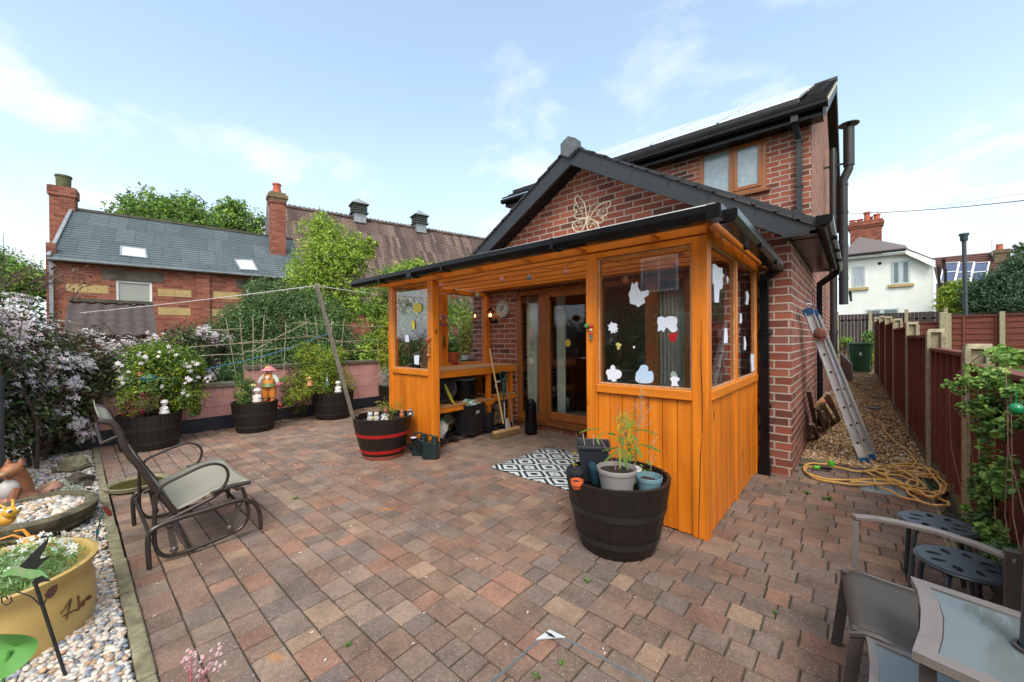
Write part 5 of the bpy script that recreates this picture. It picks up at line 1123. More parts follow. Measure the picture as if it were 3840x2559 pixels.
def sling(name, prof, dz=0.0, sg=.018):
    A = smooth_pts(side(prof, False), 3); Bf = smooth_pts(side(prof, True), 3); n = 8; b = MB(); g_ = []
    for a, c in zip(A, Bf): g_.append([a.lerp(c, k/n)+Vector((0, 0, dz-sg*math.sin(math.pi*k/n))) for k in range(n+1)])
    b.sheet(g_); return b.build(name, M_sling, GC_, smooth=True, solid=.004)
sling('back_sling', [(765+60, 560), (840, 615), (930, 640), (975, 680), (1020, 760), (1060, 850), (1110, 935), (1185, 1015), (1300, 1180), (1410, 1315), (1475, 1385)])
sling('seat_sling', [(1475, 1385), (1600, 1330), (1780, 1235), (1900, 1180), (2000, 1150), (2105, 1132)], .004)
# dish, trough, rock, pots and stakes on the pebble bed
b = MB(); c = gp(1010/2.24, 1300+1165/2.24); b.lathe([(.0, .012), (.12, .016), (.17, .03), (.185, .045), (.21, .045), (.20, .015), (.15, 0), (0, 0)], 28, (-4.02, -3.93, 0)); b.build
o = b.build('birdbath_dish', M_concE, smooth=True); tag(o, 'shallow mossy stone dish of water on the paving under the glider', 'bird bath')
b = MB(); b.lathe([(0, .032), (.172, .032)], 24, (-4.02, -3.93, 0), cap=False); m, nt, bs = base_mat('green_water', .04); bs.inputs['Base Color'].default_value = (.06, .055, .015, 1); b.build('water', m, o)
t = thing('stone_trough', 'mossy oval stone trough filled with white pebbles behind the yellow pot', 'planter', (-3.5, -4.46, 0))
b = MB(); b.lathe([(.22, .0), (.27, .01), (.30, .05), (.285, .065), (.31, .09), (.315, .13), (.29, .145), (.25, .14), (.235, .11), (0, .10)], 40, (-3.50, -4.46, 0), 1.15, .92); b.build('basin', NM('mossy_stone', (.16, .14, .085), (.045, .04, .022), 14, .95, bmp=.9, bd=.012), t, smooth=True)
def treg(r, n): a = r.uniform(0, 6.28, n); q = np.sqrt(r.uniform(0, 1, n)); return np.c_[-3.5+.27*q*np.cos(a), -4.46+.215*q*np.sin(a), r.uniform(.108, .128, n)]
o = stones('pebbles', treg, 420, .02, PC[:6], 9); o.parent = t; o.matrix_parent_inverse = t.matrix_basis.inverted(); 
def rock(label, c, r_, seed, mat): b = MB(); b.ball(c, r_, 14, 9, jit=.5, seed=seed); tag(b.build('rock', mat, smooth=True), label, 'rock')
M_rock = NM('brown_rock', (.10, .08, .055), (.045, .035, .025), 10, .95, bmp=.9, bd=.02)
rock('flat brown rock on the pebbles beside the paving edge', (-4.45, -4.27, .03), (.15, .10, .075), 3, M_rock)
rock('rounded mossy rock at the foot of the hedge', (-5.1, -4.3, .05), (.13, .12, .09), 8, M_concE)
rock('pinkish rounded stone beside the grey-leaved plant', (-4.2, -4.42, .05), (.09, .08, .08), 5, NM('pink_stone', (.36, .2, .14), (.28, .15, .1), 8, .8))
foliage('silver_plant', None, [(-4.05, -4.33, .04, .20, .11, .05), (-4.25, -4.36, .05, .12, .08, .05)], 2600, .028, [(.36, .40, .32), (.26, .32, .22), (.45, .48, .42)], 41, aspect=.16, cl=8)
tag(bpy.data.objects['silver_plant'], 'low silver-grey carpeting plant on the pebbles behind the stone trough', 'plant')
# brown glazed animal
def f_fox(b):
    G1 = (.26, .10, .045)
    b.ball((0, .05, .2), (.33, .36, .24), 14, 9, G1); b.tube([(0, .1, .3), (0, .12, .6), (0, .05, .86)], [.27, .2, .14], 12, col=G1); b.ball((0, -.02, .88), (.16, .2, .14), 12, 8, (.38, .16, .07)); b.ball((0, -.20, .84), (.07, .14, .07), 8, 6, (.42, .24, .12))
    b.ball((0, -.10, .48), (.17, .17, .22), 10, 8, (.5, .48, .46)); b.ball((0, -.34, .85), .03, 6, 4, DK)
    for s_ in (-1, 1): b.lathe([(.07, 0), (.05, .08), (.0, .17)], 8, (s_*.1, .05, .96), col=G1); b.tube([(s_*.13, -.12, .5), (s_*.14, -.24, .25), (s_*.14, -.30, .04)], [.09, .07, .06], 8, col=G1); b.ball((s_*.14, -.34, .04), (.07, .1, .05), 8, 5, (.45, .25, .13)); b.ball((s_*.24, .08, .16), (.14, .22, .16), 8, 6, G1)
    b.tube([(.1, .35, .1), (.3, .2, .08), (.34, -.05, .08)], [.09, .1, .05], 8, col=(.36, .14, .06))
fig('animal_ornament', 'brown glazed sitting animal ornament with grey chest at the hedge foot', 'ornament', (-4.08, -4.60, 0), math.radians(60), .35, f_fox)
def f_bug(b, c1=(.62, .25, .02), c2=(.6, .08, .05)):
    b.ball((0, 0, .3), (.28, .45, .26), 12, 8, c2); b.ball((0, -.4, .62), (.24, .24, .22), 12, 8, c1)
    for s_ in (-1, 1): b.ball((s_*.13, -.56, .72), .085, 8, 6, WH); b.ball((s_*.14, -.63, .72), .05, 6, 5, DK); b.tube([(s_*.1, -.3, .8), (s_*.2, -.1, 1.0), (s_*.3, .2, .95)], [.05, .04, .03], 6, col=c1)
    b.tube([(0, .4, .3), (0, .7, .4)], [.1, .02], 8, col=(.3, .02, .02))
fig('bird_ornament', 'glossy red and orange bird ornament behind the yellow pot rim', 'ornament', (-2.55, -4.50, .14), math.radians(150), .15, f_bug)
fig('bird_ornament', 'upper glossy yellow-orange bird ornament at the left edge of the photo', 'ornament', (-2.95, -4.56, .22), math.radians(120), .14, lambda b: f_bug(b, (.68, .36, .03), (.62, .3, .03)))
# yellow pot with cursive lettering
PCc = (-2.03, -4.535); t = thing('stoneware_pot', 'big yellow glazed stoneware pot with cursive lettering in the pebble bed', 'plant pot', (PCc[0], PCc[1], 0))
b = MB(); b.lathe([(.29, 0), (.302, .01), (.308, .10), (.303, .19), (.292, .215), (.298, .25), (.312, .275), (.315, .295), (.30, .30), (.285, .285), (.28, .22), (0, .22)], 72, (PCc[0], PCc[1], 0)); b.build('pot', M_cream, t, smooth=True)
bs_ = MB()
def on_pot(x, y):   # follow the pot wall under a photo pixel
    d = ray(*Q2(x, y)); c = CAMP[:2]-np.array(PCc); R_ = .3085; A = d[0]**2+d[1]**2; B_ = 2*(c@d[:2]); C_ = c@c-R_*R_; k = (-B_-math.sqrt(max(0, B_*B_-4*A*C_)))/(2*A); return Vector(V3(CAMP+d*k))
for st in ([(470, 1035), (500, 1000), (548, 925), (548, 945), (530, 1020), (513, 1085)], [(490, 1058), (530, 1035), (580, 1010), (600, 1005)], [(607, 895), (610, 950), (607, 1012)], [(607, 1008), (625, 975), (640, 945), (655, 935), (650, 965), (635, 975), (632, 950), (650, 935), (668, 925)], [(668, 925), (674, 905), (678, 930), (684, 900), (690, 925), (697, 895), (704, 912)]):
    q = [on_pot(*p) for p in st]; bs_.tube(smooth_pts(q, 4) if len(q) > 2 else q, .0035, 5)
bs_.build('lettering', NM('brown_incised', (.12, .055, .02), None, 20, .6), t)
foliage('foliage', None, [(PCc[0], PCc[1], .27, .25, .25, .06), (PCc[0]+.05, PCc[1]+.12, .31, .18, .14, .06), (PCc[0]-.02, PCc[1]-.1, .30, .2, .15, .07)], 7000, .035, [(.12, .24, .06), (.2, .34, .12), (.28, .4, .2), (.09, .18, .05)], 42, aspect=.13, cl=8)
o = bpy.data.objects['foliage'] if 'foliage' in bpy.data.objects else None
for o in bpy.data.objects:
    if o.name.startswith('foliage') and o.parent is None: o.name = 'flowering_plant'; tag(o, 'feathery green plant with small white flowers filling the yellow pot', 'plant')
pc = np.array([[PCc[0]+random.Random(i).uniform(-.12, .2), PCc[1]+random.Random(i+50).uniform(.05, .24), .36+.03*math.sin(i)] for i in range(38)]); flowers('blossom', bpy.data.objects['flowering_plant'], pc, np.tile([.6, .3, .7], (38, 1)), .016, [(.85, .86, .82)], 3, petals=5)
def f_leafpos(): pass
# green bird on a black stake
bp_ = Vector(gp(*Q2(515, 1540))); bt_ = bp_+Vector((-.10, -.075, .425)); bt_ = Vector(pd(*Q2(265, 780), float((np.array(V3(bp_))-CAMP)@FW)*.965))
BS = thing('hummingbird_stake', 'green metal hummingbird on a black garden stake in front of the yellow pot', 'ornament', bp_)
b = MB(); b.tube([bp_, bp_.lerp(bt_, .5), bt_], .0055, 8); D_ = float((np.array(V3(bt_))-CAMP)@FW)
def qd(x, y, o_=0): return Vector(pd(*Q2(x, y), D_+o_))
b.tube(smooth_pts([qd(335, 985), (qd(350, 940)), qd(362, 920)], 4), .0022, 5); b.tube(smooth_pts([qd(310, 970), qd(240, 905), qd(130, 868)], 4), .0022, 5)
b.tube(smooth_pts([qd(80, 905), qd(90, 940), qd(50, 970), qd(15, 950), qd(15, 910), qd(45, 905), qd(60, 925)], 4), .0022, 5); b.build('stem', M_black2, BS, smooth=True)
def plate(name, pts, mat, th=.003):
    q = [qd(*p) for p in pts]; b = MB(); b.prism(q, Vector(V3(FW))*th); return b.build(name, mat, BS)
plate('wing', [(150, 672), (210, 610), (290, 530), (370, 452), (360, 500), (330, 560), (300, 615), (395, 588), (375, 605), (330, 640), (280, 695), (200, 690)], M_black2)
plate('tail', [(250, 770), (330, 740), (388, 785), (340, 790), (300, 802)], M_black2)
plate('bird_body', [(0, 752), (30, 710), (90, 680), (170, 672), (250, 688), (310, 715), (360, 762), (300, 770), (230, 768), (150, 745), (80, 740), (20, 755)], NM('green_enamel', (.09, .36, .07), (.28, .34, .2), 22, .3), .006)
plate('leaf', [(345, 890), (372, 850), (405, 822), (438, 810), (438, 850), (415, 895), (385, 922), (355, 918)], NM('dark_brown_leaf', (.05, .02, .015), None, 30, .5))
# second stake with red leaf
b = MB(); s0_ = Vector(gp(*Q2(720, 640))); Dq = float((np.array(V3(s0_))-CAMP)@FW)
def qe(x, y): return Vector(pd(*Q2(x, y), Dq))
t = thing('leaf_stake', 'thin teal garden stake with a dark red leaf beside the kerb', 'ornament', s0_); b.tube([s0_, qe(735, 520), qe(755, 400), qe(780, 300), qe(800, 255)], .003, 6); b.build('stem', NM('teal_metal', (.02, .10, .11), None, 20, .5), t, smooth=True)
for nm, pts, c in (('leaf', [(795, 205), (820, 205), (850, 235), (868, 262), (860, 285), (835, 280), (810, 250)], (.13, .02, .012)), ('leaf', [(745, 380), (765, 380), (762, 425), (745, 440), (738, 405)], (.02, .12, .12)), ('leaf', [(735, 485), (760, 480), (755, 515), (735, 545), (726, 520)], (.02, .12, .12))):
    b = MB(); b.prism([qe(*p) for p in pts], Vector(V3(FW))*.003); b.build(nm, NM('enamel_leaf', c, None, 20, .4), t)
# broad leaf, blue grey post, pink flower sprays
b = MB(); lc = Vector(pd(35, 2440, 1.02)); ring = [lc+Vector(V3(RT))*(.052*math.cos(a)*(1+.05*math.sin(3*a)))+Vector(V3(UP))*(.058*math.sin(a))+Vector(V3(FW))*(.02*math.cos(2*a)) for a in [2*math.pi*k/30 for k in range(30)]]
b.add([lc+Vector(V3(FW))*.012]+ring, [(0, k+1, (k+1) % 30+1) for k in range(30)]); b.tube([lc, lc+Vector((-.05, -.05, -.35)), Vector((lc.x-.06, lc.y-.05, 0))], .004, 6)
tag(b.build('broad_leaf_plant', NM('felted_leaf', (.10, .30, .06), (.08, .24, .05), 18, .7, bmp=.4, bd=.002)), 'single broad round green leaf at the bottom left corner', 'plant')
b = MB(); q = gp(22, 1850); b.tube([(-4.35, -4.682, 0), (-4.35, -4.682, 1.0)], .03, 16); tag(b.build('post', M_stool, smooth=True), 'blue-grey round metal post in the hedge at the left edge', 'post')
r5 = random.Random(12); fp = []; b = MB()
for i in range(11):
    e = Vector(pd(r5.uniform(700, 865), r5.uniform(2440, 2545), 1.42)); p0 = Vector((-.98+r5.uniform(-.02, .02), -4.05, 0)); b.tube([p0, p0.lerp(e, .6)+Vector((0, 0, .02)), e], .0013, 4, col=(.25, .05, .06))
    for k in range(5): fp.append(V3(e+Vector((r5.uniform(-.02, .02), r5.uniform(-.02, .02), r5.uniform(-.01, .015)))))
o = b.build('saxifrage', M_tint); tag(o, 'airy sprays of tiny pink flowers at the bottom edge of the paving', 'plant')
fp = np.array(fp); flowers('blossom', o, fp, np.tile([.3, -.5, .8], (len(fp), 1)), .0075, [(.80, .6, .64), (.75, .42, .5)], 5, petals=5)
# ---------------- boundary fence down the alley ----------------
FB = [(1.27, -2.6, 1.10), (1.25, -.40, 1.21), (1.225, 1.12, 1.33), (1.215, 3.0, 1.45), (1.205, 5.2, 1.57), (1.195, 7.4, 1.69), (1.19, 9.9, 1.80), (1.185, 13.3, 1.9)]
AF = thing('boundary_fence', 'red-brown panel fence with lichened concrete posts running down the side passage', 'fence', (1.22, 4, 0))
for i, (x, y, z) in enumerate(FB):
    if i == 0: continue
    b = MB(); w = .052; b.bx(x-.035, x-.006, y-w, y+w, -.05, z-.035); b.bx(x-.006, x+.055, y-w*.45, y+w*.45, -.05, z-.02); b.bx(x+.055, x+.09, y-w, y+w, -.05, z-.035)
    b.prism([(x-.035, y-w, z-.034), (x-.035, y+w, z-.034), (x-.02, y+w*.5, z), (x-.02, y-w*.5, z)], (.11, 0, 0)); b.build('post', M_conc, AF, bevel=.006)
for (xa, ya, za), (xb, yb, zb) in zip(FB[:-1], FB[1:]):
    z1 = zb-.16-.05*(ya > -1); ya += .04; yb -= .04; x = (xa+xb)/2
    b = MB(); b.bx(x+.005, x+.04, ya, yb, -.04, .115); b.build('gravel_board', M_concE, AF, bevel=.004)
    b = MB(); n = 11; h = (z1-.12)/n
    for k in range(n):
        z = .12+k*h; wv = lambda t: .004*math.sin(t*5+k)
        b.prism([(x+.012, ya, z-.012), (x+.012, yb, z-.012+wv(yb)), (x+.026, yb, z+h+wv(ya)), (x+.026, ya, z+h)], (.008, 0, 0))
    b.build('slat_panel', M_fence, AF)
    b = MB(); m = max(2, round((yb-ya)/.30))
    for k in range(m+1): y = ya+.015+(yb-ya-.03)*k/m; b.bx(x-.022, x+.009, y-.016, y+.016, .118, z1+.004)
    b.bx(x-.028, x+.045, ya, yb, z1+.006, z1+.032); b.build('batten_frame', M_fenceV, AF)
# ---------------- far end of the passage ----------------
GT = thing('iron_gate', 'black iron railing gate at the far end of the side passage', 'gate', (.75, 14.6, 0))
for k in range(9): b = MB(); x = .28+k*.105; b.tube([(x, 14.75, 0), (x, 14.75, 1.15)], .011, 5); b.build('bar', M_black, GT)
for z in (.12, 1.0): b = MB(); b.bx(.25, 1.2, 14.74, 14.76, z, z+.03); b.build('rail', M_black, GT)
p0 = gp(3190, 1397); p1 = gp(3263, 1397); bwid = p1[0]-p0[0]
BN = thing('wheelie_bin', 'dark green wheelie bin standing in front of the iron gate', 'bin', (.81, 13.95, 0), .05)
b = MB(); b.T = _mat((.80, 13.95, 0), .05); v = [(-.24, -.2, .05), (.24, -.2, .05), (.24, .25, .05), (-.24, .25, .05), (-.30, -.30, .98), (.30, -.30, .98), (.30, .30, .98), (-.30, .30, .98)]
b.add(v, [(0, 3, 2, 1), (4, 5, 6, 7), (0, 1, 5, 4), (1, 2, 6, 5), (2, 3, 7, 6), (3, 0, 4, 7)]); M_bin = NM('bin_green', (.012, .05, .022), (.008, .035, .016), 6, .45); b.build('bin_body', M_bin, BN, bevel=.02)
b = MB(); b.T = _mat((.80, 13.95, 0), .05); b.bx(-.32, .32, -.33, .32, .985, 1.03); b.bx(-.29, .29, -.29, .28, 1.03, 1.06); b.build('lid', M_bin, BN, bevel=.01)
for s_ in (-1, 1): b = MB(); b.T = _mat((.80, 13.95, 0), .05); b.tube([(s_*.24, .28, .1), (s_*.29, .28, .1)], .1, 14); b.build('wheel', M_black, BN, smooth=True)
b = MB(); b.T = _mat((.80, 13.95, 0), .05); b.prism([(-.04, -.272, .62), (.05, -.272, .62), (.045, -.276, .68), (.0, -.279, .74), (-.03, -.277, .70)], (0, -.004, 0)); b.build('emblem', NM('grey_print', (.35, .42, .38), None, 20, .6), BN)
b = MB(); q = [gp(3163, 1432), gp(3193, 1440), (*gp(3198, 1440)[:2], .62), (*gp(3160, 1430)[:2], .80)]; q = [Vector(x) for x in q]
b = MB(); b.prism([(.34, 11.0, 0), (.62, 10.2, 0), (.60, 10.2, .50), (.34, 11.0, .78)], (.02, .01, 0)); tag(b.build('leaning_board', NM('grey_board', (.18, .20, .22), None, 6, .5)), 'grey board leaning by the soil pipe near the green bin', 'board')
for k, (u, v, w, c) in enumerate(((3272, 1433, .26, M_coping), (3218, 1441, .22, M_coping), (3240, 1460, .30, M_coping), (3294, 1491, .34, M_coping), (3279, 1533, .22, M_dkgrey))):
    p = gp(u, v); b = MB(); b.ball((p[0], p[1], .012), (w*.5, w*.42, .014), 14, 4, jit=.2, seed=k)
    lab = ['farthest stepping stone, right of centre in the gravel passage', 'small stepping stone beside the leaning grey board', 'rectangular grey stepping stone third from the gate', 'large reddish round stepping stone next to the fence', 'small dark stepping stone nearest the ladder feet'][k]
    tag(b.build('stepping_stone', c), lab, 'stepping stone', 'stepping stones in the gravel passage')
# ladder: two aluminium sections side by side against the wall
def z22(x, y): return (2840+x/2.24, 1100+y/2.24)
ft = [Vector(gp(*z22(905, 1418))), Vector(gp(*z22(958, 1388)))]; tp = [Vector(px(*z22(432, 165), .33)), Vector(px(*z22(472, 182), .36))]
LD = thing('ladder', 'aluminium extension ladder with blue feet leaning on the side wall', 'ladder', ft[0])
dl = (tp[0]-ft[0]).normalized(); fwd = Vector((1, 0, 0)); wd = Vector((0, 1, 0)); back = Vector((.0, .30, 0))
for k in range(2):
    f_, t_ = ft[k], tp[k]
    for s_, nm in ((0, 'stile'), (1, 'stile')):
        o_ = back*s_*.8; b = MB(); b.bar(f_+o_, t_+o_, .08, .022, up=(0, 1, 0)); b.bar(f_+o_+Vector((-.04, -.012, 0)), t_+o_+Vector((-.027, -.012, 0)), .006, .03, up=(0, 1, 0)); b.bar(f_+o_+Vector((.04, -.012, 0)), t_+o_+Vector((.04, -.012, 0)), .006, .03, up=(0, 1, 0)); b.build(nm, M_alu, LD)
        b = MB(); b.bar(f_+o_-dl*.01, f_+o_+dl*.05, .09, .04, up=(0, 1, 0)); b.build('foot', NM('blue_rubber', (.015, .13, .32), None, 20, .5), LD, bevel=.006)
    b = MB(); b.bar(f_+dl*.06+Vector((0, -.0135, 0)), f_+dl*.19+Vector((0, -.0135, 0)), .068, .002, up=(0, 1, 0)); b.build('label', M_white, LD)
    for i in range(7):
        p = f_+(t_-f_)*(.13+i*.118); b = MB(); b.tube([p+Vector((0, -.014, 0)), p+back*.8], .011, 8); b.build('rung', M_black2, LD)
    b = MB(); b.bar(t_-dl*.02, t_+dl*.045, .088, .04, up=(0, 1, 0)); b.build('end_cap', NM('blue_cap', (.02, .08, .22), None, 20, .5), LD)
q = ft[0].lerp(tp[0], .86); b = MB(); b.ball((q.x+.03, q.y-.03, q.z), (.055, .03, .06), 8, 6); b.bar(q+Vector((-.03, -.03, -.05)), q+Vector((.07, -.03, -.06)), .02); tag_b = b.build('catch', NM('rusty_catch', (.16, .05, .025), (.08, .03, .02), 30, .7), LD)
q = ft[1].lerp(tp[1], .60); b = MB(); b.bar(ft[1].lerp(tp[1], .53)+Vector((0, -.0135, 0)), ft[1].lerp(tp[1], .75)+Vector((0, -.0135, 0)), .03, .002, up=(0, 1, 0)); b.build('label', NM('silver_label', (.5, .55, .62), (.3, .38, .55), 30, .4), LD)
# folded slatted timber chairs stacked against the wall
WS = thing('folded_chair_stack', 'weathered folded slatted wooden chairs leaning against the side wall behind the ladder', 'folded chairs', (.45, 1.9, 0))
def W_(x, y, X): return Vector(px(*z22(x, y), X))
for (a, c, X, w) in (((430, 820), (525, 1290), .30, .045), ((455, 1100), (545, 1285), .33, .05), ((540, 930), (715, 1200), .43, .04), ((590, 840), (740, 1170), .50, .035), ((505, 960), (600, 1230), .36, .04), ((570, 860), (700, 1090), .47, .035)):
    p, q = W_(*a, X), W_(*c, X); b = MB(); b.bar(p, q, w, .025, up=(0, 1, 0)); b.build('frame_rail', M_grey_wood, WS, bevel=.003)
for k in range(7):
    t = k/6; p = W_(510+48*t*1.6, 1005-30*t, .36+.02*t); q = W_(590+60*t*1.5, 1225-12*t, .38+.03*t); b = MB(); b.bar(p, q, .020, .012, up=(0, 1, 0)); b.build('slat', M_grey_wood, WS)
p = [W_(480, 930, .34), W_(560, 855, .40), W_(550, 905, .40), W_(475, 965, .34)]; b = MB(); b.prism(p, (.03, .10, 0)); b.build('seat_edge', WOOD('orange_offcut', (.42, .17, .06), (.3, .12, .04), .6, knots=False), WS)
b = MB(); b.bar(W_(585, 1250, .42), W_(725, 1240, .55), .06, .05); b.build('foot_rail', NM('dark_red_wood', (.14, .03, .025), None, 20, .7), WS, bevel=.004)
b = MB(); b.bar(W_(480, 970, .34), W_(560, 935, .42), .05, .03); b.bar(W_(600, 1180, .42), W_(650, 1110, .44), .03); b.build('cross_rail', M_grey_wood, WS)
# ---------------- hose and drain cover ----------------
def zD_(x, y): return (3000+x/1.742, 1150+y/1.742)
def gpts(L, z=.012): return [Vector(gp(*zD_(*p), z)) for p in L]
HS = thing('garden_hose', 'tangled yellow garden hose coiled on the paving at the mouth of the passage', 'hose', gp(*zD_(700, 1150)))
r = random.Random(21)
loops = [[(395, 712), (470, 732), (540, 765), (545, 805), (620, 880), (700, 940), (750, 1000), (742, 1035), (640, 1090)],
 [(205, 1035), (120, 1025), (50, 1030), (25, 1050), (40, 1085), (110, 1110), (250, 1135), (420, 1128), (560, 1140), (600, 1160), (700, 1200), (800, 1235), (880, 1262), (915, 1240), (930, 1150), (880, 1080), (800, 1035), (650, 1030), (520, 1050), (490, 1075), (560, 1110)],
 [(90, 1050), (60, 1045), (35, 1065), (60, 1100), (170, 1140), (330, 1160), (500, 1166), (580, 1150), (500, 1110), (420, 1080), (330, 1070), (215, 1045)],
 [(405, 1075), (480, 1075), (560, 1110), (660, 1150), (760, 1190), (860, 1210), (950, 1205), (988, 1185), (960, 1150), (860, 1120), (740, 1100), (600, 1080), (500, 1065), (420, 1075)],
 [(480, 1120), (500, 1160), (560, 1195), (660, 1240), (780, 1275), (900, 1300), (965, 1300), (965, 1280), (910, 1255), (800, 1230), (700, 1190), (720, 1230), (780, 1265)],
 [(560, 1075), (570, 1120), (640, 1170), (740, 1200), (850, 1215), (930, 1225), (955, 1160), (940, 1100), (860, 1070), (760, 1050), (640, 1045), (560, 1060)],
 [(610, 1040), (700, 1090), (780, 1140), (820, 1190), (760, 1185), (640, 1150), (560, 1100), (640, 1075), (780, 1085), (900, 1120), (960, 1170)],
 [(820, 1050), (880, 1120), (920, 1180), (900, 1235), (840, 1240), (760, 1200), (700, 1160), (760, 1110), (840, 1100), (880, 1095)],
 [(500, 1085), (620, 1100), (700, 1120), (770, 1150), (740, 1175), (650, 1160), (560, 1160), (450, 1150), (330, 1145)]]
b = MB(); allp = []
for i, L in enumerate(loops):
    q = smooth_pts(gpts(L, .010+.006*i), 7); q = [p+Vector((0, 0, .004*math.sin(k*.6+i))) for k, p in enumerate(q)]; b.tube(q, .0085, 8)
b.build('hose_pipe', M_hose, HS, smooth=True)
b = MB(); q = gpts([(90, 1050), (125, 1052)], .03); b.tube(q, .016, 10); q2 = gpts([(175, 1050), (205, 1040)], .035); b.lathe([(.0, 0), (.022, 0), (.026, .03), (.02, .045), (0, .045)], 14, tuple(q2[1])); b.build('connector', M_lgreen, HS, smooth=True)
b = MB(); q = gpts([(125, 1052), (175, 1056), (205, 1060)], .03); b.tube(q, .014, 8); b.tube([q[1], q[1]+Vector((.02, -.03, .0))], .01, 6); b.build('spray_gun', M_black, HS, smooth=True)
DC = MB(); DC.bx(.725, .995, .005, .335, -.02, .004)
for i in range(14):
    for j in range(16): DC.bx(.735+i*.0185, .745+i*.0185, .014+j*.0198, .023+j*.0198, .004, .0075)
tag(DC.build('drain_cover', M_steel), 'galvanised checker-plate drain cover under the hose coil', 'drain cover')
b = MB(); b.bx(.71, 1.01, -.012, .002, -.01, .006); b.bx(.71, .722, .004, .345, -.01, .006); tag(b.build('cover_frame', M_steel, bevel=.001), 'narrow steel rim around the drain cover', 'frame')
# recessed paved cover in the foreground: steel edge and lifting corner
b = MB(); A_ = Vector((-.315, -2.94, .002)); B_ = Vector((-.33, -3.40, .002)); C_ = Vector((.115, -2.905, .002))
b.bar(A_, B_, .004, .006); b.bar(A_, C_, .004, .006); b.bar(A_+Vector((.007, -.007, 0)), B_+Vector((.007, 0, 0)), .0025, .006); b.bar(A_+Vector((.007, -.007, 0)), C_+Vector((0, -.007, 0)), .0025, .006)
T0 = [A_+Vector((.004, -.004, .004)), Vector(gp(1600+770/1.481, 1500+1322/1.481, .006)), Vector(gp(1600+608/1.481, 1500+1333/1.481, .006))]
c_ = sum(T0, Vector())/3
RC = b.build('recessed_cover', M_steel); tag(RC, 'steel-edged recessed manhole cover with a triangular lifting corner in the paving', 'manhole cover')
b = MB(); b.prism(T0, (0, 0, .004)); b.build('lifting_corner', M_steelL, RC)
b = MB(); b.ball((c_.x, c_.y, .011), (.014, .009, .002), 10, 4); b.bar(c_+Vector((-.022, 0, .005)), c_+Vector((.022, 0, .005)), .006, .004); b.build('key_slot', M_black2, RC)
# ---------------- ivy on the fence, green ball ----------------
def iv(u, v, ru, rv, X=1.16, d=.12): p = px(u, v, X); D = (np.array(p)-CAMP)@FW; k = D/FOC; return (p[0], p[1], p[2], .05, ru*k*1.2, rv*k)
IB = [iv(3760, 1330, 60, 35), iv(3700, 1400, 90, 35), iv(3640, 1440, 60, 22), iv(3780, 1440, 60, 50), iv(3700, 1520, 60, 40), iv(3640, 1535, 40, 28), iv(3800, 1560, 45, 40), iv(3740, 1600, 40, 30), iv(3810, 1340, 30, 30), iv(3690, 1640, 30, 60), iv(3700, 1760, 30, 40), iv(3800, 1750, 60, 40), iv(3740, 1790, 55, 35), iv(3690, 1850, 45, 50), iv(3780, 1820, 60, 30), iv(3660, 1930, 35, 45), iv(3720, 1990, 45, 40), iv(3740, 2060, 35, 30), iv(3560, 1440, 30, 12), iv(3590, 1470, 30, 10), iv(3830, 1480, 40, 40), iv(3640, 2010, 25, 35)]
IV = thing('ivy', 'bright green ivy trailing over the fence panels on the right', 'climbing plant', (1.2, -.6, 0))
b = MB(); r7 = random.Random(5)
for i in range(6):
    q = r7.choice(IB); s0_ = Vector((1.19, q[1]+r7.uniform(-.1, .1), r7.uniform(0, .5))); e = Vector((1.13, q[1]+r7.uniform(-.1, .1), q[2])); b.tube([s0_, s0_.lerp(e, .5)+Vector((-.02, r7.uniform(-.08, .08), 0)), e], [.002, .002, .001], 4)
b.tube([px(3500, 1625, 1.17), px(3560, 1500, 1.15), px(3590, 1400, 1.14), px(3680, 1330, 1.15)], .002, 4)
b.build('stem', NM('ivy_stem', (.30, .2, .14), None, 20, .8), IV)
foliage('foliage', IV, IB, 2500, .027, [(.14, .26, .05), (.20, .34, .07), (.10, .20, .04), (.26, .40, .10), (.06, .13, .03)], 51, aspect=.8, cl=10, spread=.2)
def fringe(P): return P
foliage('dark_ivy', None, [iv(3690, 1840, 55, 70, 1.17), iv(3700, 1980, 60, 70, 1.16), iv(3640, 2000, 25, 40, 1.12), iv(3720, 1560, 30, 90, 1.19), iv(3780, 2080, 60, 40, 1.12), iv(3700, 2120, 50, 40, 1.12)], 3800, .022, DG+MG, 52, aspect=.75, cl=8)
tag(bpy.data.objects['dark_ivy'], 'darker small-leaved creeper at the foot of the nearest fence post', 'climbing plant')
p = Vector(px(*(2840+2175/2.24, 1300+525/2.24), 1.08)); b = MB(); b.ball(p, .019, 16, 10); b.tube([p+Vector((0, 0, .015)), p+Vector((0, 0, .07))], .002, 4); tag(b.build('glass_ball', NM('green_glass', (.01, .2, .07), None, 5, .08), smooth=True), 'small shiny green glass ball hanging in the ivy', 'ornament')
r = np.random.RandomState(4)
b = MB()
for i in range(60): tuft(b, (r.uniform(1.13, 1.18), r.uniform(-2.2, .9), 0), .035, 6, MG+[(.12, .06, .03)])
tag(b.build('edge_weeds', M_leaf), kind='stuff')
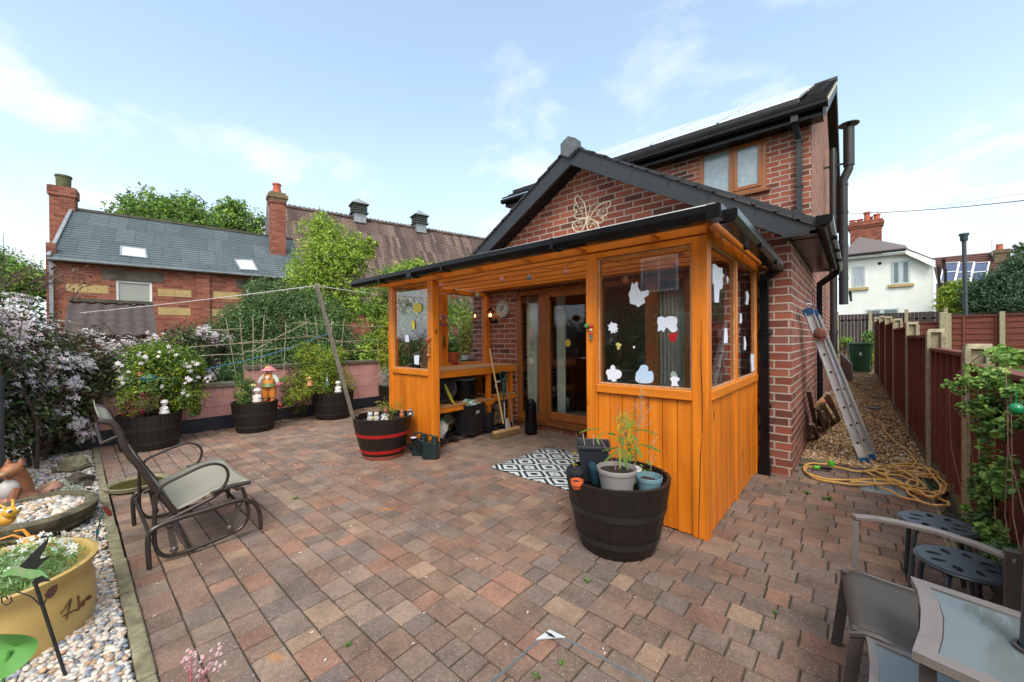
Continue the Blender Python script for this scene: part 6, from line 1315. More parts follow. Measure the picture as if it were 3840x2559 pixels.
# ---------------- beyond the fence on the right ----------------
def far_fence(name, label, a, c, z0, z1, mat, n, postmat, np_, slat='h'):
    a, c = Vector(a), Vector(c); t = thing(name, label, 'fence', (a+c)/2); d = (c-a).normalized(); nn = Vector((d.y, -d.x, 0)); nn = nn if nn.y < 0 else -nn; L_ = (c-a).length
    b = MB()
    if slat == 'h':
        h = (z1-z0)/n
        for k in range(n): z = z0+k*h; q = [a+nn*.02+Vector((0, 0, z)), c+nn*.02+Vector((0, 0, z)), c+Vector((0, 0, z+h*1.1)), a+Vector((0, 0, z+h*1.1))]; b.prism(q, -nn*.012)
        for k in range(int(L_/.62)): p = a+d*(k*.62+.3)+nn*.02; b.bar(p+Vector((0, 0, z0)), p+Vector((0, 0, z1)), .045, .04)
        b.bar(a+Vector((0, 0, z1+.02)), c+Vector((0, 0, z1+.02)), .08, .04)
    else:
        k = 0.0
        while k < L_: p = a+d*k; q = a+d*min(L_, k+.105); b.prism([p+Vector((0, 0, z0)), q+Vector((0, 0, z0)), q+Vector((0, 0, z1)), p+Vector((0, 0, z1))], nn*(.02 if int(k/.11) % 2 else .03)); k += .11
        b.bar(a+Vector((0, 0, z1-.25)), c+Vector((0, 0, z1-.25)), .04, .06)
    b.build('panel', mat, t)
    for k in range(np_): p = a+(c-a)*(k/(max(1, np_-1)))+nn*.09; b = MB(); b.bar(p+Vector((0, 0, 0)), p+Vector((0, 0, z1+.12)), .10, .10); b.build('post', postmat, t)
    return t
def wxy(u, v, z): return gp(u, v, z)
YR = 14.0; aR = py(3560, 1200, YR); cR = py(3990, 1190, YR-.5)
M_fenceF = NM('red_fence_far', (.17, .045, .026), (.11, .028, .017), 7, .8, bmp=.4, stretch=(.3, .3, 3))
far_fence('garden_fence', 'red-brown fence across the neighbour lawn, right of the tall concrete post', (aR[0], YR, 0), (cR[0], YR-.5, 0), .25, py(3650, 1188, YR)[2], M_fenceF, 9, M_conc, 3)
aL = py(3372, 1210, YR+.3); far_fence('garden_fence', 'lower red-brown fence panel behind the passage posts', (aL[0], YR+.3, 0), (aR[0]-.05, YR+.2, 0), .2, py(3450, 1213, YR)[2], M_fenceF, 8, M_conc, 2)
b = MB(); p = py(3537, 1170, YR-.1); b.bx(p[0]-.09, p[0]+.09, YR-.2, YR-.04, 0, py(3537, 1172, YR-.1)[2]); tag(b.build('concrete_post', M_conc, bevel=.02), 'tall pale concrete post between the two red garden fences', 'post')
YD = 17.5; a = py(3140, 1180, YD); c = py(3545, 1175, YD)
M_dkf = NM('dark_brown_fence', (.045, .032, .026), (.03, .022, .018), 8, .8, stretch=(4, 4, .3))
far_fence('dark_fence', 'dark brown close-boarded fence in front of the white house', (a[0], YD, 0), (c[0], YD, 0), .5, py(3300, 1176, YD)[2], M_dkf, 8, M_conc, 4, 'v')
a = py(3540, 1172, 19); c = py(3960, 1160, 19); far_fence('dark_fence', 'dark fence strip showing above the red garden fence', (a[0], 19, 0), (c[0], 19, 0), .8, py(3700, 1172, 19)[2], M_dkf, 8, M_conc, 2, 'v')
b = MB(); 
for k in range(3): b.bx(.0, 1.5, 16.2, 16.4, k*.24, k*.24+.22)
tag(b.build('rockery_wall', BRICK('rough_stone_wall', [(0, (.3, .2, .12)), (.5, (.4, .28, .17)), (1, (.5, .38, .26))], (.15, .12, .09), bw=.3, bh=.12, mt=.02)), 'low rough stone retaining wall behind the gate', 'wall')
plant('shrub', 'small green shrub over the stone wall beside the passage gate', 'shrub', (1.05, 15.6, .3), [(1.12, 15.6, 1.15, .25, .3, .35), (1.1, 15.5, .6, .2, .3, .3)], 3000, .07, MG+LG[:2], 61, .02)
plant('yellow_flower_bush', 'little yellow-green bush right of the green bin behind the gate', 'shrub', (1.12, 15.0, 0), [(1.12, 15.0, .45, .16, .2, .28)], 900, .06, YG, 62, .01)
plant('fern_plant', 'ferny green plant on the stone wall left of the green bin', 'plant', (.3, 16.0, .7), [(.42, 16.0, 1.05, .25, .25, .18)], 1200, .08, LG, 63, .01, aspect=.2)
plant('flower_clump', 'purple flowering clump on the wall behind the bin', 'plant', (.95, 16.1, .7), [(1.0, 16.1, .98, .3, .15, .08)], 700, .05, [(.12, .05, .25), (.2, .1, .35), (.06, .1, .04)], 64, .01)
# white rendered house
YW = 21.0
def wq(u, v, Y=YW): return Vector(py(u, v, Y))
WHs = thing('white_house', 'white rendered two storey house with hipped grey roof beyond the passage', 'house', (3, YW, 0))
tl, tr = wq(3170, 965), wq(3511, 988); pk = wq(3395, 945); e_r = wq(3500, 985)
def gbk(pts, dy=.0): return [Vector(py(u, v, YW+dy)) for u, v in pts]
b = MB(); wl = [(3150, 1290), (3512, 1290), (3500, 990), (3392, 946), (3150, 968)]
face_ = gbk(wl); face_[1].x = face_[2].x; b.prism(face_, (0, 5.0, 0)); b.build('wall', M_render, WHs)
b = MB(); v0 = [wq(3140, 958), wq(3395, 938), wq(3395, 932)]
f0 = Vector(py(3150, 958, YW-.3)); f1 = Vector(py(3396, 930, YW-.3)); rt_ = Vector(py(3222, 888, YW+2.6)); r2_ = Vector(py(3395, 920, YW+6)); er = Vector(py(3514, 976, YW-.3)); er2 = er+Vector((.35, 6, 0)); lb = Vector(f0)+Vector((-.5, 5, 0))
b.add([f0, f1, rt_, er, er2, r2_, lb], [(0, 1, 2), (1, 3, 4, 5), (1, 5, 2), (0, 2, 6)]); b.build('roof', M_clayg if False else NM('grey_brown_tiles', (.16, .13, .125), (.10, .085, .085), 26, .9, bmp=.5), WHs, solid=.08)
b = MB(); b.bar(f0+Vector((0, -.06, -.1)), f1+Vector((0, -.06, -.1)), .09, .09); b.build('gutter', M_black, WHs)
b = MB(); q = gbk([(3395, 936), (3508, 978), (3508, 1004), (3395, 952)], -.3); b.prism(q, (0, .06, 0)); q = gbk([(3150, 968), (3395, 944), (3395, 952), (3150, 976)], -.25); b.prism(q, (0, .06, 0)); b.build('fascia', M_white, WHs)
b = MB(); q = [Vector(py(3505, 990, YW-.1)), Vector(py(3515, 1010, YW-.1))]; b.bar((q[0].x+.1, YW-.1, q[0].z-.1), (q[0].x+.25, YW-.1, 1), .09); b.bar((q[0].x+.5, YW+1.5, q[0].z-.1), (q[0].x+.5, YW+1.5, 1), .10); b.bar((q[0].x+.25, YW-.2, q[0].z+.1), (q[0].x+.9, YW+5, q[0].z+.1), .12); b.build('downpipe', M_black, WHs)
def zR_(x, y): return (3100+x/2.851, 700+y/2.851)
for (x0, y0, x1, y1, mul) in ((272, 860, 412, 1075, 0), (695, 805, 892, 1035, 1), (415, 1315, 775, 1400, 1)):
    a = Vector(py(*zR_(x0, y0), YW-.02)); c = Vector(py(*zR_(x1, y1), YW-.02)); xa, xb, za, zb = a.x, c.x, c.z, a.z; w = .07; b = MB(); frame(b, xa, xb, za, zb, w, YW-.03, YW+.02)
    if mul: xm_ = (xa+xb)/2; b.bx(xm_-.08, xm_+.08, YW-.03, YW+.02, za+w, zb-w)
    wf = b.build('window_frame', NM('grey_window_frame', (.45, .53, .53), None, 9, .5), WHs)
    b = MB(); b.bx(xa+w, xb-w, YW-.015, YW-.005, za+w, zb-w); b.build('pane', NM('blind_glass', (.16, .2, .22), (.12, .15, .17), 3, .2) if mul else NM('net_glass', (.42, .46, .5), (.25, .3, .34), 12, .3, stretch=(3, 1, .3)), wf)
    if y0 < 1300: b = MB(); b.bx(xa-.12, xb+.12, YW-.10, YW-.001, za-.13, za-.005); b.build('sill', M_stone, wf)
b = MB(); p = py(*zR_(567, 822), YW); b.tube([(p[0], YW-.02, p[2]), (p[0], YW-.001, p[2])], .07, 12); b.build('vent', M_black, WHs)
c0_ = Vector(py(*zR_(415, 500), YW+4)); zt_ = py(*zR_(415, 385), YW+4)[2]; w_ = (py(*zR_(585, 500), YW+4)[0]-py(*zR_(250, 500), YW+4)[0])
b = MB(); b.bx(c0_.x-w_/2, c0_.x+w_/2, YW+3.6, YW+4.6, 3.5, zt_-.35)
for i, e in enumerate((.05, .10, .05)): b.bx(c0_.x-w_/2-e, c0_.x+w_/2+e, YW+3.6-e, YW+4.6+e, zt_-.35+i*.12, zt_-.23+i*.12)
ck = b.build('chimney', M_brickF, WHs)
for k, (dx, h_) in enumerate(((-.42, .22), (-.18, .25), (.05, .55), (.14, .3), (.36, .35))):
    b = MB(); x = c0_.x+dx*w_; b.lathe([(.13, 0), (.12, h_*.8), (.16, h_*.85), (.16, h_), (.1, h_)], 10, (x, YW+4.0+.2*(k % 2), zt_)); b.build('chimney_pot', M_terra, ck, smooth=True)
def aerial(label, p, s_=1.0, az=0.3):
    b = MB(); p = Vector(p); b.tube([p-Vector((0, 0, .9*s_)), p], .015*s_, 5); d = Vector((math.cos(az), math.sin(az), .12)); w = Vector((-math.sin(az), math.cos(az), 0))
    b.tube([p-d*.5*s_, p+d*.6*s_], .012*s_, 5)
    for k in range(9): q = p+d*(-.4+.12*k)*s_; b.tube([q-w*.16*s_-Vector((0, 0, .1*s_)), q, q+w*.16*s_+Vector((0, 0, .1*s_))], .008*s_, 4)
    tag(b.build('tv_aerial', M_steel), label, 'aerial')
aerial('television aerial on the big chimney of the white house', py(*zR_(545, 262), YW+4), .9, .2)
aerial('television aerial above the tiled roof at the far right', py(3720, 900, 26), .9, .3)
aerial('television aerial behind the ridge cap of the gable', py(2138, 530, 9.5), .8, 1.2)
# far tiled house with panels
YT = 27.0
TH = thing('tiled_house', 'brown tiled bungalow roof with solar panels at the far right', 'house', (9, YT, 0))
A1, A2 = Vector(py(3515, 1062, YT)), Vector(py(3722, 1062, YT)); A2.z = A1.z; R1 = Vector(py(3515, 968, YT+2.2)); b = MB(); R2_ = Vector(py(3745, 945, YT+2.2)); A2.x = R2_.x*YT/ (YT+2.2)
tile_roof(b, A1, (R2_.x, YT, A1.z), (A1.x, YT+2.2, (R1.z+R2_.z)/2), 13, .07); M_pant = NM('brown_pantile', (.12, .05, .038), (.075, .035, .03), 26, .8, bmp=.6, stretch=(3, .2, .2)); th = b.build('roof', M_pant, TH)
b = MB(); b.bx(A1.x, R2_.x, YT+.2, YT+.4, 0, A1.z); b.bx(R2_.x-.25, R2_.x, YT+.2, YT+4.4, 0, A1.z+.3); b.build('wall', M_brickF, TH)
xc = py(3748, 1000, YT+1.6)[0]; zc2 = py(3745, 940, YT+1.6)[2]; b = MB(); b.bx(xc-.25, xc+.30, YT+1.2, YT+2.0, 0, zc2); b.bx(xc-.30, xc+.35, YT+1.15, YT+2.05, zc2-.2, zc2-.05); ck = b.build('chimney', NM('mossy_brick', (.17, .12, .07), (.08, .07, .035), 9, .95), TH)
b = MB(); b.lathe([(.14, 0), (.12, .3), (.15, .32)], 10, (xc, YT+1.6, zc2)); b.build('chimney_pot', M_terra, ck)
for r_ in range(2):
    for k in range(3):
        def rq(u, v):   # on the roof slope
            n = np.cross(np.array([1, 0, 0]), np.array([0, 2.2, (R1.z+R2_.z)/2-A1.z])); n = n/np.linalg.norm(n); A0 = np.array(V3(A1))+n*.16; d = ray(u, v); return V3(CAMP+d*(((A0-CAMP)@n)/(d@n)))
        cx0 = 3538+k*57-8*r_; q = [rq(cx0-5, 990+r_*36+33), rq(cx0+50, 988+r_*36+31), rq(cx0+58, 984+r_*36), rq(cx0+3, 988+r_*36)]; b = MB(); b.prism(q, (0, 0, -.04)); b.build('solar_panel', NM('blue_panel', (.06, .085, .16), (.05, .07, .13), 6, .2), TH)
        b = MB(); 
        for i in range(4): b.bar(Vector(q[i])+Vector((0, -.02, .02)), Vector(q[(i+1) % 4])+Vector((0, -.02, .02)), .05, .03)
        b.build('panel_frame', M_white, TH)
# flue post, hedge, conifers, cable
b = MB(); p = py(3625, 1000, 16.5); zt_ = py(3617, 905, 16.5)[2]; b.tube([(p[0], 16.5, 0), (p[0]-.06, 16.5, zt_)], .058, 10); b.lathe([(.08, 0), (.10, .05), (.10, .18), (.13, .2), (.13, .27)], 12, (p[0]-.06, 16.5, zt_)); tag(b.build('tall_pole', M_stool, smooth=True), 'tall thin grey pole standing behind the red garden fence', 'pole')
def by(u, v, ru, rv, Y): p = py(u, v, Y); D = (np.array(p)-CAMP)@FW; k = D/FOC; return (p[0], p[1], p[2], ru*k, ru*k*.7, rv*k)
plant('golden_hedge', 'bright yellow-green hedge behind the tall grey pole', 'hedge', (*py(3600, 1200, 20)[:2], 0), [by(3570, 1110, 40, 50, 20), by(3610, 1100, 45, 45, 20), by(3590, 1150, 60, 45, 20), by(3650, 1110, 40, 45, 20)], 12000, .10, YG+LG, 71, .06, cl=20)
plant('dark_shrub', 'large dark blue-green shrub filling the right side behind the fence', 'shrub', (*py(3740, 1200, 19.3)[:2], 0), [by(3740, 1100, 90, 80, 19.3), by(3820, 1080, 80, 100, 19.3), by(3700, 1140, 70, 40, 19.3), by(3880, 1060, 80, 110, 19.3)], 26000, .10, [(.05, .10, .05), (.07, .13, .07), (.035, .075, .04)], 72, .08, cl=22)
plant('conifer', 'pointed dark green conifer at the right edge of the photo', 'tree', (*py(3820, 1200, 22)[:2], 0), [by(3822, 960, 26, 40, 22), by(3820, 930, 14, 22, 22), by(3815, 1010, 45, 50, 22), by(3840, 1040, 70, 60, 22), by(3780, 1010, 20, 26, 22)], 12000, .10, [(.045, .09, .035), (.06, .12, .045), (.09, .13, .03)], 73, .1, aspect=.25, cl=16, spread=.13)
b = MB(); b.tube(sag(Vector(py(3170, 800, 24)), Vector(py(3990, 735, 12)), .12), .014, 5); tag(b.build('overhead_cable', M_black2), 'main black overhead cable crossing the sky at right', 'cable')
b = MB(); b.tube(sag(Vector(py(3330, 790, 26)), Vector(py(3990, 700, 13)), .1), .006, 4); tag(b.build('overhead_cable', M_black2), 'thinner overhead cable just above the main one', 'cable')
# ---------------- patio rug ----------------
RX0, RX1, RY0, RY1 = -2.01, -.76, -1.58, -.62
m, nt, bs = base_mat('woven_rug', .9, 0, .1); uvn = nt.nodes.new('ShaderNodeUVMap'); uvn.uv_map = 'UVMap'; s = nt.nodes.new('ShaderNodeSeparateXYZ'); nt.links.new(uvn.outputs[0], s.inputs[0])
cu, cv = .30, .235
fu = mth(nt, 'ABSOLUTE', mth(nt, 'SUBTRACT', mth(nt, 'FRACT', mth(nt, 'DIVIDE', mth(nt, 'SUBTRACT', s.outputs[0], RX0), cu)), .5)); fv = mth(nt, 'ABSOLUTE', mth(nt, 'SUBTRACT', mth(nt, 'FRACT', mth(nt, 'DIVIDE', mth(nt, 'SUBTRACT', s.outputs[1], RY0), cv)), .5))
def qn(x, n): return mth(nt, 'DIVIDE', mth(nt, 'FLOOR', mth(nt, 'MULTIPLY', x, n)), n)
dd = mth(nt, 'ADD', qn(fu, 22), qn(fv, 22))      # stepped diamond distance, 0 at the cell centre
st = mth(nt, 'FRACT', mth(nt, 'MULTIPLY', dd, 3.45)); k = mth(nt, 'GREATER_THAN', st, .46)
bandv = mth(nt, 'GREATER_THAN', fv, .455); k2 = mth(nt, 'MULTIPLY', k, mth(nt, 'SUBTRACT', 1.0, bandv))
nt.links.new(mixc(nt, nz_(nt, None, 120, 3), mixc(nt, k, (.014, .018, .022), (.52, .56, .58)), mixc(nt, k, (.03, .035, .04), (.42, .46, .48))), bs.inputs['Base Color']); bump(nt, bs, nz_(nt, None, 240, 2), .4, .002)
b = MB(); n = 16; g_ = [[(RX0+(RX1-RX0)*i/n, RY0+(RY1-RY0)*j/10+.004*math.sin(i*.9), .009+.0035*math.sin(i*.8+j)+.002*math.sin(j*1.9)) for i in range(n+1)] for j in range(11)]; b.sheet(g_)
tag(b.build('patio_rug', m, smooth=True, solid=.004), 'black and white diamond patterned rug on the paving outside the glazed doors', 'rug')
# ---------------- pots standing in the foreground barrel ----------------
def fz(x, y): return (2050+x/3.92, 1500+y/3.92)
def at_depth(u, v, D): return Vector(pd(u, v, D))
def pot(label, uL, uR, vrim, D, h, mat, taper=.74, rim=.012, soil=.02, name='plant_pot', group='plastic plant pots', sq=False, soilmat=None):
    c = Vector(pd((uL+uR)/2, vrim, D)); k = D/FOC; off = ((uL+uR)/2-CX)/FOC; r_ = (uR-uL)*k/2/math.sqrt(1+off*off); t = thing(name, label, 'plant pot', (c.x, c.y, c.z-h), 0, group); z0 = c.z-h; b = MB()
    if sq:
        b.T = _mat((c.x, c.y, z0), .55); R_, r1 = r_*.92, r_*.62; w = .004
        v = [(sx*q, sy*q, z) for q, z in ((r1, 0), (R_*.95, h-.02), (R_+.004, h-.02), (R_+.004, h), (R_-.006, h), (r1, .02)) for sx, sy in ((-1, -1), (1, -1), (1, 1), (-1, 1))]
        b.add(v, [(3, 2, 1, 0)]+[(4*i+j, 4*i+(j+1) % 4, 4*i+4+(j+1) % 4, 4*i+4+j) for i in range(5) for j in range(4)]); b.build('pot_body', mat, t, bevel=.003)
        sb = MB(); sb.T = b.T; q = R_*.9; sb.add([(-q, -q, h-.05), (q, -q, h-.05), (q, q, h-.05), (-q, q, h-.05)], [(0, 1, 2, 3)]); sb.build('soil', M_soil, t)
        return t, c, r_
    rb = r_*taper; b.lathe([(rb*.9, 0), (rb, .004), (r_*.93, h-rim*2.2), (r_*.97, h-rim*2.1), (r_, h-.003), (r_*.985, h), (r_*.95, h), (r_*.90, h-rim*2.2), (rb*.9, .01)], 40, (c.x, c.y, z0)); b.build('pot_body', mat, t, smooth=True)
    b = MB(); g_ = [[(c.x+r_*.9*q*math.cos(a), c.y+r_*.9*q*math.sin(a), c.z-soil-.004+.012*noise.noise(Vector((q*8*math.cos(a)+uL, q*8*math.sin(a), 1)))+(0.018*(1-q*q) if soilmat == 'heap' else 0)) for a in [2*math.pi*i/24 for i in range(25)]] for q in (.001, .3, .6, .85, 1)]; b.sheet(g_); b.build('soil', M_soil, t, smooth=True)
    return t, c, r_
gP = NM('grey_plastic_pot', (.26, .25, .24), (.22, .21, .2), 6, .45, bmp=.02); bP = NM('pale_blue_pot', (.13, .24, .28), (.11, .2, .24), 6, .45, bmp=.02); dbP = NM('dark_blue_pot', (.025, .075, .11), (.02, .06, .09), 6, .42, bmp=.02); blkP = NM('charcoal_pot', (.022, .026, .034), (.016, .02, .026), 8, .5, bmp=.05); orP = NM('orange_pot', (.62, .12, .04), None, 6, .5)
TD = 2.22
t1, cg, rg = pot('large grey plastic pot with a bamboo sprig, middle of the foreground barrel', 2237, 2389, 1752, 2.27, .165, gP)
t2, cb_, rb2 = pot('pale blue pot heaped with dark soil, right side of the foreground barrel', 2381, 2485, 1784, 2.27, .10, bP, soilmat='heap', soil=.03)
pot('dark teal pot partly hidden behind the large grey pot', 2205, 2276, 1740, 2.42, .12, dbP, soil=.03)
pot('small black round pot with yellow seedling, left in the foreground barrel', 2124, 2193, 1756, 2.38, .07, blkP)
t5, co, ro = pot('small orange-rimmed pot tipped toward the viewer in the foreground barrel', 2139, 2188, 1800, 2.26, .05, orP)
pot('white rimmed pot behind the grey pot in the foreground barrel', 2340, 2407, 1755, 2.45, .09, M_white)
pot('tall square charcoal pot at the back of the foreground barrel', 2158, 2290, 1660, 2.56, .24, blkP, sq=True)
# bamboo and twigs, leaf blades traced in depth around the grey pot
def blade(b, pts, w, D, col):
    P = [Vector(pd(*fz(*p[:2]), D+(p[2] if len(p) > 2 else 0))) for p in pts]; P = smooth_pts(P, 3); n = len(P); L = []; R_ = []
    for i, p in enumerate(P):
        d = (P[min(i+1, n-1)]-P[max(i-1, 0)]).normalized(); s_ = d.cross(Vector(V3(FW))+Vector((0, 0, .4))).normalized(); ww = w*math.sin(math.pi*min(.98, max(.04, (i+.4)/n)))**.7; L.append(p+s_*ww+Vector((0, 0, .0))); R_.append(p-s_*ww)
    b.add(L+R_, [(i, i+1, n+i+1, n+i) for i in range(n-1)], col)
BB = thing('bamboo_plant', 'spindly bamboo with yellowing leaves growing from the grey pot', 'plant', (cg.x, cg.y, cg.z-.02)); b = MB()
for st in ([(1015, 1110), (1020, 900), (1060, 640), (1090, 420), (1065, 250), (1045, 60)], [(1050, 1080), (1070, 800), (1130, 600), (1160, 400), (1185, 200), (1170, 120)], [(1030, 1090), (950, 850), (790, 580)], [(1090, 700), (1250, 600), (1340, 420), (1385, 200), (1400, 60)], [(1340, 400), (1440, 220), (1560, 80)], [(1340, 330), (1320, 180), (1300, 90)]):
    b.tube(smooth_pts([Vector(pd(*fz(*p), 2.28)) for p in st], 3), .0018, 5)
b.build('stem', NM('bamboo_stem', (.32, .2, .16), None, 30, .7), BB)
lf = MB(); G1 = (.16, .30, .07); G2 = (.26, .40, .08); Y1 = (.50, .46, .06); Y2 = (.58, .44, .05)
for pts, w, c in (([(480, 490), (600, 440), (820, 425)], .005, G2), ([(1060, 700), (930, 720), (805, 755)], .006, G1), ([(1060, 720), (950, 820), (840, 920)], .007, G2), ([(1060, 700), (1075, 850), (1080, 1010)], .007, G2), ([(1100, 700), (1150, 880), (1195, 1040)], .008, G1), ([(1130, 720), (1190, 830), (1235, 920)], .006, G1), ([(1110, 540), (1110, 620), (1125, 690)], .010, G1),
                  ([(1220, 490), (1400, 440), (1640, 520)], .005, G2), ([(1220, 500), (1290, 560), (1350, 610)], .007, G2), ([(1360, 650), (1520, 690), (1690, 770)], .007, G2), ([(1320, 680), (1360, 770), (1395, 860)], .008, G2), ([(895, 490), (950, 500), (1020, 515)], .007, G1), ([(850, 465), (770, 530), (750, 600), (780, 660)], .006, G2), ([(1455, 880), (1490, 920), (1535, 970)], .006, G2)): blade(lf, pts, w*1.05, 2.25, c)
r3 = random.Random(6)
for i in range(62):
    x, y = r3.gauss(1170, 70), r3.uniform(150, 560); a = r3.uniform(.3, 2.8); L_ = r3.uniform(50, 110); blade(lf, [(x, y), (x+L_*.5*math.cos(a), y+L_*.5*math.sin(a)), (x+L_*math.cos(a), y+L_*math.sin(a)+15)], .0044, 2.27+r3.uniform(-.05, .05), r3.choice([Y1, Y2, G2, (.4, .42, .07)]))
for i in range(50):
    x, y = r3.gauss(1260, 60), r3.uniform(560, 860); a = r3.uniform(.2, 2.9); L_ = r3.uniform(40, 90); blade(lf, [(x, y), (x+L_*.5*math.cos(a), y+L_*.5*math.sin(a)), (x+L_*math.cos(a), y+L_*math.sin(a)+15)], .0042, 2.36+r3.uniform(-.05, .05), r3.choice([Y1, G2, G1, (.32, .32, .05)]))
lf.build('leaf', M_leaf, BB, smooth=True)
b = MB(); r4 = random.Random(8)
for i in range(46):
    x, y = r4.gauss(1390, 60), r4.uniform(-120, 420); a = r4.uniform(-2.6, .3); L_ = r4.uniform(50, 120); b.tube([pd(*fz(x, y), 2.38), pd(*fz(x+L_*math.cos(a), y+L_*math.sin(a)), 2.38+r4.uniform(-.04, .04))], .0010, 4)
b.tube(smooth_pts([Vector(pd(*fz(*p), 2.38)) for p in ((1290, 1000), (1330, 700), (1370, 300), (1390, 0), (1360, -300))], 3), .002, 5)
tag(b.build('dry_twiggy_stems', NM('dry_stem', (.42, .28, .18), None, 30, .8)), 'dry brown twiggy bamboo stems rising behind the green sprig', 'plant')
b = MB()
for st in ([(1530, 1190), (1535, 960), (1560, 700), (1597, 430)], [(1545, 960), (1490, 720)], [(1550, 940), (1620, 825)], [(1565, 740), (1615, 670)], [(1575, 650), (1630, 530)], [(1560, 690), (1530, 600)]): b.tube([pd(*fz(*p), 2.27) for p in st], .0013, 4)
tag(b.build('bare_seedling', NM('pinkish_stem', (.50, .3, .2), None, 30, .8)), 'bare pinkish seedling stem in the pale blue pot', 'plant')
b = MB()
for (u, v, n) in ((400, 800, 10), (430, 880, 10), (405, 960, 8), (350, 1070, 5)): tuft(b, pd(*fz(u, v), 2.38), .026, n, [Y1, Y2, G2], r4, .6)
b.tube([pd(*fz(425, 1010), 2.38), pd(*fz(410, 780), 2.38)], .0015, 4, col=(.2, .15, .05)); tag(b.build('seedling', M_leaf), 'tiny yellow seedling in the small black pot', 'plant')
b = MB()
for st in ([(560, 665), (530, 490)], [(690, 665), (685, 500)]): b.tube([pd(*fz(*p), 2.55) for p in st], .002, 4)
tag(b.build('dead_stems', NM('dead_stem', (.5, .45, .36), None, 30, .8)), 'two pale dead stems in the tall square charcoal pot', 'plant')
foliage('creeping_weed', None, [(-.43, -1.93, .40, .2, .1, .04)], 500, .022, YG+MG, 81, aspect=.5, cl=6); tag(bpy.data.objects['creeping_weed'], 'small creeping weeds at the back rim of the foreground barrel', 'plant')
# ---------------- cans beside the barrel ----------------
def zb(x, y): return (1330+x/5.227, 1480+y/5.227)
def can(label, c, rz, s_=1.0, rose_len=.17):
    t = thing('watering_can', label, 'watering can', c, rz, 'dark green watering cans'); b = MB(); b.T = _mat(c, rz, s_); pts = []
    for i in range(9):
        z = i*.022; q = .006*(i % 2); w, d_ = .085+q, .055+q; pts.append([(w*math.copysign(abs(math.cos(a))**.5, math.cos(a)), d_*math.copysign(abs(math.sin(a))**.5, math.sin(a)), z) for a in [2*math.pi*k/24 for k in range(25)]])
    b.sheet(pts); b.add([p for p in pts[-1][:-1]], [tuple(range(24))]); b.add(pts[0][:-1], [tuple(range(23, -1, -1))]); b.ball((.04, 0, .185), (.04, .04, .04), 12, 8); b.lathe([(.036, 0), (.036, .03), (.03, .03)], 14, (.045, 0, .2)); b.tube([(.045, 0, .225), (0, 0, .25), (-.05, 0, .235), (-.07, 0, .18)], .010, 8); b.build('can_body', M_green_can, t, smooth=True)
    b = MB(); b.T = _mat(c, rz, s_); b.tube([(-.07, 0, .04), (-.12, 0, .10), (-.07-rose_len*.7, 0, .19)], [.022, .018, .014], 10); b.lathe([(.014, -.02), (.036, .0), (.038, .012), (.0, .016)], 16, (-.07-rose_len*.72, 0, .20)); b.build('spout', M_black, t, smooth=True)
    b = MB(); b.T = _mat(c, rz, s_); b.lathe([(0, 0), (.034, 0), (.03, .006), (0, .008)], 16, (-.07-rose_len*.72, 0, .2165)); b.build('rose', NM('lilac_rose', (.5, .5, .6), None, 20, .5), t, smooth=True)
p = gp(1598, 1722); can('nearer dark green watering can in front of the left porch post', (p[0]+.02, p[1]+.05, 0), math.radians(35), 1.0)
p = gp(1552, 1715); can('farther dark green watering can against the red-hooped barrel', (p[0]-.03, p[1]+.10, 0), math.radians(42), .98, .2)
# ---------------- potting bench inside the porch ----------------
PB = thing('potting_bench', 'orange potting bench with two shelves against the inner left side of the porch', 'bench', (-3.33, -.72, 0))
XB0, XB1, YB0, YB1 = -3.57, -3.07, -1.60, -.012
M_benchtop = WOOD('pale_bench_top', (.55, .30, .14), (.42, .2, .08), .6, (1, .06, 1), knots=False)
b = MB(); b.bx(XB0, XB1+.03, YB0, YB1, .882, .903); b.build('bench_top', M_benchtop, PB, bevel=.002)
b = MB(); b.bx(XB1+.005, XB1+.03, YB0, YB1, .80, .879); b.build('apron', M_orangeY, PB)
for z0, z1, ya, yb in ((.44, .455, YB0, -.46), (.475, .49, -.455, YB1)):
    b = MB(); b.bx(XB0, XB1+.03, ya, yb, z0, z1); b.build('shelf', M_benchtop, PB, bevel=.002); b = MB(); b.bx(XB1+.0, XB1+.02, ya, yb, z0-.065, z0-.003); b.build('shelf_rail', M_orangeY, PB)
for y in (-1.595, -.55, -.10): b = MB(); b.bx(XB1-.055, XB1-.002, y, y+.065, 0, .879); b.build('leg', M_orange, PB, bevel=.003)
for y in (-1.5, -.1): b = MB(); b.bx(XB0, XB0+.05, y, y+.06, 0, .879); b.build('leg', M_orange, PB)
def bx_at(u, v, X=XB1+.02, z=None): return Vector(px(u, v, X))
ZT = .905
def zg(x, y): return (1580+x/3.733, 1300+y/3.733)
def gz(x, y, z): return Vector(gp(*zg(x, y), z))
# on the bench top
def round_on(label, cat, name, uL, uR, vb, z, h, prof, mat, group=None, nseg=32):
    """lathe whose base front sits at a photo point on height z; prof in units of base radius / height"""
    pL, pR = Vector(gp(*zg(uL, vb), z)), Vector(gp(*zg(uR, vb), z)); r_ = (pR-pL).length/2; f = Vector(gp(*zg((uL+uR)/2, vb), z)); d = Vector((f.x-CAMP[0], f.y-CAMP[1], 0)).normalized(); c = f+d*r_*.8
    b = MB(); b.lathe([(r_*a, h*q) for a, q in prof], nseg, (c.x, c.y, z)); return b, c, r_
t = thing('terracotta_pot', 'large terracotta plastic pot on a red saucer on the bench top', 'plant pot', (-3.2, -1.1, ZT))
b, c, r_ = round_on('', '', '', 370, 505, 245, ZT+.012, .17, [(.95, 0), (1, .02), (1.25, .82), (1.38, .82), (1.42, 1), (1.3, 1), (1.2, .8), (.1, .78)], M_terra); b.build('pot_body', M_terra, t, smooth=True); cpot = c
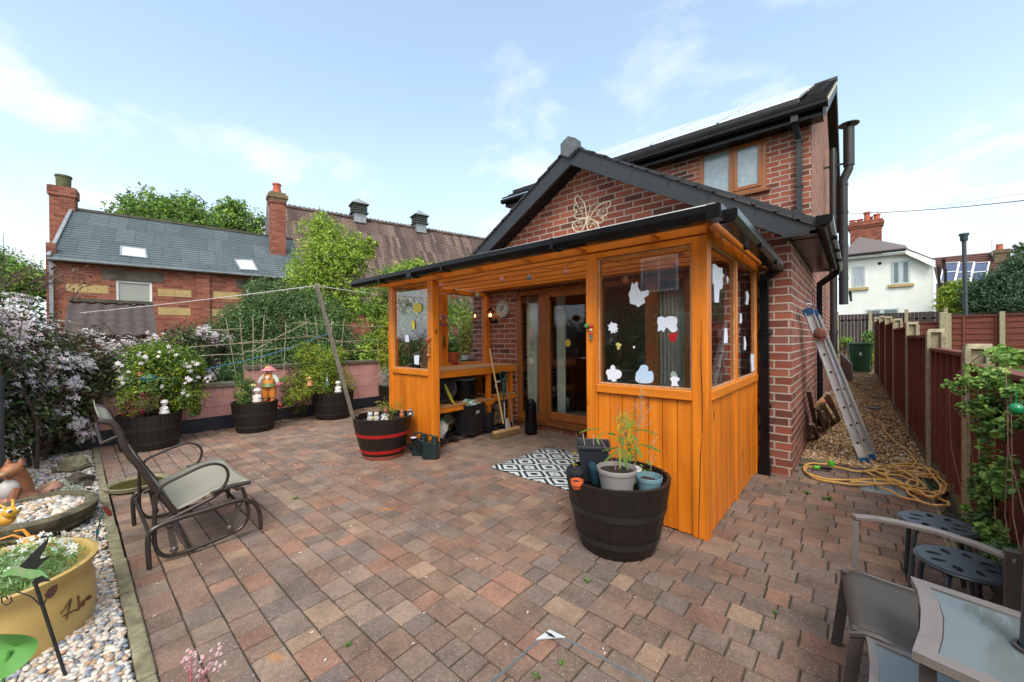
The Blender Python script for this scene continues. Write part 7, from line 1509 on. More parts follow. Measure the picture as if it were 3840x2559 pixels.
b = MB(); b.lathe([(0, 0), (r_*1.25, 0), (r_*1.45, .03), (r_*1.4, .03), (r_*1.2, .012), (0, .012)], 32, (c.x, c.y, ZT)); b.build('saucer', NM('red_plastic', (.45, .03, .02), None, 9, .35), t, smooth=True)
plant('pelargonium', 'leafy green pelargonium in the terracotta pot on the bench', 'plant', (c.x, c.y, ZT+.15), [(c.x, c.y, ZT+.25, .10, .10, .07), (c.x-.05, c.y-.02, ZT+.23, .08, .08, .06)], 1300, .032, [(.10, .24, .05), (.16, .32, .08), (.07, .17, .04)], 82, .006, aspect=.85, cl=10)
t = thing('propagator', 'small propagator tray with clear domed lid on the bench top', 'propagator', (-3.3, -.7, ZT)); q = (gz(635, 215, ZT)+gz(845, 215, ZT))/2; q.x -= .09
b = MB(); b.T = _mat((q.x, q.y, ZT), 0); b.bx(-.08, .08, -.14, .14, 0, .035); b.build('tray', NM('green_tray', (.02, .06, .03), None, 9, .5), t, bevel=.006)
b = MB(); b.T = _mat((q.x, q.y, ZT), 0); b.bx(-.085, .085, -.145, .145, .037, .048); b.bx(-.07, .07, -.13, .13, .048, .105); b.build('lid', NM('clear_dome', (.48, .5, .47), (.36, .38, .36), 20, .2, bmp=.1), t, bevel=.018)
t = thing('small_watering_can', 'small slate-blue watering can with arched handle at the right of the bench top', 'watering can', (-3.2, -.2, ZT)); b, c, r_ = round_on('', '', '', 1140, 1245, 220, ZT, .14, [(.0, 0), (1, 0), (1.02, .05), (.95, .9), (.9, 1), (.6, 1)], M_stool); b.build('can_body', M_stool, t, smooth=True)
b = MB(); sd2 = Vector((.25, -.97, 0)); b.tube([c+sd2*r_*.9+Vector((0, 0, .03)), c+sd2*r_*2.0+Vector((0, 0, .10)), c+sd2*r_*2.9+Vector((0, 0, .17))], [.014, .009, .007], 8); b.build('spout', M_stool, t, smooth=True)
b = MB(); b.tube([c+Vector((0, 0, .13))+sd2*(r_*.6*math.cos(a)-r_*.3)+Vector((0, 0, .085*math.sin(a))) for a in [math.pi*k/10 for k in range(-2, 13)]], .009, 8); b.build('handle', M_black, t, smooth=True)
t = thing('black_plant_pot', 'black pot with a spindly plant on a red saucer behind the left glazed panel', 'plant pot', (-3.35, -1.35, ZT)); c = Vector(px(1556, 1372, -3.36)); c.z = ZT
b = MB(); b.lathe([(.06, .01), (.085, .13), (.092, .13), (.092, .15), (.08, .15), (.05, .13), (0, .13)], 28, (c.x, c.y, ZT)); b.build('pot_body', blkP, t, smooth=True); b = MB(); b.lathe([(0, 0), (.085, 0), (.1, .022), (.09, .02), (0, .008)], 28, (c.x, c.y, ZT)); b.build('saucer', NM('maroon_saucer', (.2, .03, .03), None, 9, .4), t, smooth=True)
plant('spindly_pot_plant', 'dark spindly leafed plant behind the left glazed panel', 'plant', (c.x, c.y, ZT+.13), [(c.x, c.y, ZT+.32, .10, .10, .17), (c.x, c.y+.04, ZT+.5, .08, .08, .1)], 900, .032, DG+[(.05, .06, .04)], 83, .004, cl=8)
# on the shelves
SZ = .457
def tubr(label, name, cat, c, r_, h, mat, rim=.02, z=SZ, group=None, lid=None):
    t = thing(name, label, cat, (c[0], c[1], z), 0, group); b = MB(); b.lathe([(r_*.86, 0), (r_*.88, .004), (r_*.98, h-rim), (r_*1.06, h-rim), (r_*1.07, h), (r_*.98, h), (r_*.84, .01)], 36, (c[0], c[1], z)); b.build('tub_body', mat, t, smooth=True)
    if lid: b = MB(); b.lathe([(0, h-.02), (r_*.95, h-.02), (r_*.97, h+.015), (r_*.8, h+.022), (0, h+.022)], 36, (c[0], c[1], z)); b.build('lid', lid, t, smooth=True)
    return t
tubr('big black tub with grey sheet over it on the upper shelf', 'black_tub', 'tub', (-3.27, -.80, 0), .17, .27, M_black, lid=NM('grey_bag', (.16, .17, .19), (.08, .085, .1), 20, .4))
t = thing('metal_basin', 'dull grey round metal basin standing on edge on the upper shelf', 'basin', (-3.25, -1.15, SZ)); b = MB(); b.T = Matrix.Translation((-3.22, -1.14, SZ+.165)) @ Matrix.Rotation(math.radians(68), 4, Vector((1, .25, 0))); b.lathe([(0, -.04), (.13, -.04), (.155, .03), (.165, .035), (.165, .045), (.15, .042), (.125, -.03), (0, -.03)], 36); b.build('basin', NM('dull_zinc', (.10, .105, .10), (.05, .052, .05), 16, .6, .4), t, smooth=True)
b = MB(); r6 = random.Random(3)
for k in range(7): p = Vector((-3.10, -1.27+.012*k, SZ+.26-.02*k)); b.tube([p, p+Vector((.02, .03, -.10)), p+Vector((.03, .075, -.21+.01*k))], [.012, .016, .009], 6, col=(.62, .52, .02) if k % 3 else (.3, .36, .04))
tag(b.build('gardening_gloves', M_tint, smooth=True), 'bright yellow rubber gloves hanging over the upper shelf edge', 'gloves')
tubr('small clear grey jar behind the post on the upper shelf', 'jar', 'jar', (-3.17, -1.42, 0), .05, .17, NM('jar_grey', (.2, .22, .26), None, 9, .2), lid=NM('blue_lid', (.02, .07, .12), None, 9, .4))
tubr('black pot with white labels on the higher right-hand shelf', 'black_pot', 'pot', (-3.25, -.30, 0), .13, .22, M_black, z=.492)
b = MB(); b.bar((-3.118, -.33, .66), (-3.118, -.25, .67), .002, .03); b.bar((-3.118, -.36, .60), (-3.118, -.34, .61), .002, .03); tag(b.build('paper_label', M_white), 'white paper label on the black pot on the right-hand shelf', 'label')
# floor level under the bench
def sack(label, c, r_, mat, seed, name='sack', cat='sack'):
    b = MB(); b.ball((c[0], c[1], c[2]+r_[2]*.9), r_, 18, 12, jit=.7, seed=seed); tag(b.build(name, mat, smooth=True), label, cat)
t = thing('compost_bin', 'tall black square bin stuffed with a white and green bag under the bench', 'bin', (-3.15, -.9, 0)); b = MB(); b.T = _mat((-3.10, -.86, .05), .1); b.add([(-.12, -.13, 0), (.12, -.13, 0), (.12, .13, 0), (-.12, .13, 0), (-.14, -.16, .38), (.14, -.16, .38), (.14, .16, .38), (-.14, .16, .38)], [(0, 3, 2, 1), (0, 1, 5, 4), (1, 2, 6, 5), (2, 3, 7, 6), (3, 0, 4, 7)]); b.build('bin_body', M_black2, t, solid=.006)
b = MB(); b.T = _mat((-3.10, -.86, .05), .1); b.ball((0, 0, .38), (.11, .12, .05), 14, 8, jit=.6, seed=3); b.build('liner_bag', NM('white_green_bag', (.6, .68, .6), (.08, .3, .16), 10, .4, stops=[(.42, (.08, .3, .16)), (.5, (.6, .68, .6))]), t, smooth=True)
b = MB(); b.T = _mat((-3.10, -.86, .05), .1); b.prism([(.135, -.03, .26), (.137, .03, .27), (.139, .03, .30), (.139, -.03, .30)], (.006, 0, 0)); b.build('label', NM('silver_tag', (.5, .52, .55), None, 9, .4), t)
tubr('small black open bucket beside the compost bin', 'bucket', 'bucket', (-3.12, -.53, 0), .11, .23, M_black2, z=.05)
tubr('little black flowerpot standing in the shadow beneath the sack', 'small_pot', 'pot', (-3.02, -1.42, 0), .045, .08, M_black2, z=0)
sack('crumpled white and green plastic sack behind the left post', (-3.13, -1.36, .03), (.09, .10, .14), NM('white_sack', (.60, .64, .6), (.06, .22, .12), 5, .4, bmp=.5, bd=.02, stops=[(.36, (.05, .2, .12)), (.42, (.5, .55, .52)), (.7, (.66, .7, .68))]), 4)
sack('crumpled dark plastic sack at the back under the shelf', (-3.28, -1.18, .10), (.13, .15, .11), NM('dark_sack', (.05, .06, .06), (.10, .10, .03), 6, .4, bmp=.6, bd=.02), 9)
b = MB()
for y in (-1.5, -1.2, -.9, -.6, -.3): b.bx(-3.55, -3.0, y, y+.06, 0, .045)
for x in (-3.5, -3.3, -3.06): b.bx(x, x+.05, -1.55, -.08, .047, .06)
tag(b.build('plastic_pallet', M_black2), 'black plastic pallet on the ground under the bench', 'pallet')
for k, (y, z) in enumerate(((-.38, .06), (-.27, .06), (-.16, .06), (-.38, .16), (-.27, .165), (-.16, .16), (-.33, .26), (-.21, .265), (-.36, .36), (-.18, .36))):
    b = MB(); rr_ = .048+.006*math.sin(k*3); b.tube([(-3.5, y, z+.05), (-3.10-.02*(k % 3), y, z+.05)], rr_, 12)
    o = b.build('log', NM('log_wood', (.28, .19, .12), (.14, .09, .06), 20, .9) if k == 0 else bpy.data.materials['log_wood'], smooth=True); tag(o, ['lowest left', 'lowest middle', 'lowest right', 'second-row left', 'second-row middle', 'second-row right', 'third-row left', 'third-row right', 'topmost left', 'topmost right'][k]+' log of the little stack at the right end of the bench', 'log', 'stacked logs')
# tools
BR = thing('broom', 'wooden-handled broom with stiff brown bristles leaning on the potting bench', 'broom', (-2.72, -.6, 0))
h1 = gz(1012, 1270, .03); h2 = gz(1365, 1165, .05); hc = h1.lerp(h2, .45); tp_ = Vector(px(*zg(955, 35), -3.02)); a_ = Vector((h1.x, h1.y, .085)); c_ = Vector((h2.x, h2.y, .085)); b = MB(); b.bar(a_, c_, .055, .028); b.build('head', M_rawwood, BR, bevel=.004)
m_br = NM('coir_bristle', (.30, .18, .07), (.16, .09, .04), 60, .9, bmp=1.0, bd=.01, stretch=(1, 1, .1)); b = MB(); d = (c_-a_); n = 26; sdv = Vector((-d.y, d.x, 0)).normalized()
for k in range(n):
    for s_ in (-1.6, -.5, .5, 1.6): p = a_+d*((k+.5)/n)+sdv*s_*.013; b.bar(p+Vector((0, 0, -.012)), p+sdv*s_*.006+Vector((RND.uniform(-.004, .004), RND.uniform(-.004, .004), -.078)), .012)
b.build('bristles', m_br, BR); mid = a_.lerp(c_, .42); b = MB(); b.tube([mid+Vector((0, 0, .01)), mid.lerp(tp_, .08)], .015, 10); b.build('socket', M_black, BR, smooth=True); b = MB(); b.tube([mid.lerp(tp_, .06), tp_], .0125, 10); b.build('handle', M_rawwood, BR, smooth=True)
b = MB(); b.bar(mid+Vector((0, 0, .014))-d.normalized()*.06, mid+Vector((0, 0, .014))+d.normalized()*.06, .03, .012); b.build('bracket', M_alu, BR)
SP = thing('spade', 'garden spade with green D handle leaning on the bench', 'spade', (-2.9, -.4, 0)); X_ = -3.0
def sg(x, y, X=X_): return Vector(px(*zg(x, y), X))
gsp = NM('green_handle', (.01, .14, .11), None, 9, .4)
b = MB(); ring = [sg(1140, 460), sg(1105, 420), sg(1097, 365), sg(1115, 347), sg(1180, 347), sg(1192, 370), sg(1180, 425)]; b.tube(ring, .009, 8, closed=True); b.tube([sg(1150, 450), sg(1155, 780)], .014, 10); b.build('handle', gsp, SP, smooth=True)
b = MB(); q0, q1 = sg(1160, 780), sg(1168, 1010, -2.96); b.tube([q0, q1], .009, 8); b.build('shaft', M_steel, SP, smooth=True); b = MB(); q = [sg(1180, 1010, -2.95), sg(1215, 1000, -2.95), sg(1248, 1140, -2.9), sg(1185, 1160, -2.9)]; b.prism(q, (.004, .004, 0)); b.build('blade', M_alu, SP)
b = MB(); b.tube([sg(1182, 440, -3.01), sg(1200, 600, -3.0)], .007, 8, col=None); b.tube([sg(1200, 600, -3.0), sg(1290, 1110, -2.93)], .0085, 8); tag(b.build('tool_pole', NM('grey_pole', (.32, .29, .27), (.22, .2, .19), 14, .5), smooth=True), 'thin grey metal tool pole leaning beside the spade', 'tool')
t = thing('coal_hod', 'tall black coal hod with slanted top beside the glazed doors', 'coal scuttle', (-2.60, -.22, 0)); c = gz(1490, 1235, 0); c.y += .07; b = MB(); rows = []
for i in range(10):
    f = i/9; r_ = .084-.012*f; rows.append([(c.x+r_*math.cos(a), c.y+r_*math.sin(a), f*(.36+.085*(-math.cos(a-2.2))*f+.03)) for a in [2*math.pi*k/28 for k in range(29)]])
b.sheet(rows); b.build('scuttle_body', M_black, t, smooth=True, solid=.004)
for z in (.14, .26): b = MB(); rr_ = .084-.012*z/.38+.003; b.lathe([(rr_-.004, z), (rr_, z+.003), (rr_-.004, z+.008)], 28, (c.x, c.y, 0), cap=False); b.build('band', M_black, t)
b = MB(); b.tube([(c.x+.05, c.y-.05, .36), (c.x+.085, c.y-.07, .33), (c.x+.08, c.y-.06, .24)], .005, 6); b.build('handle', M_black, t)
# ---------------- clock, lantern, butterfly ----------------
cc = Vector(py(1400+1087/2.24, 950+470/2.24, -.012)); CK = thing('wall_clock', 'round cream wall clock with ornate black centre on the brick wall', 'clock', cc)
def disc(name, c, r0, r1, y0, y1, mat, parent, n=40, **k): b = MB(); b.T = Matrix.Translation(c) @ Matrix.Rotation(math.radians(90), 4, 'X'); b.lathe([(0, -y1), (r1, -y1), (r1, -y0), (0, -y0)][::-1] if not r0 else [(r0, -y1), (r1, -y1), (r1, -y0), (r0, -y0), (r0, -y1)], n); return b.build(name, mat, parent, **k)
c0 = (cc.x, 0, cc.z)
disc('dial', c0, 0, .118, -.024, -.004, NM('cream_dial', (.50, .52, .46), (.38, .4, .35), 16, .6), CK); disc('rim', c0, .112, .132, -.030, -.003, NM('grey_rim', (.3, .31, .28), None, 16, .5), CK)
b = MB()
for k in range(12): a = k*math.pi/6; b.bar((c0[0]+.088*math.sin(a), -.026, c0[2]+.088*math.cos(a)), (c0[0]+.104*math.sin(a), -.026, c0[2]+.104*math.cos(a)), .007, .003, up=(0, 1, 0))
b.bar((c0[0], -.028, c0[2]), (c0[0]+.05, -.028, c0[2]+.075), .006, .002, up=(0, 1, 0)); b.bar((c0[0], -.028, c0[2]), (c0[0]-.065, -.028, c0[2]-.03), .006, .002, up=(0, 1, 0))
for k in range(9): a = k*.7; b.tube([(c0[0]-.012+.045*math.cos(a+j*.25)*(.4+.15*j), -.0265, c0[2]+.012+.045*math.sin(a+j*.25)*(.4+.15*j)) for j in range(5)], .0022, 4)
b.build('hands_and_marks', M_black2, CK)
lc = Vector(py(1400+970/2.24, 950+520/2.24, -.11)); LN = thing('wall_lantern', 'black carriage lantern glowing warmly on the brick wall beside the porch post', 'lantern', (lc.x, 0, lc.z-.1))
lx, lz = lc.x+.03, lc.z; 
b = MB(); b.lathe([(.0, .115), (.012, .10), (.05, .065), (.058, .055), (.045, .05)], 8, (lx, -.11, lz)); b.lathe([(.034, -.07), (.03, -.055), (.036, -.05)], 8, (lx, -.11, lz)); b.tube([(lx, -.11, lz-.07), (lx, -.11, lz-.10), (lx+.01, -.06, lz-.115), (lx+.01, -.01, lz-.09)], .012, 8)
for k in range(8): a = k*math.pi/4+.39; b.tube([(lx+.034*math.cos(a), -.11+.034*math.sin(a), lz-.055), (lx+.048*math.cos(a), -.11+.048*math.sin(a), lz+.055)], .003, 4)
b.build('lantern_frame', M_black, LN); disc('back_plate', (lx+.01, 0, lz-.09), 0, .042, -.014, -.002, M_black, LN, 24)
em = bpy.data.materials.new('warm_bulb'); em.use_nodes = True; e_ = em.node_tree.nodes['Principled BSDF']; e_.inputs['Emission Color'].default_value = (1, .62, .22, 1); e_.inputs['Emission Strength'].default_value = 14; e_.inputs['Base Color'].default_value = (1, .8, .5, 1)
b = MB(); b.ball((lx, -.11, lz), (.014, .014, .026), 12, 8); b.build('bulb', em, LN, smooth=True)
b = MB(); b.lathe([(.033, -.05), (.046, .05)], 8, (lx, -.11, lz), cap=False); b.build('glass', GLASS('lantern_glass', (1, .93, .8), .8, 0, .06), LN)
BF = thing('butterfly_ornament', 'cream openwork metal butterfly on the gable brickwork', 'ornament', py(2205, 815, -.03)); M_cr = NM('cream_enamel', (.72, .69, .55), (.5, .42, .26), 24, .4, bmp=.1)
def bz(x, y, Y=-.03): return Vector(py(2060+x/7.84, 700+y/7.84, Y))
for W in ([(1090, 920), (1075, 700), (1020, 480), (940, 370), (815, 250), (760, 350), (770, 450), (810, 510), (735, 570), (730, 680), (810, 745), (735, 830), (760, 920), (870, 935), (1000, 925)],
          [(1210, 880), (1330, 680), (1440, 570), (1600, 480), (1790, 425), (1800, 500), (1760, 600), (1680, 670), (1720, 760), (1640, 860), (1560, 890), (1590, 960), (1560, 1050), (1470, 1080), (1330, 1000), (1190, 940)],
          [(1090, 950), (930, 960), (790, 1010), (690, 1090), (680, 1170), (740, 1290), (850, 1330), (970, 1290), (1030, 1160)],
          [(1190, 960), (1320, 1000), (1410, 1090), (1460, 1200), (1440, 1300), (1330, 1350), (1180, 1300), (1110, 1180)]):
    b = MB(); q = smooth_pts([bz(*p) for p in W]+[bz(*W[0])], 2); b.tube(q, .0068, 6); c_ = sum(q, Vector())/len(q)
    for k in (3, 7, 11, 15, 19, 23): b.tube([q[k % len(q)].lerp(c_, .15), c_.lerp(q[0], .45)], .0018, 4)
    for k in range(3):
        f = q[(k*len(q)//3+3) % len(q)].lerp(c_, .55)
        for a in range(6): b.tube([f, f+Vector((.016*math.cos(a*1.05), -.004, .016*math.sin(a*1.05)))], [.003, .0015], 4)
    b.build('wing', M_cr, BF, smooth=True)
b = MB(); b.tube([bz(1145, 850, -.04), bz(1125, 950, -.045), bz(1095, 1080, -.045), bz(1080, 1190, -.04)], [.007, .012, .012, .004], 8); b.ball(bz(1148, 810, -.04), .009, 8, 6); b.tube(smooth_pts([bz(1160, 790), bz(1180, 600), bz(1150, 420), bz(1090, 390), bz(1060, 440), bz(1090, 460)], 3), .0018, 4); b.tube(smooth_pts([bz(1165, 790), bz(1230, 620), bz(1300, 500), bz(1400, 440)], 3), .0018, 4); b.build('body_and_antennae', M_cr, BF, smooth=True)
q = py(2100+1625/2.24, 800+225/2.24, -.04); b = MB(); b.tube([(q[0], .0, q[2]), (q[0]-.02, -.07, q[2]+.01)], [.035, .04], 14); tag(b.build('foil_duct', NM('crumpled_foil', (.55, .56, .58), (.3, .31, .33), 30, .25, .85, bmp=1.0, bd=.01)), 'crumpled silver foil duct end poking from the wall above the side gutter', 'duct')
# ---------------- stickers on the panes: flat cut-outs with real thickness ----------------
def cut(name, label, pts, X=None, Y=None, mat=None, cat='sticker', n=3, parent=None):
    P = [Vector(px(u, v, X)) if X is not None else Vector(py(u, v, Y)) for u, v in pts]; P = smooth_pts(P+[P[0]], n)[:-1] if n > 1 else P
    b = MB(); ext = Vector((-.002, 0, 0)) if X is not None else Vector((0, .002, 0)); b.prism(P, ext); o = b.build(name, mat or M_sticker, parent)
    return tag(o, label, cat) if parent is None else o
def z3_(L): return [(2100+x/2.24, 800+y/2.24) for x, y in L]
YG_ = YF+.026
cut('sticker', 'large white bee-shaped sticker high on the right porch pane', z3_([(600, 600), (610, 580), (622, 600), (640, 575), (655, 590), (655, 620), (682, 660), (740, 645), (742, 690), (705, 712), (715, 750), (680, 770), (655, 790), (635, 770), (590, 760), (585, 715), (575, 680), (590, 650)]), Y=YG_, n=2)
cut('sticker', 'white spiky sticker on the left of the right porch pane', z3_([(398, 940), (415, 938), (430, 912), (445, 925), (470, 925), (485, 945), (470, 950), (490, 975), (475, 975), (485, 1000), (465, 990), (462, 1012), (445, 998), (430, 1015), (425, 985), (405, 985), (412, 960)]), Y=YG_, n=1)
cut('sticker', 'white elephant-like sticker above the red one on the right porch pane', z3_([(820, 880), (850, 866), (885, 880), (900, 870), (940, 866), (980, 880), (985, 920), (975, 945), (988, 975), (960, 1000), (930, 995), (915, 975), (890, 960), (870, 1000), (850, 980), (820, 995), (825, 950), (817, 915)]), Y=YG_, n=2)
cut('sticker', 'red rounded sticker with a white streak on the right porch pane', z3_([(915, 1005), (945, 1015), (985, 995), (980, 1050), (965, 1080), (940, 1082), (920, 1060), (912, 1030)]), Y=YG_, mat=M_red, n=2)
cut('sticker', 'white cockerel-shaped sticker low on the right porch pane', z3_([(385, 1340), (395, 1315), (420, 1312), (425, 1290), (440, 1275), (462, 1290), (465, 1312), (500, 1320), (518, 1350), (505, 1385), (470, 1395), (475, 1412), (430, 1412), (438, 1395), (405, 1400), (400, 1370)]), Y=YG_, n=2)
M_bls = NM('blue_white_sticker', (.38, .56, .75), (.5, .64, .8), 5, .6, bmp=0)
cut('sticker', 'pale blue rounded sticker low in the middle of the right porch pane', z3_([(640, 1340), (665, 1310), (680, 1280), (715, 1275), (740, 1295), (740, 1330), (770, 1325), (785, 1370), (775, 1420), (720, 1430), (665, 1425), (632, 1400)]), Y=YG_, mat=M_bls, n=2)
cut('sticker', 'white frog-like sticker at the lower right of the right porch pane', z3_([(922, 1390), (945, 1372), (975, 1372), (1008, 1395), (990, 1410), (985, 1435), (1000, 1455), (960, 1450), (935, 1455), (940, 1420)]), Y=YG_, n=2)
cut('sticker', 'small yellow bee sticker left of centre on the right porch pane', z3_([(465, 1100), (485, 1085), (500, 1095), (520, 1105), (505, 1120), (500, 1145), (480, 1145), (480, 1120)]), Y=YG_, mat=NM('yellow_sticker', (.62, .52, .10), (.4, .38, .2), 60, .6, bmp=0), n=1)
cut('sticker', 'tiny white dot sticker beside the yellow bee', z3_([(612, 1120), (625, 1115), (630, 1132), (618, 1137)]), Y=YG_, n=1)
cut('sticker', 'small dark green sprig sticker above the frog-like one', z3_([(930, 1345), (945, 1320), (955, 1340), (970, 1325), (975, 1350), (990, 1365), (950, 1372), (930, 1370)]), Y=YG_, mat=NM('green_sticker', (.14, .25, .2), (.4, .45, .4), 50, .6), n=1)
XG = -.018
for L, lab in (([(1283, 430), (1300, 425), (1330, 455), (1365, 460), (1368, 600), (1362, 635), (1340, 640), (1335, 750), (1300, 750), (1295, 600), (1283, 590)], 'tall ragged white sticker high on the nearer side pane'), ([(1398, 545), (1408, 528), (1418, 560), (1408, 598)], 'slim oval white sticker at the top right of the nearer side pane'), ([(1385, 965), (1405, 970), (1410, 1060), (1408, 1092), (1378, 1092), (1382, 1030)], 'narrow white sticker low on the nearer side pane'), ([(1562, 660), (1575, 655), (1588, 690), (1580, 770), (1560, 765), (1568, 720)], 'curved white sticker high on the farther side pane'), ([(1515, 845), (1525, 840), (1530, 900), (1525, 925), (1512, 925)], 'small upright white sticker beside the mullion on the farther side pane'), ([(1548, 1040), (1555, 1035), (1565, 1100), (1560, 1150), (1550, 1150)], 'very thin white sticker in the middle of the farther side pane'), ([(1607, 1180), (1618, 1190), (1630, 1180), (1633, 1320), (1612, 1335), (1606, 1250)], 'long white sticker low on the farther side pane')):
    cut('sticker', lab, z3_(L), X=XG, n=1)
def zc_p(L): return [(1850+x/2.24, 1050+y/2.24) for x, y in L]
M_sun = NM('sunflower_sticker', (.66, .58, .10), (.6, .5, .06), 30, .6, bmp=0)
c = Vector(py(1850+627/2.24, 1050+530/2.24, -.0)); ring = []
for k in range(20): a = math.pi*k/10; ring.append((c.x+(.052 if k % 2 else .036)*math.cos(a), -.006, c.z+(.056 if k % 2 else .04)*math.sin(a)))
b = MB(); b.prism(ring, (0, .002, 0)); o = tag(b.build('sticker', M_sun), 'yellow smiling sun sticker on the door glass', 'sticker')
b = MB(); b.prism([(c.x+.02*math.cos(a), -.0085, c.z+.02*math.sin(a)) for a in [math.pi*k/8 for k in range(16)]], (0, .002, 0)); b.build('sun_face', NM('sun_face_orange', (.65, .42, .06), None, 20, .6), o)
cut('sticker', 'multicoloured butterfly sticker on the narrow door sidelight', zc_p([(298, 415), (318, 405), (340, 420), (335, 450), (340, 475), (318, 480), (300, 470), (305, 440)]), Y=.014, mat=NM('multi_sticker', (.5, .2, .15), (.12, .3, .55), 60, .6, bmp=0, stops=[(.4, (.1, .25, .5)), (.5, (.6, .55, .5)), (.6, (.55, .3, .08))]), n=1)
cut('sticker', 'pale green owl-like sticker on the narrow door sidelight', zc_p([(300, 660), (318, 652), (338, 665), (340, 695), (320, 706), (298, 695)]), Y=.014, mat=NM('pale_green_sticker', (.45, .55, .42), (.6, .62, .55), 50, .6), n=1)
def zA_(L): return [(1320+x/2.01, 980+y/2.01) for x, y in L]
cut('sticker', 'faded yellow sun sticker on the left porch pane', zA_([(455, 345), (470, 320), (495, 312), (520, 325), (527, 350), (518, 380), (490, 390), (462, 378)]), Y=YF+.022, mat=M_sun, n=1)
cut('sticker', 'pale yellow duck-like sticker on the left porch pane', zA_([(450, 450), (465, 445), (475, 470), (470, 515), (455, 512), (447, 480)]), Y=YF+.022, mat=M_sun, n=1)
cut('sticker', 'small white rounded sticker on the left porch pane', zA_([(400, 560), (415, 553), (428, 565), (430, 608), (402, 610)]), Y=YF+.022, n=1)
cut('sticker', 'white sticker over the black pot on the left porch pane', zA_([(468, 712), (505, 708), (503, 782), (470, 775)]), Y=YF+.022, n=1)
cut('sticker', 'red squirrel sticker on the inner left side pane', [(1560+x/3.92, 1050+y/3.92) for x, y in [(545, 700), (570, 675), (600, 690), (620, 720), (615, 770), (625, 800), (570, 805), (545, 775)]], X=XL+.04, mat=NM('squirrel_sticker', (.42, .06, .035), (.6, .5, .45), 30, .6, bmp=0), n=1)
# ---------------- hanging decorations ----------------
LS = thing('string_lights', 'string of pastel flower lights hung under the porch roof on dark wire', 'string lights', (-1.8, -1.5, 1.8))
def z2_(x, y, Y): return Vector(py(1400+x/2.24, 950+y/2.24, Y))
Yl = -1.48; wp = [(560, 260), (620, 245), (800, 220), (950, 180), (1080, 145), (1230, 150), (1400, 130), (1560, 125), (1680, 75), (1780, 20)]
b = MB(); b.tube(smooth_pts([z2_(x, y, Yl) for x, y in wp], 4), .002, 5)
b.tube(smooth_pts([z2_(x, y, -1.60) for x, y in ((545, 330), (520, 500), (540, 640), (500, 850), (535, 1000))], 3), .0018, 4); b.tube([z2_(x, y, -1.6) for x, y in ((545, 330), (480, 600), (400, 720))], .0015, 4)
q2 = [(1920, 60), (2000, 110), (2110, 150), (2240, 120)]; b.tube(smooth_pts([Vector(py(2100+x/2.24, 800+y/2.24, -1.5)) for x, y in ((250, 380), (400, 400), (700, 430), (860, 370), (980, 350), (1100, 270))], 3), .002, 5); b.build('wire', M_black2, LS)
PKl = [(.70, .28, .32), (.75, .35, .12), (.30, .55, .55), (.72, .32, .36), (.10, .30, .42), (.70, .3, .34)]
def bloom(p, c, s_=.022):
    b = MB()
    for k in range(5): a = 2*math.pi*k/5; b.ball((p.x+s_*.55*math.cos(a), p.y+s_*.55*math.sin(a), p.z-s_*.7), (s_*.5, s_*.5, s_*.95), 7, 5, c)
    b.tube([(p.x, p.y, p.z), (p.x, p.y, p.z+s_*1.3)], .003, 5, col=(.7, .7, .66)); b.build('flower_light', M_tint, LS, smooth=True)
for (x, y), c in zip(((565, 285), (675, 385), (872, 370), (1080, 235), (1308, 220), (1615, 170)), PKl): bloom(z2_(x, y-25, Yl if x > 900 or x < 600 else -1.2), c)
for (x, y), c in zip(((550, 570), (980, 440)), (PKl[1], PKl[0])): bloom(Vector(py(2100+x/2.24, 800+(y-25)/2.24, -1.5)), c)
def beads(name, label, pts, cols, rs, D=None, Y=None, X=None):
    b = MB(); P = [Vector(py(u, v, Y)) if Y is not None else Vector(px(u, v, X)) for u, v in pts]
    for p, c, r_ in zip(P, cols, rs): b.ball(p, r_, 10, 7, c)
    b.tube(P, .002, 4, col=DK); tag(b.build(name, M_tint, smooth=True), label, 'hanging ornament')
beads('caterpillar_ornament', 'beaded ladybird and caterpillar ornament on the middle porch post', zc_p([(785, 388), (818, 390), (819, 422), (820, 452), (821, 474), (822, 492)]), [(.08, .26, .05), (.45, .04, .03), (.6, .45, .25), (.5, .05, .03), (.06, .12, .14), (.08, .2, .2)], [.020, .018, .014, .013, .011, .011], Y=YF-.018)
beads('ladybird_hanging', 'string of red beads and green leaves on the left porch post', zA_([(570, 595), (590, 580), (582, 650), (583, 680), (575, 710)]), [(.45, .08, .04), (.08, .22, .1), (.08, .22, .1), (.08, .2, .08), (.5, .18, .1)], [.02, .01, .011, .011, .02], Y=YF-.016)
def z39(L): return [(1560+x/3.92, 1050+y/3.92) for x, y in L]
b = MB(); c = Vector(px(*z39([(412, 600)])[0], XL+.14)); r8 = random.Random(5)
for k in range(16): a = k*.393; b.ball((c.x+.0, c.y+.062*math.cos(a), c.z+.062*math.sin(a)), (.008, .019, .019), 7, 5, r8.choice([(.4, .08, .05), (.12, .08, .3), (.55, .35, .05), (.1, .25, .12), (.6, .55, .5), (.3, .1, .25)]))
tag(b.build('butterfly_wreath', M_tint, smooth=True), 'multicoloured butterfly wreath on the inner porch post', 'ornament')
b = MB(); 
for x in (402, 418, 434): b.tube([px(*z39([(x, 870)])[0], XL+.12), px(*z39([(x, 1010-abs(x-418))])[0], XL+.12)], .005, 6)
b.tube([px(*z39([(418, 690)])[0], XL+.12), px(*z39([(418, 850)])[0], XL+.12)], .002, 4); b.ball(px(*z39([(418, 855)])[0], XL+.12), (.012, .02, .014), 8, 5); tag(b.build('wind_chime', M_black2, smooth=True), 'dark wind chime hanging on the inner porch post', 'wind chime')
b = MB()
for x in (825, 845, 868): b.tube([px(*z39([(x, 565)])[0], -3.5), px(*z39([(x+3, 630)])[0], -3.5)], [.006, .003], 6)
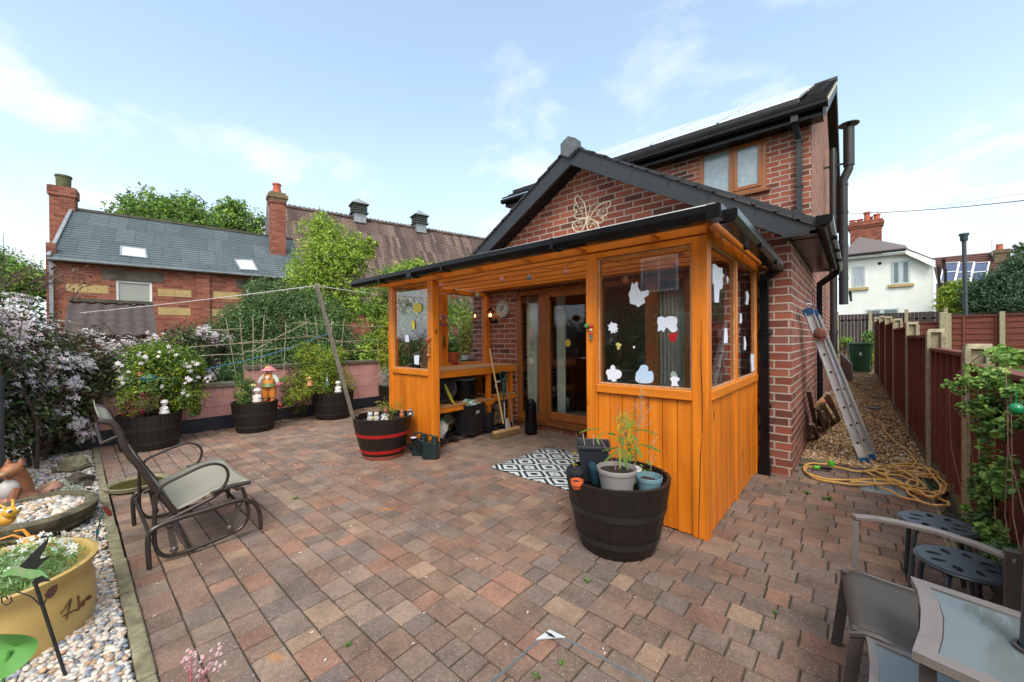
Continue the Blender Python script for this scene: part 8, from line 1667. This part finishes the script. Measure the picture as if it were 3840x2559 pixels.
tag(b.build('chilli_charm', M_red), 'small red chilli charm hanging in the inner left pane', 'hanging ornament')
# ---------------- armchair, stools, glass table and parasol pole in the right corner ----------------
CH = thing('patio_armchair', 'taupe framed patio armchair with dark mesh seat at the lower right', 'chair', (.86, -2.41, 0))
def cz(x, y, z): return Vector(gp(*TT(x, y), z))
sA, sB = cz(700, 580, .335), cz(780, 1035, .335); sC = Vector((1.08, sB.y-.02, .315)); sD = Vector((1.08, sA.y+.04, .315))
m, nt, bs = base_mat('dark_mesh', .6, 0, .3); w1 = nt.nodes.new('ShaderNodeTexWave'); w1.inputs['Scale'].default_value = 70; w1.inputs['Distortion'].default_value = .6; w1.bands_direction = 'X'; tcc = nt.nodes.new('ShaderNodeTexCoord'); nt.links.new(tcc.outputs['Object'], w1.inputs[0])
nt.links.new(mixc(nt, nz_(nt, None, 5, 6), mixc(nt, w1.outputs['Fac'], (.045, .043, .04), (.095, .09, .08)), (.065, .063, .058)), bs.inputs['Base Color']); bump(nt, bs, w1.outputs['Fac'], .3, .001)
b = MB(); g_ = []
for i in range(13):
    f = i/12; L_ = sA.lerp(sD, f); R_ = sB.lerp(sC, f); dz = -.018*math.sin(math.pi*f)-.03*max(0, 1-f*6)**2; g_.append([L_.lerp(R_, k/8)+Vector((0, 0, dz-.006*math.sin(math.pi*k/8))) for k in range(9)])
b.sheet(g_); b.build('seat', m, CH, smooth=True, solid=.004)
b = MB(); q = [r_[-1]+Vector((0, -.008, -.012)) for r_ in g_]; b.tube(q, .014, 8); b.build('seat_rail', M_darktaupe, CH, smooth=True)
b = MB(); q = [r_[0]+Vector((0, .008, -.012)) for r_ in g_]; b.tube(q, .014, 8); b.build('seat_rail', M_darktaupe, CH, smooth=True)
def leg(pts, w=.024): b = MB(); [b.bar(p, q, w, .034, up=(1, 0, 0)) for p, q in zip(pts[:-1], pts[1:])]; b.build('leg', M_darktaupe, CH, bevel=.002)
ff = Vector(gp(*TT(660, 1250), 0)); leg([ff, ff.lerp(sA, .5)+Vector((.012, 0, 0)), sA+Vector((.02, .005, -.02))]); nf = Vector((ff.x+.03, sB.y, 0)); leg([nf, nf.lerp(sB, .5)+Vector((.012, 0, 0)), sB+Vector((.02, -.005, -.02))])
leg([Vector((1.10, sA.y+.04, 0)), Vector((1.07, sA.y+.04, .30))]); leg([Vector((1.10, sB.y-.02, 0)), Vector((1.07, sB.y-.02, .30))])
az = .52; a0 = cz(815, 190, az); arm_ = [cz(805, 178, az), cz(1000, 195, az), cz(1200, 232, az), cz(1500, 300, az), cz(1850, 415, az-.005), cz(2180, 545, az-.01)]
b = MB()
for p, q in zip(arm_[:-1], arm_[1:]): b.bar(p, q+(q-p).normalized()*.004, .034, .016)
b.build('armrest', M_taupe, CH, bevel=.003); b = MB(); b.bar(arm_[0]+Vector((.008, 0, -.012)), Vector((arm_[0].x+.004, arm_[0].y, .315)), .02, .032, up=(0, 1, 0)); b.build('arm_post', M_taupe, CH, bevel=.002)
b = MB(); e = arm_[-1]; b.bar(e+Vector((-.01, 0, .03)), Vector((1.08, sA.y+.04, .30)), .035, .03); b.bar(Vector((1.09, sA.y+.04, .32)), Vector((1.15, sA.y+.06, .80)), .03, .03); b.build('back_upright', M_darktaupe, CH); b = MB(); b.bar(Vector((1.09, sB.y-.02, .32)), Vector((1.15, sB.y-.02, .80)), .03, .03); b.build('back_upright', M_darktaupe, CH)
GT_ = thing('glass_table', 'taupe framed square table with curved sides and pale glass top at the corner', 'table', (1.0, -2.8, 0))
tz = .50
outer = [cz(1285, 675, tz), cz(1345, 790, tz), cz(1375, 950, tz), cz(1365, 1120, tz), cz(1300, 1300, tz)]; inner = [cz(1452, 768, tz), cz(1520, 880, tz), cz(1558, 1020, tz), cz(1555, 1180, tz), cz(1518, 1325, tz)]
xr = 1.17; k_ = (outer[0].y-cz(2170, 965, tz).y)/(outer[0].x-cz(2170, 965, tz).x); topr = Vector((xr, outer[0].y+k_*(xr-outer[0].x), tz)); k2 = (cz(1890, 1568, tz).y-outer[-1].y)/(cz(1890, 1568, tz).x-outer[-1].x); botr = Vector((xr, outer[-1].y+k2*(xr-outer[-1].x), tz))
topi = topr+Vector((-.04, -.035, 0)); boti = botr+Vector((-.04, .045, 0))
bm_ = Vector((.0, .0, -.022)); b = MB(); O_p = outer+[botr, topr]; I_p = inner+[boti, topi]
for i in range(len(O_p)):
    j = (i+1) % len(O_p); q = [O_p[i], O_p[j], I_p[j], I_p[i]]; b.prism(q, bm_)
b.build('table_frame', M_taupe, GT_); m, nt, bs = base_mat('pale_table_glass', .06, 0, .4); bs.inputs['Base Color'].default_value = (.12, .14, .14, 1)
b = MB(); cI = sum(I_p, Vector())/len(I_p); q = [p+(cI-p).normalized()*.003+Vector((0, 0, -.004)) for p in I_p]; b.prism(q, (0, 0, -.006)); b.build('glass_top', m, GT_)
for p in (outer[0]+Vector((.03, -.03, 0)), outer[-1]+Vector((.03, .04, 0)), topr+Vector((-.03, -.02, 0)), botr+Vector((-.03, .03, 0))): b = MB(); b.bar(p+Vector((0, 0, -.024)), Vector((p.x, p.y, 0)), .028); b.build('leg', M_darktaupe, GT_)
ST_ = thing('low_side_table', 'lower taupe side table with pale glass panel tucked under the table', 'table', (.85, -2.8, 0)); lz_ = .31
o2 = [cz(885, 1110, lz_), cz(925, 1230, lz_), cz(945, 1400, lz_), cz(935, 1600, lz_)]; i2 = [cz(990, 1235, lz_), cz(1012, 1330, lz_), cz(1022, 1450, lz_), cz(1015, 1600, lz_)]; tr2 = cz(1500, 1420, lz_)+Vector((.1, .0, 0)); O_p = o2+[Vector((tr2.x, o2[-1].y-.02, lz_)), tr2]; I_p = i2+[Vector((tr2.x-.02, o2[-1].y+.0, lz_)), tr2+Vector((-.02, -.03, 0))]
b = MB()
for i in range(len(O_p)): j = (i+1) % len(O_p); b.prism([O_p[i], O_p[j], I_p[j], I_p[i]], bm_)
b.build('table_frame', M_taupe, ST_); b = MB(); b.prism([p+Vector((0, 0, -.005)) for p in I_p], (0, 0, -.006)); b.build('glass_top', m, ST_)
for p in (o2[0]+Vector((.03, -.02, 0)), o2[-1]+Vector((.03, .02, 0)), tr2+Vector((-.02, -.02, 0))): b = MB(); b.bar(p+Vector((0, 0, -.024)), Vector((p.x, p.y, 0)), .026); b.build('leg', M_darktaupe, ST_)
b = MB(); b.tube([(.98, -2.78, 0), (1.005, -2.765, .5), V3(np.array((1.005, -2.765, 2.2))+RT*.10)], .0235, 24); PP = tag(b.build('parasol_pole', M_stool, smooth=True), 'blue-grey parasol pole standing up through the glass table at the right edge', 'parasol')
b = MB(); b.lathe([(.027, tz-.002), (.034, tz-.002), (.034, tz+.005), (.027, tz+.005)], 24, (1.005, -2.765, 0), cap=False); b.build('hole_collar', M_darktaupe, GT_)
def flat_with_holes(c, R_, th, holes, mat, name, parent):
    cu = bpy.data.curves.new('c', 'CURVE'); cu.dimensions = '2D'; cu.fill_mode = 'BOTH'; cu.extrude = th/2; cu.bevel_depth = .0015
    def sp(pts): s_ = cu.splines.new('POLY'); s_.points.add(len(pts)-1); s_.use_cyclic_u = True; [setattr(p, 'co', (x, y, 0, 1)) for p, (x, y) in zip(s_.points, pts)]
    sp([(R_*math.cos(2*math.pi*k/56), R_*math.sin(2*math.pi*k/56)) for k in range(56)])
    for (hx, hy, ha, a_, b__) in holes: sp([(hx+a_*math.cos(t)*math.cos(ha)-b__*math.sin(t)*math.sin(ha), hy+a_*math.cos(t)*math.sin(ha)+b__*math.sin(t)*math.cos(ha)) for t in [2*math.pi*k/16 for k in range(16)]])
    o = bpy.data.objects.new('tmp', cu); COL.objects.link(o); dg = bpy.context.evaluated_depsgraph_get(); me = bpy.data.meshes.new_from_object(o.evaluated_get(dg)); bpy.data.objects.remove(o); b = MB(); b.add([(v.co.x+c[0], v.co.y+c[1], v.co.z+c[2]) for v in me.vertices], [tuple(p.vertices) for p in me.polygons]); return b.build(name, mat, parent)
for lab, (sx, sy), rz in (('farther round blue-grey metal stool with pierced seat beside the fence', (.985, -1.455), .2), ('nearer round blue-grey metal stool with pierced seat beside the armchair', (1.01, -1.89), .5)):
    t = thing('round_stool', lab, 'stool', (sx, sy, 0), 0, 'pierced metal stools'); hs = []
    for k in range(8): a = k*math.pi/4+rz; hs.append((.082*math.cos(a), .082*math.sin(a), a+(.5 if k % 2 else -.2), .026, .0145))
    flat_with_holes((sx, sy, .33), .133, .010, hs, M_stool, 'seat', t)
    b = MB(); b.tube([(sx+.137*math.cos(a), sy+.137*math.sin(a), .327) for a in [2*math.pi*k/40 for k in range(40)]], .007, 6, closed=True); b.build('rim', M_stool, t, smooth=True)
    for k in range(4): a = k*math.pi/2+rz+.6; b = MB(); b.tube(smooth_pts([Vector((sx+q*math.cos(a), sy+q*math.sin(a), z)) for q, z in ((.03, .315), (.10, .31), (.125, .27), (.135, .15), (.145, .0))], 3), .010, 8); b.build('leg', M_stool, t, smooth=True)
# ---------------- brick house across the garden, behind the viewer (seen in the panes) ----------------
NH = thing('facing_house', 'brick house with white windows seen only as a reflection in the porch pane', 'house', (-1, -13, 0)); b = MB(); b.bx(-9, 7, -14, -13.6, 0, 5.2); b.build('wall', M_brickF, NH)
b = MB(); tile_roof(b, (7.2, -13.3, 5.2), (-9.2, -13.3, 5.2), (7.2, -16.5, 7.6), 14, .05); b.build('roof', M_tile, NH)
for x, z in ((-5.5, 3.0), (-1.2, 3.0), (2.8, 3.0), (-4.2, .9), (1.5, .9)):
    b = MB(); frame(b, x, x+1.4, z, z+1.3, .08, -13.6, -13.55); b.bx(x+.66, x+.74, -13.6, -13.55, z+.08, z+1.22); wf = b.build('window_frame', M_white, NH); b = MB(); b.bx(x+.08, x+.66, -13.598, -13.58, z+.08, z+1.22); b.bx(x+.74, x+1.32, -13.598, -13.58, z+.08, z+1.22); b.build('pane', NM('net_pane', (.3, .33, .36), None, 3, .3), wf)
foliage('rear_planting', None, [(-3.0, -8, .9, 2.2, .8, 1.2), (1.2, -8.4, .8, 2.5, .7, 1.1), (-6, -7.5, 1, 1.5, .8, 1.2)], 16000, .09, DG+MG, 91, kind='stuff')
